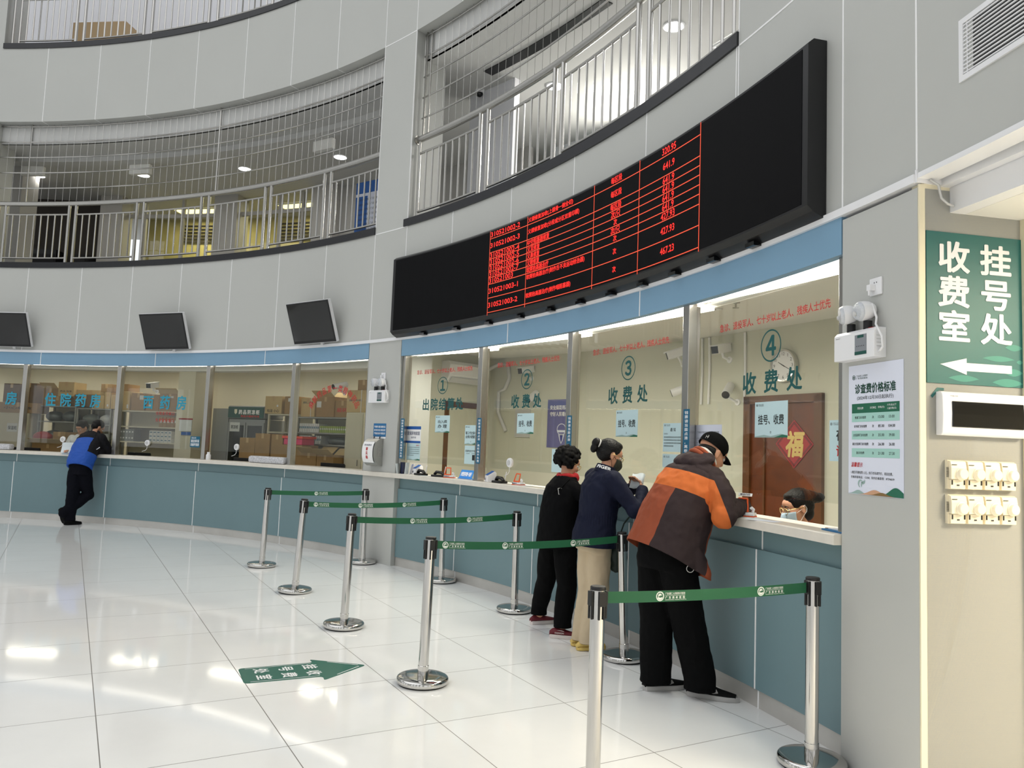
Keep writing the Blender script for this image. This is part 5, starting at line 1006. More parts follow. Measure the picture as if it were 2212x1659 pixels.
def scanner(th, dr, yaw, label, nm='handset'):
    X = fr(th, dr, 1.12) @ RZ(math.radians(yaw)); t0 = thing('signature_pad', label, 'signature pad', X, 'black signature pads'); MB().box((0, 0, .012), (.16, .10, .024)).build('base', 'black', t0, local=True, bevel=.008); MB().tube([(-.06, 0, .03), (-.03, 0, .055), (.03, 0, .05), (.075, 0, .028)], [.022, .03, .028, .016], 12, flat=.6).build('cradle', 'black', t0, 60, local=True); MB().tube([(.05, .03, .02), (.07, .035, .12)], .005, 8).build('pen', 'plastic_white', t0, 60, local=True)
scanner(42.5, .06, 0, 'black pad on the counter of window 1, left one of two'); scanner(40.85, .07, 20, 'black pad on the counter of window 1 beside the orange stand'); scanner(35.2, .06, 0, 'black pad on the counter of window 2 beside the card reader'); scanner(23.7, .07, 10, 'black pad on the counter between the woman in navy and the man in orange')
t0 = thing('desk_plaque', 'blue desk plaque with white characters at the right foot of window 1', 'plaque', fr(38.85, .14, 1.12)); mb = MB(); Xp = T(0, 0, .005) @ RX(math.radians(-22)); mb.box((0, 0, .05), (.24, .006, .10), Xp); mb.box((0, .01, .004), (.24, .06, .008)); mb.build('board', 'blue_sign', t0, local=True); mb = MB()
text(mb, '办理住院手续请一次备齐', lambda u, v: Xp @ Vector((u, -.0042, v)), (-.1, .025, .1, .075), bold=.02); mb.build('lettering', 'white', t0, local=True)
t0 = thing('leaflet_holder', 'clear holder of folded leaflets at the left end of the window 1 counter', 'leaflet holder', fr(44.0, .06, 1.12)); 
for i in range(4): MB().box((-.09 + .05 * i, .02 * (i % 2), .07), (.005, .10, .14), RZ(.5) @ RY(math.radians(8 * i - 10))).build('leaflet', ['paper', 'navy_print', 'paper', 'lavender'][i], t0, local=True)
for i, (th, dr, yaw, m, lab) in enumerate(((16.9, -.005, 20, 'lavender', 'printed sheet lying on the counter right of the payment stand'), (17.5, .0, -14, 'paper', 'second printed sheet lying on the counter by the payment stand'), (41.7, .0, 10, 'paper', 'printed sheet lying on the counter of window 1'), (33.0, .02, 8, 'paper', 'printed sheet lying on the counter of window 2'), (29.9, .07, -5, 'paper', 'printed sheet lying on the counter by the woman in black'))):
    X = fr(th, dr, 1.1208 + .0004 * i) @ RZ(math.radians(yaw)); o = MB().box((0, .02, 0), (.2, .1, .0008), X); mb = o; tag(o.build('paper_sheet', m), lab, 'paper', 'loose papers on the counter')
t0 = thing('folder', 'blue folder with brown edge and papers at the right end of the counter', 'folder', fr(14.22, .07, 1.12) @ RZ(math.radians(-6))); MB().box((.02, .03, .005), (.20, .13, .008)).build('blue_cover', 'notice_blue', t0, local=True); MB().box((-.095, .06, .005), (.05, .10, .008)).build('brown_edge', 'carton', t0, local=True); MB().box((.03, .04, .012), (.17, .10, .005)).build('papers', 'white', t0, local=True)
# ceiling fittings of the office
for th, dr, lab in ((24.4, 1.0, 'sprinkler head on the office ceiling near window 4'), (33.8, .95, 'sprinkler head on the office ceiling above window 2')):
    t0 = thing('sprinkler', lab, 'sprinkler', fr(th, dr, 2.80)); MB().lathe([(0, 0), (.035, 0), (.035, -.006), (.008, -.01), (.008, -.045), (.0, -.045)], 14).build('body', 'steel', t0, 40, local=True); MB().lathe([(0, -.045), (.028, -.047), (.028, -.05), (0, -.05)], 14).build('deflector', 'steel', t0, 40, local=True)
for th, dr, lab in ((21.0, .75, 'round unlit downlight above window 4'), (29.6, .75, 'round unlit downlight above window 3'), (38.2, .75, 'round unlit downlight above window 2')): downlight(fr(th, dr, 2.80), .09, lab, 0, 'office downlights', 'plastic_grey')
for th, dr, lab in ((26.9, .9, 'slotted air vent in the office ceiling above window 3'), (36.1, 1.0, 'square hatch in the office ceiling above window 2')):
    t0 = thing('ceiling_vent', lab, 'vent', fr(th, dr, 2.797)); MB().box((0, 0, 0), (.55, .4, .012)).build('frame', 'plastic_white', t0, local=True)
    for i in range(7): MB().box((0, -.15 + .05 * i, -.007), (.48, .018, .004)).build('slot', 'grille_dark' if 'slotted' in lab else 'plastic_grey', t0, local=True)
# pharmacy ceiling camera and downlight
cctv(fr(74.3, 1.16, 2.33), 'white ceiling camera over the cartons behind the three characters', 5, 10); cctv(fr(56.2, 1.15, 2.33), 'white ceiling camera below the red arched words', -12, 14, 1)
downlight(fr(80.1, 1.5, 2.80), .10, 'glowing round downlight in the pharmacy ceiling over the four characters', 3)
for th, lab in ((59.3, 'round unlit downlight in the pharmacy soffit left of the third post'), (52.5, 'round unlit downlight in the pharmacy soffit next to the tall pillar')): downlight(fr(th, .6, 2.80), .09, lab, 0, 'pharmacy downlights', 'plastic_grey')
# ------------------------------------------------------------------ second floor fittings
mb = MB(); mb.box((0, 0, 5.37), (.62, .5, 2.16), fr(89.6, 1.5)); mb.box((0, 0, 5.37), (.48, .4, 2.16), fr(85.1, 3.1)); mb.box((0, 0, 5.37), (.55, .4, 2.16), fr(75.2, 3.2)); mb.box((0, 0, 5.37), (.5, .4, 2.16), fr(65.9, 3.1)); struct(mb.build('wall_columns_upper', 'grey_column'))
mb = MB()
for t in (79.5, 82.8, 70.7, 68.6, 67.0): mb.box((0, 0, 5.37), (.06, .06, 2.16), fr(t, 3.2))
mb.arc(66.6, 84.5, 3.17, 3.23, 6.05, 6.13); struct(mb.build('window_frames_upper', 'grey_column'))
mb = MB(); mb.arc(66.6, 84.5, 3.195, 3.205, 4.3, 6.45); struct(mb.build('window_20', 'rail_glass'))
mb = MB(); mb.arc(48.2, 65, 3.1, 3.2, 4.29, 6.45); struct(mb.build('wall_corridor_middle', 'grey_column'))
mb = MB()
for k in range(6):
    for a_, b_ in ((78.6, 82.8), (69.8, 74.2)): mb.arc(a_, b_, 4.55, 4.58, 5.90 + k * .075, 5.925 + k * .075)
tag(mb.build('window_blind', 'dark_room'), 'dark slatted blind stripes on the yellow room wall upstairs', 'blind')
for th, w_, h_, lab in ((90.6, .85, .36, 'black cabinet in the dark bay upstairs, left one'), (87.0, .3, .32, 'black cabinet in the dark bay upstairs, right one')):
    t0 = thing('cabinet', lab, 'cabinet', fr(th, 2.7, 4.29)); MB().box((0, .2, .1 + h_), (w_, .4, .2 + 2 * h_)).build('body', 'black', t0, local=True); MB().box((0, -.006, .1 + h_), (w_ * .94, .01, 2 * h_)).build('door', 'black_matte', t0, local=True)
def board(mb, mp):
    for i in range(14):
        for j in range(2): text(mb, '患者就医须知与门诊流程', mp, (-.52 + j * .54, .42 - i * .085, -.06 + j * .54, .46 - i * .085))
sheet('information_board', fr(56.4, 1.75, 5.12), 1.15, 1.5, 'lavender', 'pale and blue information board behind the left railing next to the tall pillar', 'board', [('blue_head', lambda mb, mp: (rectm(mb, mp, -.575, .55, .575, .75), rectm(mb, mp, -.575, -.3, -.3, .5))), ('ink', board)])
t0 = thing('hand_sign', 'teal floor sign with white words behind the right railing', 'sign', fr(41.9, 2.3, 4.29)); MB().box((0, 0, .55), (1.5, .04, 1.1)).build('board', 'sign_teal', t0, local=True); mb = MB(); text(mb, '内镜中心候诊区', lambda u, v: Vector((u, -.022, v)), (-.6, .88, .6, 1.0), bold=.02); text(mb, '手术室', lambda u, v: Vector((u, -.022, v)), (-.6, .5, .6, .78), bold=.02); mb.build('lettering', 'white', t0, local=True)
mb = MB(); mb.box((0, 0, 5.37), (.9, .1, 2.16), fr(44.2, 1.3)); mb.arc(18.5, 47.4, 3.4, 3.5, 4.29, 6.45); struct(mb.build('wall_corridor_right', 'white_column'))
t0 = thing('wall_lamp', 'bright fluorescent wall lamp behind the right railing', 'lamp', fr(39.6, 3.36, 5.95)); MB().box((0, 0, 0), (1.3, .08, .10)).build('housing', 'plastic_white', t0, local=True); MB().tube([(-.62, -.06, 0), (.62, -.06, 0)], .03, 10).build('tube', 'lamp_cool', t0, 60, local=True); area('lamp', T(0, -.12, 0) @ RX(math.radians(-90)), 1.2, .1, 60, (1, .97, .88), t0)
ceiling_panel(fr(30.2, 2.7, 6.44), 1.3, .3, 70, 'bright ceiling light glowing above the right end of the display board', 'lamp_cool', (1, .97, .9))
t0 = thing('dome_camera', 'small dark dome camera under the corridor ceiling behind the right railing', 'security camera', fr(45.1, 1.2, 6.42)); MB().lathe([(0, .03), (.07, .03), (.07, 0), (.06, -.005), (0, -.005)], 20).build('base', 'plastic_white', t0, 40, local=True); MB().ball((0, 0, -.01), (.05, .05, .05), 14).build('dome', 'black_gloss', t0, 60, local=True)
# long dark slot diffuser in the ceiling behind the right screen
mb = MB(); mb.arc(33, 43, .85, 1.0, 6.438, 6.4495, step=.5); tag(mb.build('slot_diffuser', 'black'), 'long dark slotted air diffuser in the corridor ceiling at the top', 'vent')
for th, lab in ((86.6, 'white exit sign box under the corridor ceiling, left one'), (76.9, 'white exit sign box under the corridor ceiling, middle one'), (59.0, 'white exit sign box under the corridor ceiling, right one')): tag(MB().box((0, 0, 6.27), (.42, .08, .17), fr(th, 1.0)).build('exit_sign', 'ceiling_white'), lab, 'sign', 'white sign boxes under the ceiling')
t0 = thing('cabinet', 'beige wooden cabinet behind the third floor railing', 'cabinet', fr(83.2, 1.4, 8.2)); MB().box((0, .2, .6), (1.1, .4, 1.2)).build('body', 'desk', t0, local=True); [MB().box((x, -.006, .6), (.5, .01, 1.1)).build('door', 'desk', t0, local=True) for x in (-.27, .27)]
# ------------------------------------------------------------------ people
import bmesh
from mathutils import noise as mnoise
mat('skin', (196, 146, 118), 0.55, spec=0.3); mat('hair', (9, 8, 9), 0.5, spec=0.25, bump=(90, 0.5)); mat('hair_curly', (10, 9, 9), 0.7, spec=0.15)
mat('cloth_black', (8, 8, 9), 0.9, spec=0.12); mat('cloth_black_soft', (9, 9, 11), 0.9, spec=0.12, bump=(30, 0.1)); mat('cloth_navy', (17, 22, 44), 0.75, spec=0.2, bump=(30, 0.12)); mat('cloth_dark_navy', (12, 13, 21), 0.9, spec=0.12); mat('cloth_beige', (196, 178, 150), 0.85, spec=0.2, noise=(9, 0.05))
mat('cloth_orange', (203, 106, 50), 0.75, spec=0.25, bump=(14, 0.4)); mat('cloth_rust', (148, 74, 48), 0.75, spec=0.25, bump=(14, 0.4)); mat('cloth_brown', (54, 43, 44), 0.8, spec=0.2, bump=(14, 0.4)); mat('cloth_blue', (36, 84, 176), 0.55, spec=0.3, bump=(30, 0.15)); mat('cloth_charcoal', (27, 27, 32), 0.8, spec=0.2)
mat('shoe_black', (11, 11, 12), 0.8, spec=0.2); mat('sole_grey', (176, 174, 172), 0.6); mat('swoosh', (150, 148, 146), 0.5); mat('shoe_red', (104, 20, 34), 0.65); mat('sole_white', (216, 206, 202), 0.6); mat('sole_red', (168, 50, 44), 0.6); mat('shoe_yellow', (216, 186, 104), 0.55); mat('sock_white', (210, 208, 204), 0.8)
mat('mask_blue', (176, 200, 216), 0.7); mat('mask_pattern', (48, 52, 40), 0.8, noise=(60, 0.6)); mat('scarf_red', (170, 24, 28), 0.8); mat('coat_white', (226, 226, 228), 0.8); mat('eye_white', (226, 222, 216), 0.3); mat('iris', (30, 20, 16), 0.2); mat('lens_clear', (200, 205, 205), 0.1); mat('gold_wire', (200, 176, 120), 0.3, 0.9); mat('lip', (150, 84, 78), 0.5)
V = Vector
def hz(x, y): return V((x, y, 0)).normalized()
def rgt(f): return V((f.y, -f.x, 0))
def cap(mb, pts, rs, n=14):                                         # rounded limb
    mb.tube(pts, rs, n)
    for p, r in zip(pts, rs): mb.ball(p, r, n)
def loft(mb, secs, lat, n=28, p=2.3):                               # torso: (centre, half width, half depth)
    rings = []; k = len(secs)
    for i, (c, a, b) in enumerate(secs):
        c = V(c); d = (V(secs[min(i + 1, k - 1)][0]) - V(secs[max(i - 1, 0)][0])).normalized(); u = (lat - d * lat.dot(d)).normalized(); w_ = d.cross(u).normalized(); ring = []
        for j in range(n):
            t = 2 * math.pi * j / n; ct, st = math.cos(t), math.sin(t); q = (abs(ct) ** p + abs(st) ** p) ** (-1 / p); ring.append(c + u * (a * ct * q) + w_ * (b * st * q))
        rings.append(ring)
    vs = [v for r in rings for v in r]; fs = [(i * n + j, i * n + (j + 1) % n, (i + 1) * n + (j + 1) % n, (i + 1) * n + j) for i in range(k - 1) for j in range(n)]
    fs += [tuple(reversed(range(n))), tuple(range((k - 1) * n, k * n))]; mb.add(vs, fs)
def fuse(mb, voxel, smooth=2, fold=0.0, fs=9.0, stretch=(1, 1, .45), seed=0):  # one continuous skin over all the pieces
    me = bpy.data.meshes.new('shape'); me.from_pydata([tuple(v) for v in mb.v], [], mb.f); me.update()
    bm = bmesh.new(); bm.from_mesh(me); bmesh.ops.recalc_face_normals(bm, faces=bm.faces); bm.to_mesh(me); bm.free()
    o = bpy.data.objects.new('shape', me); COL.objects.link(o); m = o.modifiers.new('r', 'REMESH'); m.mode = 'VOXEL'; m.voxel_size = voxel; m.adaptivity = 0
    if smooth: s = o.modifiers.new('s', 'SMOOTH'); s.factor = 0.5; s.iterations = smooth
    bpy.context.view_layer.update(); me2 = bpy.data.meshes.new_from_object(o.evaluated_get(bpy.context.evaluated_depsgraph_get()))
    out = MB(); out.v = [v.co.copy() for v in me2.vertices]; out.f = [tuple(p.vertices) for p in me2.polygons]; out.m = [0] * len(out.f)
    if fold:
        for v, n_ in zip(out.v, [v.normal.copy() for v in me2.vertices]):
            q = V((v.x * stretch[0], v.y * stretch[1], v.z * stretch[2])) * fs + V((seed, seed * 2, 0)); a = mnoise.noise(q); b = mnoise.noise(q * 1.9 + V((7, 3, 1))); k = .7 * a + .9 * (.5 - abs(b) * 1.6) * (.4 + .6 * max(0, mnoise.noise(q * .7))) + .25 * mnoise.noise(q * 4.1); v += n_ * (fold * k)
    bpy.data.objects.remove(o); bpy.data.meshes.remove(me); bpy.data.meshes.remove(me2); return out
def cut_paint(mb, planes, fn):                                      # crisp seams: slice along planes, then colour each face by where it lies
    bm = bmesh.new(); vs = [bm.verts.new(v) for v in mb.v]
    for f in mb.f:
        try: bm.faces.new([vs[i] for i in f])
        except ValueError: pass
    for co, no in planes: bmesh.ops.bisect_plane(bm, geom=bm.verts[:] + bm.edges[:] + bm.faces[:], plane_co=co, plane_no=no, dist=1e-5)
    bm.verts.index_update(); out = MB(); out.v = [v.co.copy() for v in bm.verts]
    for f in bm.faces: out.f.append(tuple(v.index for v in f.verts)); out.m.append(fn(f.calc_center_median()))
    bm.free(); return out
def open_hem(mb, co, no):                                           # cut the cloth off cleanly below a plane
    bm = bmesh.new(); vs = [bm.verts.new(v) for v in mb.v]
    for f in mb.f:
        try: bm.faces.new([vs[i] for i in f])
        except ValueError: pass
    bmesh.ops.bisect_plane(bm, geom=bm.verts[:] + bm.edges[:] + bm.faces[:], plane_co=co, plane_no=no, dist=1e-5, clear_inner=True)
    bm.verts.index_update(); out = MB(); out.v = [v.co.copy() for v in bm.verts]; out.f = [tuple(v.index for v in f.verts) for f in bm.faces]; out.m = [0] * len(out.f); bm.free(); return out
def headframe(c, f, pitch=0.0, roll=0.0, s=1.0):                    # local x forward, y left, z up
    y = V((-f.y, f.x, 0)); X = Matrix(((f.x, y.x, 0, c[0]), (f.y, y.y, 0, c[1]), (0, 0, 1, c[2]), (0, 0, 0, 1))); return X @ RY(pitch) @ RX(roll) @ Matrix.Scale(s, 4)
def head_parts(mb, X):
    B = lambda c, r: mb.ball(c, r, 18, X)
    B((-.012, 0, .035), (.096, .075, .088)); B((.022, 0, -.03), (.072, .062, .088)); B((.036, 0, -.082), (.048, .046, .034)); B((.06, 0, .03), (.034, .056, .04)); B((.05, 0, -.02), (.04, .054, .04))
    for s_ in (1, -1):
        B((-.008, s_ * .074, -.012), (.020, .009, .033)); B((-.004, s_ * .078, -.034), (.010, .007, .012)); B((.056, s_ * .034, -.03), (.026, .024, .024)); B((.08, s_ * .012, -.038), (.012, .010, .008)); B((.083, s_ * .03, .014), (.012, .02, .008))
    mb.tube([X @ V(p) for p in ((.084, 0, .012), (.098, 0, -.012), (.106, 0, -.032))], [.009, .011, .012], 10); B((.104, 0, -.035), (.012, .013, .010))
    B((.084, 0, -.062), (.012, .024, .007)); B((.080, 0, -.074), (.012, .022, .008)); B((.074, 0, -.102), (.018, .022, .015))
def face_bits(X, root):
    for s_ in (1, -1):
        e = MB().ball((.078, s_ * .032, -.003), .0125, 14, X).build('eye', 'eye_white', root, 60); MB().ball((.0865, s_ * .033, -.003), (.005, .0058, .0058), 10, X).build('iris', 'iris', e, 60)
        MB().tube([X @ V(p) for p in ((.092, s_ * .014, .02), (.092, s_ * .03, .026), (.080, s_ * .052, .02))], [.003, .004, .002], 6).build('eyebrow', 'hair', root, 60)
def glasses(X, root, m='gold_wire'):
    mb = MB()
    for s_ in (1, -1):
        mb.tube([X @ V((.103 - .004 * abs(math.cos(t)), s_ * .034 + .027 * math.cos(t), -.008 + .021 * math.sin(t))) for t in [2 * math.pi * i / 18 for i in range(18)]], .0022, 6, closed=True)
        mb.tube([X @ V(p) for p in ((.099, s_ * .062, .0), (.05, s_ * .076, .004), (-.008, s_ * .083, .004), (-.022, s_ * .081, -.012))], .0019, 6)
    mb.tube([X @ V((.104, -.008, -.003)), X @ V((.107, 0, 0)), X @ V((.104, .008, -.003))], .002, 6)
    g = mb.build('glasses', m, root, 60); mb = MB()
    for s_ in (1, -1): mb.add([X @ V((.1025, s_ * .034 + .026 * math.cos(2 * math.pi * i / 16), -.008 + .02 * math.sin(2 * math.pi * i / 16))) for i in range(16)], [tuple(range(16))])
    mb.build('lens', 'rail_glass', g)
def mask(X, root, m, ties='white'):
    mb = MB(); n, k = 16, 8; vs = []; fs = []
    for i in range(k + 1):
        z = -.018 - .098 * i / k
        for j in range(n + 1):
            a = math.radians(-68 + 136 * j / n); t = i / k; rx = .088 + .034 * math.sin(math.pi * (t * .8 + .08)) * max(0, math.cos(a)) ** 1.2; vs.append(X @ V((.008 + rx * math.cos(a) * (1.03 if t < .5 else 1 - .18 * (t - .5)), .070 * math.sin(a) * (1.0 - .20 * t), z)))
    for i in range(k):
        for j in range(n): fs.append((i * (n + 1) + j, i * (n + 1) + j + 1, (i + 1) * (n + 1) + j + 1, (i + 1) * (n + 1) + j))
    mb.add(vs, fs); o = mb.build('face_mask', m, root, 60); o.modifiers.new('t', 'SOLIDIFY').thickness = .002
    mb = MB()
    for s_ in (1, -1):
        mb.tube([X @ V(p) for p in ((.04, s_ * .067, -.028), (.01, s_ * .077, -.012), (-.022, s_ * .082, .016), (-.032, s_ * .079, -.01))], .0018, 6); mb.tube([X @ V(p) for p in ((.035, s_ * .055, -.105), (.0, s_ * .075, -.055), (-.024, s_ * .082, -.03), (-.032, s_ * .079, -.01))], .0018, 6)
    mb.build('mask_strap', ties, o, 60)
def hand_parts(mb, wrist, d, nrm, s_=1.0, curl=0.5, thumb=1):       # d towards the fingers, nrm out of the back of the hand
    d = d.normalized(); nrm = (nrm - d * nrm.dot(d)).normalized(); u = d.cross(nrm).normalized() * thumb
    for t, w_ in ((.02, .030), (.045, .037), (.075, .040)):
        for q in (-.5, 0, .5): mb.ball(wrist + d * t * s_ + u * q * w_ * 1.2 * s_, .0135 * s_, 10)
    for i, (q, l_) in enumerate(((.034, .072), (.011, .08), (-.012, .074), (-.034, .058))):
        b = wrist + d * (.088 - .006 * abs(i - 1)) * s_ + u * q * s_; pts = [b]; dd = d.copy(); a = curl * .8
        for seg, r_ in ((.45, 0), (.32, 1), (.23, 2)):
            dd = (dd * math.cos(a) - nrm * math.sin(a)).normalized(); nr = None; pts.append(pts[-1] + dd * l_ * seg * s_); a = curl
        cap(mb, pts, [.0098 * s_, .009 * s_, .0085 * s_, .0075 * s_], 9)
    b = wrist + d * .02 * s_ + u * .028 * s_; cap(mb, [b, b + (d * .6 + u * .8).normalized() * .036 * s_, b + (d * .6 + u * .8).normalized() * .036 * s_ + (d * .9 + u * .25 - nrm * curl * .7).normalized() * .052 * s_], [.014 * s_, .011 * s_, .0085 * s_], 9)
def shoe(root, heel, toe, upper, sole, logo_=None, side=1, h=.075, lift=None, w_=.05, words=None):
    heel, toe = V((*heel, 0)) if len(heel) == 2 else V(heel), V((*toe, 0)) if len(toe) == 2 else V(toe); d = (toe - heel); L_ = d.length; d.normalize(); up = V((0, 0, 1)) if abs(d.z) < .5 else V((-d.y, d.x, 0)).cross(d)
    if lift is not None: up = lift
    up = (up - d * up.dot(d)).normalized(); lf = up.cross(d).normalized()
    X = Matrix(((d.x, lf.x, up.x, heel.x), (d.y, lf.y, up.y, heel.y), (d.z, lf.z, up.z, heel.z), (0, 0, 0, 1)))
    def outline(k, z, e=0.0): return [X @ V((L_ * x, y * w_ * k + 0, z)) for x, y in ((-.02 - e, 0), (.03, .62), (.15, .78), (.38, .74), (.62, .95), (.82, .92), (.95, .6), (1.02 + e, 0), (.95, -.5), (.82, -.86), (.62, -.95), (.38, -.74), (.15, -.78), (.03, -.62))]
    n = 14
    def stack(levels):
        vs = []; fs = []
        for k, z in levels: vs += outline(k, z)
        m = len(levels)
        for i in range(m - 1):
            for j in range(n): fs.append((i * n + j, i * n + (j + 1) % n, (i + 1) * n + (j + 1) % n, (i + 1) * n + j))
        fs += [tuple(reversed(range(n))), tuple(range((m - 1) * n, m * n))]; return vs, fs
    s_ = MB(); s_.add(*stack([(.94, 0.001), (1.0, .006), (1.0, .024), (.95, .030)])); so = MB.build(s_, 'shoe_sole', sole, root, 50, sub=1 if upper == sole else 0)
    u = MB(); z = [(0.0, .028, .92, .92), (.0, .045, .9, .85), (.0, .06, .84, .7)]
    secs = [(.0, .055 + h - .075, .50), (.10, .078 + h - .075, .66), (.25, .085 + h - .075, .70), (.42, .078 + h - .075, .72), (.6, .058, .86), (.8, .047, .84), (.95, .038, .5)]
    vs = []; fs = []; m = 10
    for (x, hh, wd) in secs:
        for j in range(m): a = math.pi * j / (m - 1); vs.append(X @ V((L_ * x, math.cos(a) * w_ * wd * (1.06 if j in (0, m - 1) else 1), .026 + (hh - .02) * math.sin(a) ** .8)))
    for i in range(len(secs) - 1):
        for j in range(m - 1): fs.append((i * m + j, i * m + j + 1, (i + 1) * m + j + 1, (i + 1) * m + j))
    fs += [tuple(range(m)), tuple(reversed(range((len(secs) - 1) * m, len(secs) * m)))]
    for i in range(len(secs) - 1): fs.append((i * m, (i + 1) * m, (i + 1) * m + m - 1, i * m + m - 1))
    u.add(vs, fs); uo = u.build('shoe', upper, root, 60, sub=1)
    if logo_:
        lb = MB(); mp = lambda a, b: X @ V((L_ * a, -side * (w_ * (.80 - .25 * max(0, b - .045) / .03) + .004), b))
        polym(lb, mp, [(a + .10, b) for a, b in ((.14, .072), (.22, .056), (.34, .044), (.44, .040), (.53, .048), (.49, .068), (.46, .060), (.42, .053), (.34, .056), (.25, .064))]); lb.build('shoe_mark', logo_, uo)
    if words:
        lb = MB(); mp = lambda a, b: X @ V((L_ * a, -side * (w_ * .80 + .003), b)); text(lb, words, mp, (.2, .04, .5, .052), bold=.02); polym(lb, mp, [(.25, .068), (.5, .060), (.52, .062), (.42, .068)]); lb.build('shoe_mark', 'sole_white', uo)
def trousers(root, hips, legs, m, waist, lat, voxel=.0095, fold=.007, seed=0, hem=.05):
    mb = MB(); loft(mb, waist, lat)
    for (a, b, c, r0, r1, r2) in legs:
        a, b, c = V(a), V(b), V(c); m1 = (a + b) / 2 + (a - b).normalized().cross(lat) * -.006; cap(mb, [a, m1, b, (b + c) / 2, c], [r0, (r0 + r1) / 2 + .002, r1, (r1 + r2) / 2 + .002, r2], 18)
        if c.z < .16: cap(mb, [c, V((c.x, c.y, -.02))], [r2, r2 * 1.02], 18)
    o = fuse(mb, voxel, 3, fold, 8, (1, 1, .75), seed); o = open_hem(o, V((0, 0, hem)), V((0, 0, 1))); ob = o.build('trousers', m, root, 180); sd = ob.modifiers.new('cloth', 'SOLIDIFY'); sd.thickness = .004; sd.offset = -1
    return ob
def body(root, secs, lat, arms, legs, neck, HX, hands, voxel=.0065):
    mb = MB(); loft(mb, secs, lat)
    for pts, rs in arms + legs: cap(mb, [V(p) for p in pts], rs, 12)
    cap(mb, [V(neck[0]), V(neck[1])], [.052, .05], 14); head_parts(mb, HX)
    for h in hands: hand_parts(mb, *h)
    return fuse(mb, voxel, 1).build('body', 'skin', root, 180)
# ---------------------------------------------------------------- man in the orange and brown jacket
f = hz(.83, .56); r = rgt(f); up = V((0, 0, 1))
p1 = thing('person', 'man in orange, rust and dark brown jacket and black cap leaning on the counter', 'person', T(1.06, 4.97, 0))
HX = headframe((1.335, 5.085, 1.512), hz(.93, .37), math.radians(32)); shR, shL = V((1.335, 4.865, 1.355)), V((1.115, 5.20, 1.365)); eR, wR = V((1.325, 4.75, 1.125)), V((1.50, 4.94, 1.168)); eL, wL = V((1.30, 5.36, 1.17)), V((1.49, 5.22, 1.168))
body(p1, [((1.01, 4.965, .86), .16, .11), ((1.09, 4.99, 1.08), .15, .10), ((1.17, 5.01, 1.26), .165, .10), ((1.23, 5.04, 1.37), .12, .08)], r, [([shR + V((-.06, .05, -.03)), eR, wR], [.045, .042, .028]), ([shL + V((.03, -.05, -.03)), eL, wL], [.045, .042, .028])],
     [([(1.07, 4.90, .84), (1.155, 4.90, .46), (1.235, 4.895, .08)], [.07, .05, .04]), ([(.975, 5.04, .84), (.985, 5.03, .45), (.985, 5.025, .08)], [.07, .05, .04])], ((1.235, 5.045, 1.38), (1.31, 5.075, 1.47)), HX, [(wR + V((.01, .03, 0)), V((.25, .9, -.05)), up, .95, .5, -1), (wL + V((.02, -.02, 0)), V((.6, -.75, -.05)), up, .95, .5, 1)])
face_bits(HX, p1)
mb = MB(); loft(mb, [((.975, 4.95, .76), .272, .215), ((1.01, 4.965, .88), .266, .206), ((1.055, 4.98, 1.02), .250, .193), ((1.10, 4.995, 1.14), .243, .185), ((1.155, 5.01, 1.25), .238, .176), ((1.205, 5.03, 1.34), .215, .15), ((1.24, 5.045, 1.41), .15, .11)], r)
cap(mb, [shR + V((-.04, .04, -.015)), (shR + eR) / 2, eR, V((1.40, 4.83, 1.168)), wR], [.088, .084, .078, .068, .058]); cap(mb, [shL + V((0, -.03, -.02)), eL, wL], [.088, .078, .06])
cap(mb, [V((1.12, 4.82, .92)), V((1.21, 4.79, .77)), V((1.235, 4.785, .70))], [.08, .055, .03], 12)
j = fuse(mb, .008, 3, .013, 7, (1, 1, .8), 3); ax_ = (V((1.205, 5.03, 1.34)) - V((1.02, 4.97, .90))).normalized(); j = open_hem(j, V((1.0, 4.96, .838)), (ax_ + r * .03 + f * .09).normalized())
C0 = V((1.10, 4.995, 1.14)); rr = (r - ax_ * r.dot(ax_)).normalized(); ff = ax_.cross(rr) * -1; ff = ff if ff.dot(f) > 0 else -ff
La = (eR - shR).normalized(); sn = ff * .55 + rr * .83; sn = (sn - La * sn.dot(La)).normalized(); sa = shR - sn * .055; sb = eR + sn * .02; Lb = (sb - sa).normalized(); sn = (sn - Lb * sn.dot(Lb)).normalized()
un = (rr + ax_ * .2).normalized(); ua = C0 + un * .25
def jacket_col(c):
    q = c - C0; u_, v_, s_ = q.dot(rr), q.dot(ff), q.dot(ax_)
    if (c - ua).dot(un) > 0 and s_ > -.17: return 0 if (c - sa).dot(sn) < 0 and s_ < .225 else 2
    if s_ > .225: return 2
    if s_ > .095: return 0
    if v_ > .10 and u_ > .075: return 1
    return 1 if u_ < .075 else 2
j = cut_paint(j, [(C0 + ax_ * .095, ax_), (C0 + ax_ * .225, ax_), (C0 - ax_ * .17, ax_), (C0 + rr * .075, rr), (ua, un), (sa, sn), (C0 + ff * .10, ff)], jacket_col)
jk = j.build('jacket', ['cloth_orange', 'cloth_rust', 'cloth_brown'], p1, 180); sm = jk.modifiers.new('cloth', 'SOLIDIFY'); sm.thickness = .004; sm.offset = -1
mb = MB(); Hc = V((1.175, 5.005, 1.405)); HF = Matrix(((f.x, -r.x, 0, Hc.x), (f.y, -r.y, 0, Hc.y), (0, 0, 1, Hc.z), (0, 0, 0, 1)))
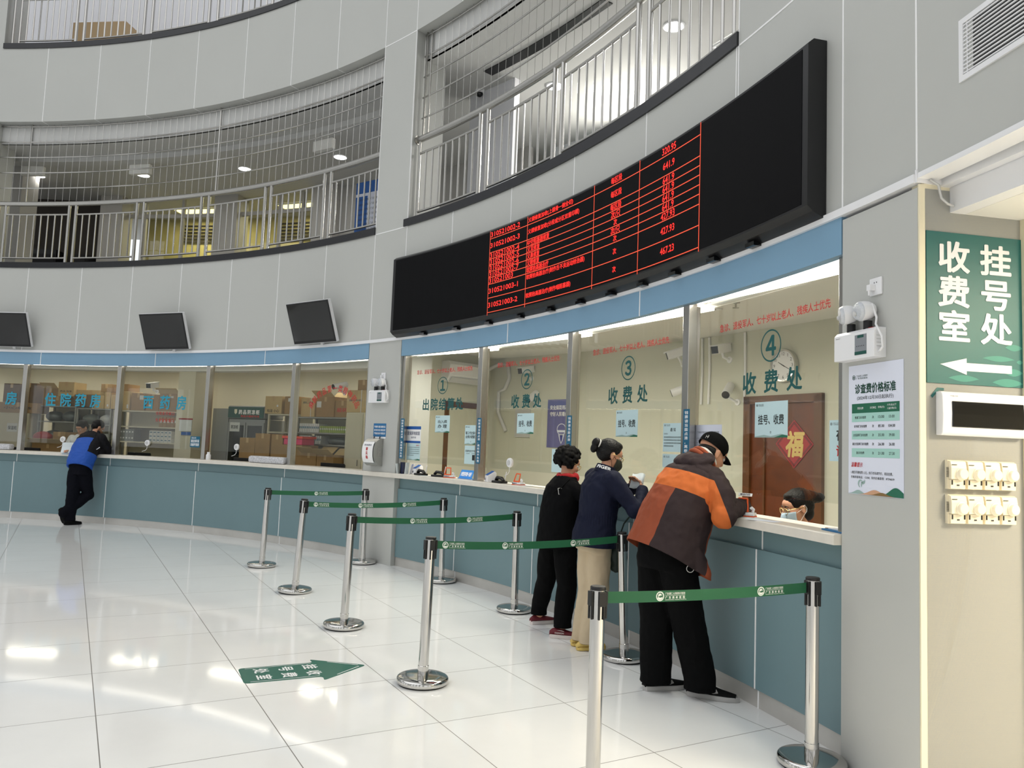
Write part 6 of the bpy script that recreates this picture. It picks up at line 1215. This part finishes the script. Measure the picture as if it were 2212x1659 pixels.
mb.ball((-.015, 0, -.01), (.095, .195, .06), 22, HF @ RY(math.radians(-38))); mb.ball((.045, 0, .045), (.10, .16, .05), 20, HF @ RY(math.radians(-16))); mb.ball((-.055, 0, -.055), (.06, .15, .05), 18, HF @ RY(math.radians(-45))); fuse(mb, .008, 3, .014, 8, (1, 1, 1), 5).build('hood', 'cloth_brown', jk, 180)
mb = MB(); nb, nt_ = V((1.25, 5.05, 1.45)), V((1.315, 5.07, 1.50)); dd = (nt_ - nb).normalized(); x_ = dd.cross(up).normalized(); y_ = x_.cross(dd)
for (rad_, tt, rr_) in ((.088, .0, .018), (.084, .35, .016)): mb.tube([nb + dd * (tt * .09) + x_ * rad_ * math.cos(2 * math.pi * i / 24) + y_ * rad_ * math.sin(2 * math.pi * i / 24) for i in range(24)], rr_, 8, closed=True)
mb.build('collar_lining', 'cloth_rust', jk, 60); mb = MB(); mb.tube([nb + dd * .05 + x_ * .066 * math.cos(2 * math.pi * i / 24) + y_ * .066 * math.sin(2 * math.pi * i / 24) for i in range(24)], .02, 8, closed=True); mb.build('shirt_collar', 'sock_white', p1, 60)
MB().tube([V((1.13, 4.77, .80)) + V((.022 * math.cos(a), 0, .022 * math.sin(a))) for a in [2 * math.pi * i / 14 for i in range(14)]], .0025, 6, closed=True).build('cord_loop', 'sock_white', jk, 60)
mb = MB(); mb.ball((-.014, 0, .048), (.106, .085, .085), 24, HX); mb.ball((-.022, 0, .025), (.100, .083, .06), 20, HX); c_ = fuse(mb, .005, 3); lo = [HX @ V(p) for p in ((.0, 0, .018), (0, 1, .018), (1, 0, .018))]; pn = (HX.to_3x3() @ V((.10, 0, 1))).normalized(); c_ = open_hem(c_, HX @ V((0, 0, .012)), pn); cp_ = c_.build('cap', 'cloth_black', p1, 180)
mb = MB(); vs = []; fs = []
for i in range(13):
    a = math.radians(-62 + 124 * i / 12)
    for rr_, zz in ((.088, .026), (.125, .022), (.155, .006)): vs.append(HX @ V((-.012 + rr_ * math.cos(a) * (1.12 if rr_ > .1 else 1.08), rr_ * .80 * math.sin(a) if rr_ < .1 else .072 * math.sin(a) * 1.05, zz - .012 * abs(math.sin(a)))))
for i in range(12):
    for k in range(2): fs.append((i * 3 + k, i * 3 + 3 + k, i * 3 + 4 + k, i * 3 + 1 + k))
mb.add(vs, fs); b_ = mb.build('brim', 'cloth_black', cp_, 60); b_.modifiers.new('t', 'SOLIDIFY').thickness = .004
mb = MB(); lm2 = lambda u, v: HX @ V((-.112 * math.cos(u / .1) - .004, -.02 - .088 * math.sin(u / .1 + .35) + .01, .05 + v))
for s_ in (-1, 1): n = 8; vs = [lm2(s_ * .010 + s_ * q * math.cos(math.radians(-70 + 140 * i / n)) - s_ * .004, q * math.sin(math.radians(-70 + 140 * i / n))) for i in range(n + 1) for q in (.010, .014)]; mb.add(vs, [(2 * i, 2 * i + 1, 2 * i + 3, 2 * i + 2) for i in range(n)])
rectm(mb, lm2, -.012, -.002, .012, .002); mb.build('cap_mark', 'sock_white', cp_)
mb = MB(); mb.ball((-.03, 0, -.012), (.075, .077, .05), 18, HX); fuse(mb, .006, 2).build('hair', 'hair', p1, 180)
trousers(p1, None, [((1.075, 4.90, .82), (1.155, 4.90, .46), (1.235, 4.895, .115), .118, .104, .098), ((.965, 5.04, .82), (.985, 5.03, .45), (.985, 5.025, .115), .118, .106, .098)], 'cloth_black', [((1.0, 4.96, .76), .18, .13), ((1.02, 4.97, .90), .19, .14), ((1.05, 4.98, 1.0), .18, .13)], r, hem=.052, fold=.010)
shoe(p1, (.905, 5.005), (1.195, 5.085), 'shoe_black', 'sole_grey', 'swoosh', 1, .085, None, .052); shoe(p1, (1.165, 4.95), (1.455, 4.83), 'shoe_black', 'sole_grey', 'swoosh', 1, .085, None, .052)
# ---------------------------------------------------------------- woman in navy jacket and beige trousers
f = hz(.86, .50); r = rgt(f)
p2 = thing('person', 'woman in navy jacket and beige trousers reading papers at window 3', 'person', T(.65, 5.83, 0))
HX = headframe((.765, 5.855, 1.468), hz(.965, .26), math.radians(20), 0, .95); shR, shL = V((.775, 5.665, 1.285)), V((.645, 5.955, 1.29)); eR, wR = V((.935, 5.60, 1.075)), V((1.005, 5.765, 1.20)); eL, wL = V((.83, 5.99, 1.11)), V((.945, 5.93, 1.21))
body(p2, [((.66, 5.82, .85), .14, .10), ((.68, 5.82, 1.02), .12, .09), ((.70, 5.815, 1.2), .14, .09), ((.715, 5.82, 1.30), .10, .07)], r, [([shR, eR, wR], [.045, .037, .024]), ([shL, eL, wL], [.045, .037, .024])],
     [([(.70, 5.79, .82), (.70, 5.80, .42), (.64, 5.82, .08)], [.07, .05, .036]), ([(.63, 5.88, .82), (.63, 5.88, .42), (.595, 5.92, .08)], [.07, .05, .036])], ((.715, 5.83, 1.30), (.75, 5.85, 1.40)), HX, [(wR + V((.005, .01, .01)), V((-.1, .75, .7)), V((.8, -.1, .5)), .9, .7, 1), (wL + V((.0, -.01, .015)), V((.1, -.5, .8)), V((.3, .6, .2)), .9, .7, -1)])
face_bits(HX, p2); mask(HX, p2, 'mask_pattern', 'cloth_black'); glasses(HX, p2)
mb = MB(); loft(mb, [((.648, 5.825, .755), .185, .15), ((.655, 5.825, .86), .180, .145), ((.675, 5.82, 1.0), .158, .125), ((.685, 5.818, 1.10), .165, .13), ((.70, 5.815, 1.21), .180, .13), ((.712, 5.815, 1.29), .155, .10), ((.725, 5.825, 1.345), .08, .07)], r)
cap(mb, [shR + V((-.01, .02, -.005)), eR + V((-.01, 0, 0)), wR], [.078, .066, .05]); cap(mb, [shL + V((.01, -.02, -.005)), eL, wL], [.078, .066, .05])
j = fuse(mb, .008, 3, .009, 9, (1, 1, .8), 8); j = open_hem(j, V((.65, 5.825, .778)), V((0.05, 0, 1)).normalized())
for v in j.v:                                                        # gathered waist
    k = math.exp(-((v.z - .985) / .035) ** 2); q = V((v.x - .673, v.y - 5.82, 0)); a = math.atan2(q.y, q.x)
    if q.length < .22: v += q.normalized() * (.004 * k * math.sin(a * 46))
jk = j.build('jacket', 'cloth_navy', p2, 180); sm = jk.modifiers.new('cloth', 'SOLIDIFY'); sm.thickness = .004; sm.offset = -1
mb = MB(); nb = V((.722, 5.828, 1.33)); dd = V((.30, .12, 1)).normalized(); x_ = dd.cross(up).normalized(); y_ = x_.cross(dd); col_ = lambda a, h, q=.074: nb + dd * h + x_ * q * math.cos(a) + y_ * q * 1.06 * math.sin(a); n = 28; vs = []; fs = []
for i in range(n): a = 2 * math.pi * i / n; vs += [col_(a, -.01, .082), col_(a, .052, .070), col_(a, .05, .064), col_(a, -.01, .07)]
for i in range(n):
    for k in range(4): q = ((i + 1) % n) * 4; fs.append((i * 4 + k, q + k, q + (k + 1) % 4, i * 4 + (k + 1) % 4))
mb.add(vs, fs); cl_ = mb.build('collar', 'cloth_navy', jk, 40)
mb = MB(); vb = V((-.12, -1, 0)); best = max([2 * math.pi * i / 180 for i in range(180)], key=lambda a: (col_(a, 0) - nb).normalized().dot(vb)); sgn = 1 if (col_(best + .05, 0) - col_(best, 0)).dot(V((1, -.1, 0))) > 0 else -1
text(mb, 'FIGER', lambda u, v: col_(best + sgn * (u - .02) / .078, .004 + v, .0815 - .2 * (v)), (-.055, .012, .06, .036), bold=.03); mb.build('collar_lettering', 'white', cl_)
mb = MB(); mb.ball((-.022, 0, .042), (.101, .082, .086), 22, HX); mb.ball((-.035, 0, .0), (.085, .078, .075), 20, HX); mb.ball((.028, 0, .085), (.05, .06, .035), 16, HX); mb.tube([HX @ V(p) for p in ((-.105, 0, .045), (-.13, 0, .05))], .026, 12); mb.ball((-.148, 0, .045), (.036, .036, .042), 16, HX); mb.ball((-.150, .0, .0), (.03, .03, .042), 14, HX)
hr = fuse(mb, .006, 2, .002, 40, (1, 1, 1), 2).build('hair', 'hair', p2, 180); mb = MB(); mb.tube([HX @ V((-.125, .03 * math.cos(a), .046 + .03 * math.sin(a))) for a in [2 * math.pi * i / 16 for i in range(16)]], .006, 8, closed=True); mb.build('hair_tie', 'sock_white', hr, 60)
trousers(p2, None, [((.695, 5.79, .80), (.70, 5.80, .42), (.635, 5.82, .115), .093, .078, .07), ((.635, 5.88, .80), (.63, 5.885, .42), (.59, 5.925, .115), .093, .078, .07)], 'cloth_beige', [((.655, 5.83, .74), .15, .12), ((.66, 5.825, .86), .15, .12), ((.665, 5.82, .96), .13, .11)], r, .0095, .008, 4, .055)
shoe(p2, (.545, 5.80), (.775, 5.87), 'shoe_yellow', 'shoe_yellow', None, 1, .062, None, .046); shoe(p2, (.515, 5.925), (.745, 5.99), 'shoe_yellow', 'shoe_yellow', None, 1, .062, None, .046)
for a, b in (((.635, 5.82, .06), (.635, 5.82, .11)), ((.59, 5.925, .06), (.59, 5.925, .11))): MB().tube([a, b], .046, 12).build('sock', 'sock_white', p2, 60)
Xp = Matrix.Translation((.975, 5.85, 1.275)) @ RZ(math.radians(-30)) @ RX(math.radians(-30))
t0 = thing('receipt', 'white printed papers held up by the woman in navy', 'paper', Xp)
for k, (a, w_) in enumerate(((0, .10), (9, .08))): mb = MB(); n = 6; vs = []; [vs.extend([Vector((-w_ / 2 + w_ * i / n + k * .012, .01 * math.sin(i * .9 + k) + k * .006, -.06)), Vector((-w_ / 2 + w_ * i / n + k * .012, .012 * math.sin(i * .9 + k + .5) + k * .006, .065))]) for i in range(n + 1)]; mb.add(vs, [(2 * i, 2 * i + 2, 2 * i + 3, 2 * i + 1) for i in range(n)]); o = mb.build('paper_sheet', 'paper', t0, 60, local=True); o.modifiers.new('t', 'SOLIDIFY').thickness = .0008
mat('bag_dark', (26, 44, 36), 0.5); mb = MB(); mb.ball((.84, 5.86, .70), (.08, .05, .13), 14); o = fuse(mb, .012, 2, .012, 14, (1, 1, 1), 9).build('plastic_bag', 'bag_dark', None, 180); tag(o, 'dark green plastic bag hanging in front of the woman in navy at thigh height', 'bag')
cap_ = MB().tube([(.84, 5.86, .80), (.88, 5.82, .95), (.93, 5.70, 1.05)], .006, 6); cap_.build('handle', 'bag_dark', o, 60)
# ---------------------------------------------------------------- woman in black
f = hz(.84, .54); r = rgt(f)
p3 = thing('person', 'curly haired woman in black coat and red shoes with a red scarf at window 2', 'person', T(.42, 6.45, 0))
HX = headframe((.50, 6.49, 1.385), hz(.92, .39), math.radians(22), 0, .95); shR, shL = V((.545, 6.31, 1.205)), V((.395, 6.60, 1.21)); eR, wR = V((.70, 6.32, 1.08)), V((.84, 6.46, 1.165)); eL, wL = V((.58, 6.69, 1.10)), V((.76, 6.66, 1.17))
body(p3, [((.43, 6.45, .80), .15, .11), ((.44, 6.45, .98), .135, .10), ((.46, 6.45, 1.13), .145, .10), ((.475, 6.455, 1.22), .11, .08)], r, [([shR + V((-.05, .07, -.045)), eR, wR], [.04, .037, .024]), ([shL + V((.05, -.07, -.045)), eL, wL], [.04, .037, .024])],
     [([(.48, 6.38, .78), (.50, 6.34, .40), (.47, 6.28, .08)], [.075, .05, .036]), ([(.39, 6.50, .78), (.35, 6.60, .40), (.31, 6.72, .09)], [.075, .05, .036])], ((.475, 6.46, 1.22), (.49, 6.48, 1.32)), HX, [(wR, V((.6, .8, 0)), up, .9, .5, -1), (wL, V((.8, .2, 0)), up, .9, .5, 1)])
face_bits(HX, p3); glasses(HX, p3)
mb = MB(); loft(mb, [((.425, 6.45, .66), .19, .165), ((.43, 6.45, .78), .19, .16), ((.44, 6.45, .95), .178, .15), ((.455, 6.45, 1.08), .186, .145), ((.468, 6.452, 1.17), .182, .128), ((.476, 6.456, 1.225), .14, .10), ((.484, 6.46, 1.265), .085, .08)], r); cap(mb, [shR + V((-.035, .045, -.03)), (shR + eR) / 2 + V((0, 0, -.01)), eR, wR - V((.03, .02, 0))], [.07, .07, .062, .048]); cap(mb, [shL + V((.035, -.045, -.03)), eL, wL - V((.03, .01, 0))], [.07, .064, .05])
j = open_hem(fuse(mb, .008, 3, .009, 8, (1, 1, .7), 12), V((.425, 6.45, .69)), V((0, 0, 1))); jk = j.build('coat', 'cloth_black_soft', p3, 180)
mb = MB(); mb.tube([V((.485, 6.46, 1.255)) + V((.074 * math.cos(a), .074 * math.sin(a), .01 * math.sin(a))) for a in [2 * math.pi * i / 20 for i in range(20)]], .024, 10, closed=True); mb.build('collar', 'cloth_black_soft', jk, 60)
mb = MB(); mb.tube([V((.485, 6.465, 1.272)) + V((.064 * math.cos(a), .064 * math.sin(a), .006 * math.sin(3 * a))) for a in [2 * math.pi * i / 20 for i in range(20)]], .024, 10, closed=True); mb.ball((.555, 6.44, 1.262), (.035, .03, .045), 12); fuse(mb, .008, 2, .004, 30).build('scarf', 'scarf_red', p3, 180)
mb = MB(); mb.ball((-.022, 0, .035), (.10, .085, .088), 16, HX); rc = random.Random(11)
for i in range(330):
    a, b = rc.uniform(0, 2 * math.pi), math.acos(rc.uniform(-.75, 1)); d = V((math.sin(b) * math.cos(a), math.sin(b) * math.sin(a), math.cos(b)))
    if d.x > .62 and d.z < .45: continue
    if d.x > .3 and d.z < -.15: continue
    mb.ball(V((-.024, 0, .03)) + V((d.x * .108, d.y * .096, d.z * .104)) * rc.uniform(.94, 1.12), rc.uniform(.012, .021), 8, HX)
fuse(mb, .0055, 1).build('hair', 'hair_curly', p3, 180)
mb = MB(); rb_ = V((.405, 6.335, 1.19)); mb.tube([V((.42, 6.31, 1.155)) + V((q[0], q[1], q[2])) for q in ((-.014, -.012, .022), (.014, -.002, .028), (.022, .0, -.02), (-.006, -.012, -.026))], .003, 6, closed=True); mb.build('strap_buckle', 'sock_white', jk, 60)
mb = MB(); mb.tube([V((.30, 6.49, 1.10)), V((.38, 6.34, 1.14)), V((.44, 6.30, 1.19)), V((.50, 6.34, 1.25))], .008, 6, flat=.5); mb.build('bag_strap', 'cloth_black', jk, 60)
trousers(p3, None, [((.485, 6.385, .74), (.505, 6.335, .40), (.475, 6.275, .125), .10, .082, .072), ((.385, 6.50, .74), (.35, 6.60, .40), (.305, 6.715, .135), .10, .082, .066)], 'cloth_black', [((.43, 6.45, .70), .16, .13), ((.43, 6.45, .82), .16, .13), ((.44, 6.45, .92), .15, .12)], r, .0095, .008, 6, .085)
shoe(p3, (.375, 6.275), (.605, 6.24), 'shoe_red', 'sole_white', None, 1, .068, None, .046, 'FASHION'); shoe(p3, (.235, 6.70), (.45, 6.80), 'shoe_red', 'sole_white', None, 1, .068, None, .046)
# ---------------------------------------------------------------- man in the blue vest, legs crossed
f = hz(.36, .93); r = rgt(f)
p4 = thing('person', 'man in blue and black quilted vest jacket bending over the pharmacy counter, legs crossed', 'person', T(-6.87, 12.45, 0))
HX = headframe((-6.845, 12.86, 1.555), hz(.62, .78), math.radians(38)); shR, shL = V((-6.66, 12.66, 1.375)), V((-7.03, 12.78, 1.375)); eR, wR = V((-6.60, 12.80, 1.15)), V((-6.70, 12.62, 1.155)); eL, wL = V((-7.14, 12.86, 1.16)), V((-7.20, 12.70, 1.16))
body(p4, [((-6.87, 12.48, .88), .15, .11), ((-6.87, 12.53, 1.05), .14, .10), ((-6.86, 12.63, 1.27), .16, .10), ((-6.85, 12.72, 1.40), .12, .08)], r, [([shR, eR, wR], [.05, .042, .028]), ([shL, eL, wL], [.05, .042, .028])],
     [([(-6.93, 12.45, .84), (-6.91, 12.40, .45), (-6.925, 12.40, .09)], [.075, .055, .04]), ([(-6.79, 12.47, .84), (-6.76, 12.55, .47), (-7.0, 12.32, .17)], [.075, .055, .04])], ((-6.85, 12.72, 1.40), (-6.848, 12.82, 1.50)), HX, [(wR, V((-.5, -.7, .1)), up, .95, .5, 1), (wL, V((.05, -.9, .1)), up, .95, .5, -1)])
face_bits(HX, p4)
mb = MB(); loft(mb, [((-6.875, 12.455, .89), .19, .15), ((-6.875, 12.47, .97), .205, .165), ((-6.87, 12.51, 1.08), .215, .165), ((-6.86, 12.58, 1.22), .225, .16), ((-6.855, 12.66, 1.34), .215, .14), ((-6.85, 12.73, 1.43), .13, .10)], r); cap(mb, [shR + V((-.03, .0, -.01)), eR, wR + (eR - wR) * .2], [.092, .08, .06]); cap(mb, [shL + V((.03, 0, -.01)), eL, wL + (eL - wL) * .2], [.092, .08, .06])
j = fuse(mb, .0085, 3, .011, 9, (1, 1, 1), 15); ax_ = (V((-6.855, 12.66, 1.34)) - V((-6.875, 12.47, .97))).normalized(); C0 = V((-6.86, 12.58, 1.22))
j = open_hem(j, V((-6.875, 12.455, .90)), ax_); rr = (r - ax_ * r.dot(ax_)).normalized()
def vest_col(c): q = c - C0; u_, s_ = q.dot(rr), q.dot(ax_); w_ = (wR - eR); t_ = max(0, min(1, (c - eR).dot(w_) / w_.length_squared)); w2 = (wL - eL); t2 = max(0, min(1, (c - eL).dot(w2) / w2.length_squared)); return 1 if (s_ > .115 or abs(u_) > .178) and s_ > -.13 or (c - eR - w_ * t_).length < .10 and u_ > .04 or (c - eL - w2 * t2).length < .10 else 0
j = cut_paint(j, [(C0 + ax_ * .115, ax_), (C0 - ax_ * .13, ax_), (C0 + rr * .178, rr), (C0 - rr * .178, rr)], vest_col); jk = j.build('jacket', ['cloth_blue', 'cloth_charcoal'], p4, 180); jk.modifiers.new('t', 'SOLIDIFY').thickness = -.004
mb = MB(); n = 28; vs = []; hc = V((-6.875, 12.458, .915)); fd = ax_.cross(rr).normalized()
mb.tube([hc + rr * .192 * math.cos(2 * math.pi * i / n) + fd * .152 * math.sin(2 * math.pi * i / n) for i in range(n)], .022, 8, closed=True); mb.build('waistband', 'cloth_blue', jk, 60)
mb = MB(); mb.tube([V((-6.85, 12.755, 1.445)) + V((.075 * math.cos(a), .05 * math.sin(a), .045 * math.sin(a))) for a in [2 * math.pi * i / 20 for i in range(20)]], .025, 10, closed=True); mb.build('collar', 'cloth_charcoal', jk, 60)
mb = MB(); mb.ball((-.022, 0, .04), (.100, .083, .085), 20, HX); mb.ball((-.045, 0, -.01), (.068, .072, .06), 18, HX); fuse(mb, .006, 2, .002, 50, (1, 1, 1)).build('hair', 'hair', p4, 180)
trousers(p4, None, [((-6.93, 12.45, .82), (-6.91, 12.40, .45), (-6.925, 12.39, .12), .108, .092, .082), ((-6.79, 12.47, .82), (-6.755, 12.55, .47), (-6.985, 12.325, .19), .108, .094, .078)], 'cloth_dark_navy', [((-6.87, 12.46, .78), .175, .13), ((-6.87, 12.47, .90), .175, .135), ((-6.87, 12.49, .98), .165, .13)], r, .0095, .009, 7, .075)
shoe(p4, (-6.97, 12.32), (-6.80, 12.53), 'shoe_black', 'shoe_black', None, 1, .09, None, .052); shoe(p4, (-7.03, 12.26, .255), (-6.995, 12.35, .012), 'shoe_black', 'shoe_black', None, 1, .085, V((.35, .85, .35)), .05)
Xp = T(-7.19, 12.62, 1.19) @ RZ(math.radians(18)) @ RX(math.radians(-35)); t0 = thing('paper_bundle', 'white folded papers in the left hand of the man in the blue vest', 'paper', Xp); MB().box((0, 0, .02), (.16, .002, .2)).build('paper_sheet', 'paper', t0, local=True); MB().box((.01, .01, .0), (.16, .002, .2), RX(.35)).build('paper_sheet', 'paper', t0, local=True)
tag(MB().rbox((0, 0, 0), (.07, .14, .01), .01, T(-6.68, 12.52, 1.195) @ RZ(math.radians(-40)) @ RX(math.radians(35))).build('mobile_phone', 'lavender'), 'pale phone in the right hand of the man in the blue vest', 'phone')
# ---------------------------------------------------------------- clerk behind window 4, seated
f = hz(-.97, -.1); r = rgt(f); fb = hz(-.8, -.6)
p5 = thing('person', 'clerk in white coat with blue face mask and dark bun seated behind window 4', 'person', T(2.05, 5.25, 0))
HX = headframe((1.975, 5.30, 1.165), f, math.radians(14), 0, .98); rb = rgt(fb); s1, s2 = V((2.02, 5.30, .93)) + rb * .18, V((2.02, 5.30, .93)) - rb * .18
body(p5, [((2.10, 5.36, .45), .15, .11), ((2.09, 5.35, .62), .14, .10), ((2.06, 5.32, .82), .15, .10), ((2.03, 5.31, .95), .12, .08)], rb, [([s1, V((1.93, 5.48, .75)), V((1.80, 5.36, .79))], [.045, .038, .026]), ([s2, V((2.05, 5.08, .75)), V((1.88, 5.10, .79))], [.045, .038, .026])],
     [([V((2.10, 5.36, .48)) + rb * .09, V((1.76, 5.12, .5)) + rb * .09, V((1.78, 5.14, .08)) + rb * .09], [.075, .055, .04]), ([V((2.10, 5.36, .48)) - rb * .09, V((1.76, 5.12, .5)) - rb * .09, V((1.78, 5.14, .08)) - rb * .09], [.075, .055, .04])], ((2.03, 5.305, .95), (2.0, 5.30, 1.06)), HX, [(V((1.79, 5.35, .79)), V((-.9, -.3, 0)), up, .9, .4, 1), (V((1.87, 5.10, .79)), V((-.9, .1, 0)), up, .9, .4, -1)])
face_bits(HX, p5); mask(HX, p5, 'mask_blue'); glasses(HX, p5)
mb = MB(); loft(mb, [((2.10, 5.36, .42), .18, .15), ((2.09, 5.35, .62), .165, .14), ((2.06, 5.32, .82), .178, .135), ((2.035, 5.31, .94), .165, .115), ((2.025, 5.305, 1.0), .08, .075)], rb); cap(mb, [s1, V((1.93, 5.48, .76)), V((1.83, 5.39, .795))], [.07, .06, .05]); cap(mb, [s2, V((2.05, 5.08, .76)), V((1.91, 5.10, .795))], [.07, .06, .05]); fuse(mb, .009, 3, .005, 10).build('coat', 'coat_white', p5, 180)
mb = MB(); mb.ball((-.022, 0, .045), (.104, .084, .086), 22, HX); mb.ball((-.05, 0, .0), (.075, .076, .07), 20, HX); mb.ball((.025, 0, .085), (.05, .06, .03), 16, HX); mb.tube([HX @ V(p) for p in ((-.10, 0, .05), (-.15, 0, .035))], [.05, .04], 12); mb.ball((-.165, 0, .03), (.05, .045, .035), 16, HX); mb.ball((-.06, 0, -.05), (.05, .06, .06), 16, HX)
hr = fuse(mb, .006, 2, .002, 40).build('hair', 'hair', p5, 180); MB().tube([HX @ V((-.10, -.03, .105)), HX @ V((-.13, -.05, .07))], .004, 8).build('hair_clip', 'chrome', hr, 60)
ch = thing('office_chair', 'dark office chair under the seated clerk', 'chair', T(2.13, 5.38, 0) @ RZ(math.atan2(-.6, -.8))); MB().rbox((0, 0, .40), (.46, .46, .07), .08).build('seat', 'black_matte', ch, local=True, bevel=.01); MB().box((-.24, 0, .68), (.05, .40, .40)).build('backrest', 'black_matte', ch, local=True, bevel=.02); MB().tube([(0, 0, .06), (0, 0, .38)], .03, 12).build('column', 'chrome', ch, 60, local=True)
for k in range(5): a = 2 * math.pi * k / 5; MB().tube([(0, 0, .08), (.26 * math.cos(a), .26 * math.sin(a), .05)], .02, 8).ball((.26 * math.cos(a), .26 * math.sin(a), .028), .028, 10).build('leg', 'black', ch, 60, local=True)
# ---------------------------------------------------------------- pharmacist half hidden behind the bent man
f = hz(-.3, -.95); r = rgt(f)
p6 = thing('person', 'dark haired pharmacist in white behind the pane, half hidden by the bent man', 'person', T(-7.55, 13.75, 0)); HX = headframe((-7.53, 13.72, 1.545), f, math.radians(30))
body(p6, [((-7.55, 13.76, .85), .15, .11), ((-7.55, 13.77, 1.1), .15, .10), ((-7.55, 13.76, 1.32), .15, .10), ((-7.54, 13.74, 1.4), .10, .08)], r, [([(-7.37, 13.70, 1.34), (-7.34, 13.60, 1.12), (-7.45, 13.42, 1.16)], [.045, .04, .028]), ([(-7.73, 13.80, 1.34), (-7.78, 13.72, 1.12), (-7.66, 13.50, 1.16)], [.045, .04, .028])],
     [([(-7.47, 13.74, .84), (-7.47, 13.74, .45), (-7.47, 13.74, .05)], [.075, .055, .045]), ([(-7.63, 13.78, .84), (-7.63, 13.78, .45), (-7.63, 13.78, .05)], [.075, .055, .045])], ((-7.54, 13.75, 1.38), (-7.535, 13.735, 1.46)), HX, [])
face_bits(HX, p6); mb = MB(); loft(mb, [((-7.55, 13.76, .55), .2, .15), ((-7.55, 13.76, .85), .18, .145), ((-7.55, 13.77, 1.1), .175, .14), ((-7.55, 13.76, 1.32), .19, .135), ((-7.54, 13.74, 1.42), .08, .08)], r); cap(mb, [V((-7.37, 13.70, 1.34)), V((-7.34, 13.60, 1.13)), V((-7.43, 13.45, 1.16))], [.075, .065, .05]); cap(mb, [V((-7.73, 13.80, 1.34)), V((-7.78, 13.72, 1.13)), V((-7.68, 13.53, 1.16))], [.075, .065, .05]); fuse(mb, .01, 3, .005).build('coat', 'coat_white', p6, 180)
mb = MB(); mb.ball((-.02, 0, .045), (.103, .085, .086), 20, HX); mb.ball((-.05, 0, 0), (.07, .075, .08), 18, HX); mb.ball((.03, 0, .085), (.05, .06, .03), 16, HX); fuse(mb, .007, 2).build('hair', 'hair', p6, 180)

# ---------------------------------------------------------------- stance: the two women stand just behind the long belt
for o_, d_ in ((p2, (.012, .10, 0)), (bpy.data.objects['receipt'], (.012, .10, 0)), (bpy.data.objects['plastic_bag.005'], (.012, .10, 0)), (p4, (.015, -.058, 0)), (bpy.data.objects['mobile_phone'], (.015, -.058, 0)), (bpy.data.objects['paper_bundle.002'], (.015, -.058, 0)), (p6, (-.018, -.098, 0))): o_.location += V(d_)
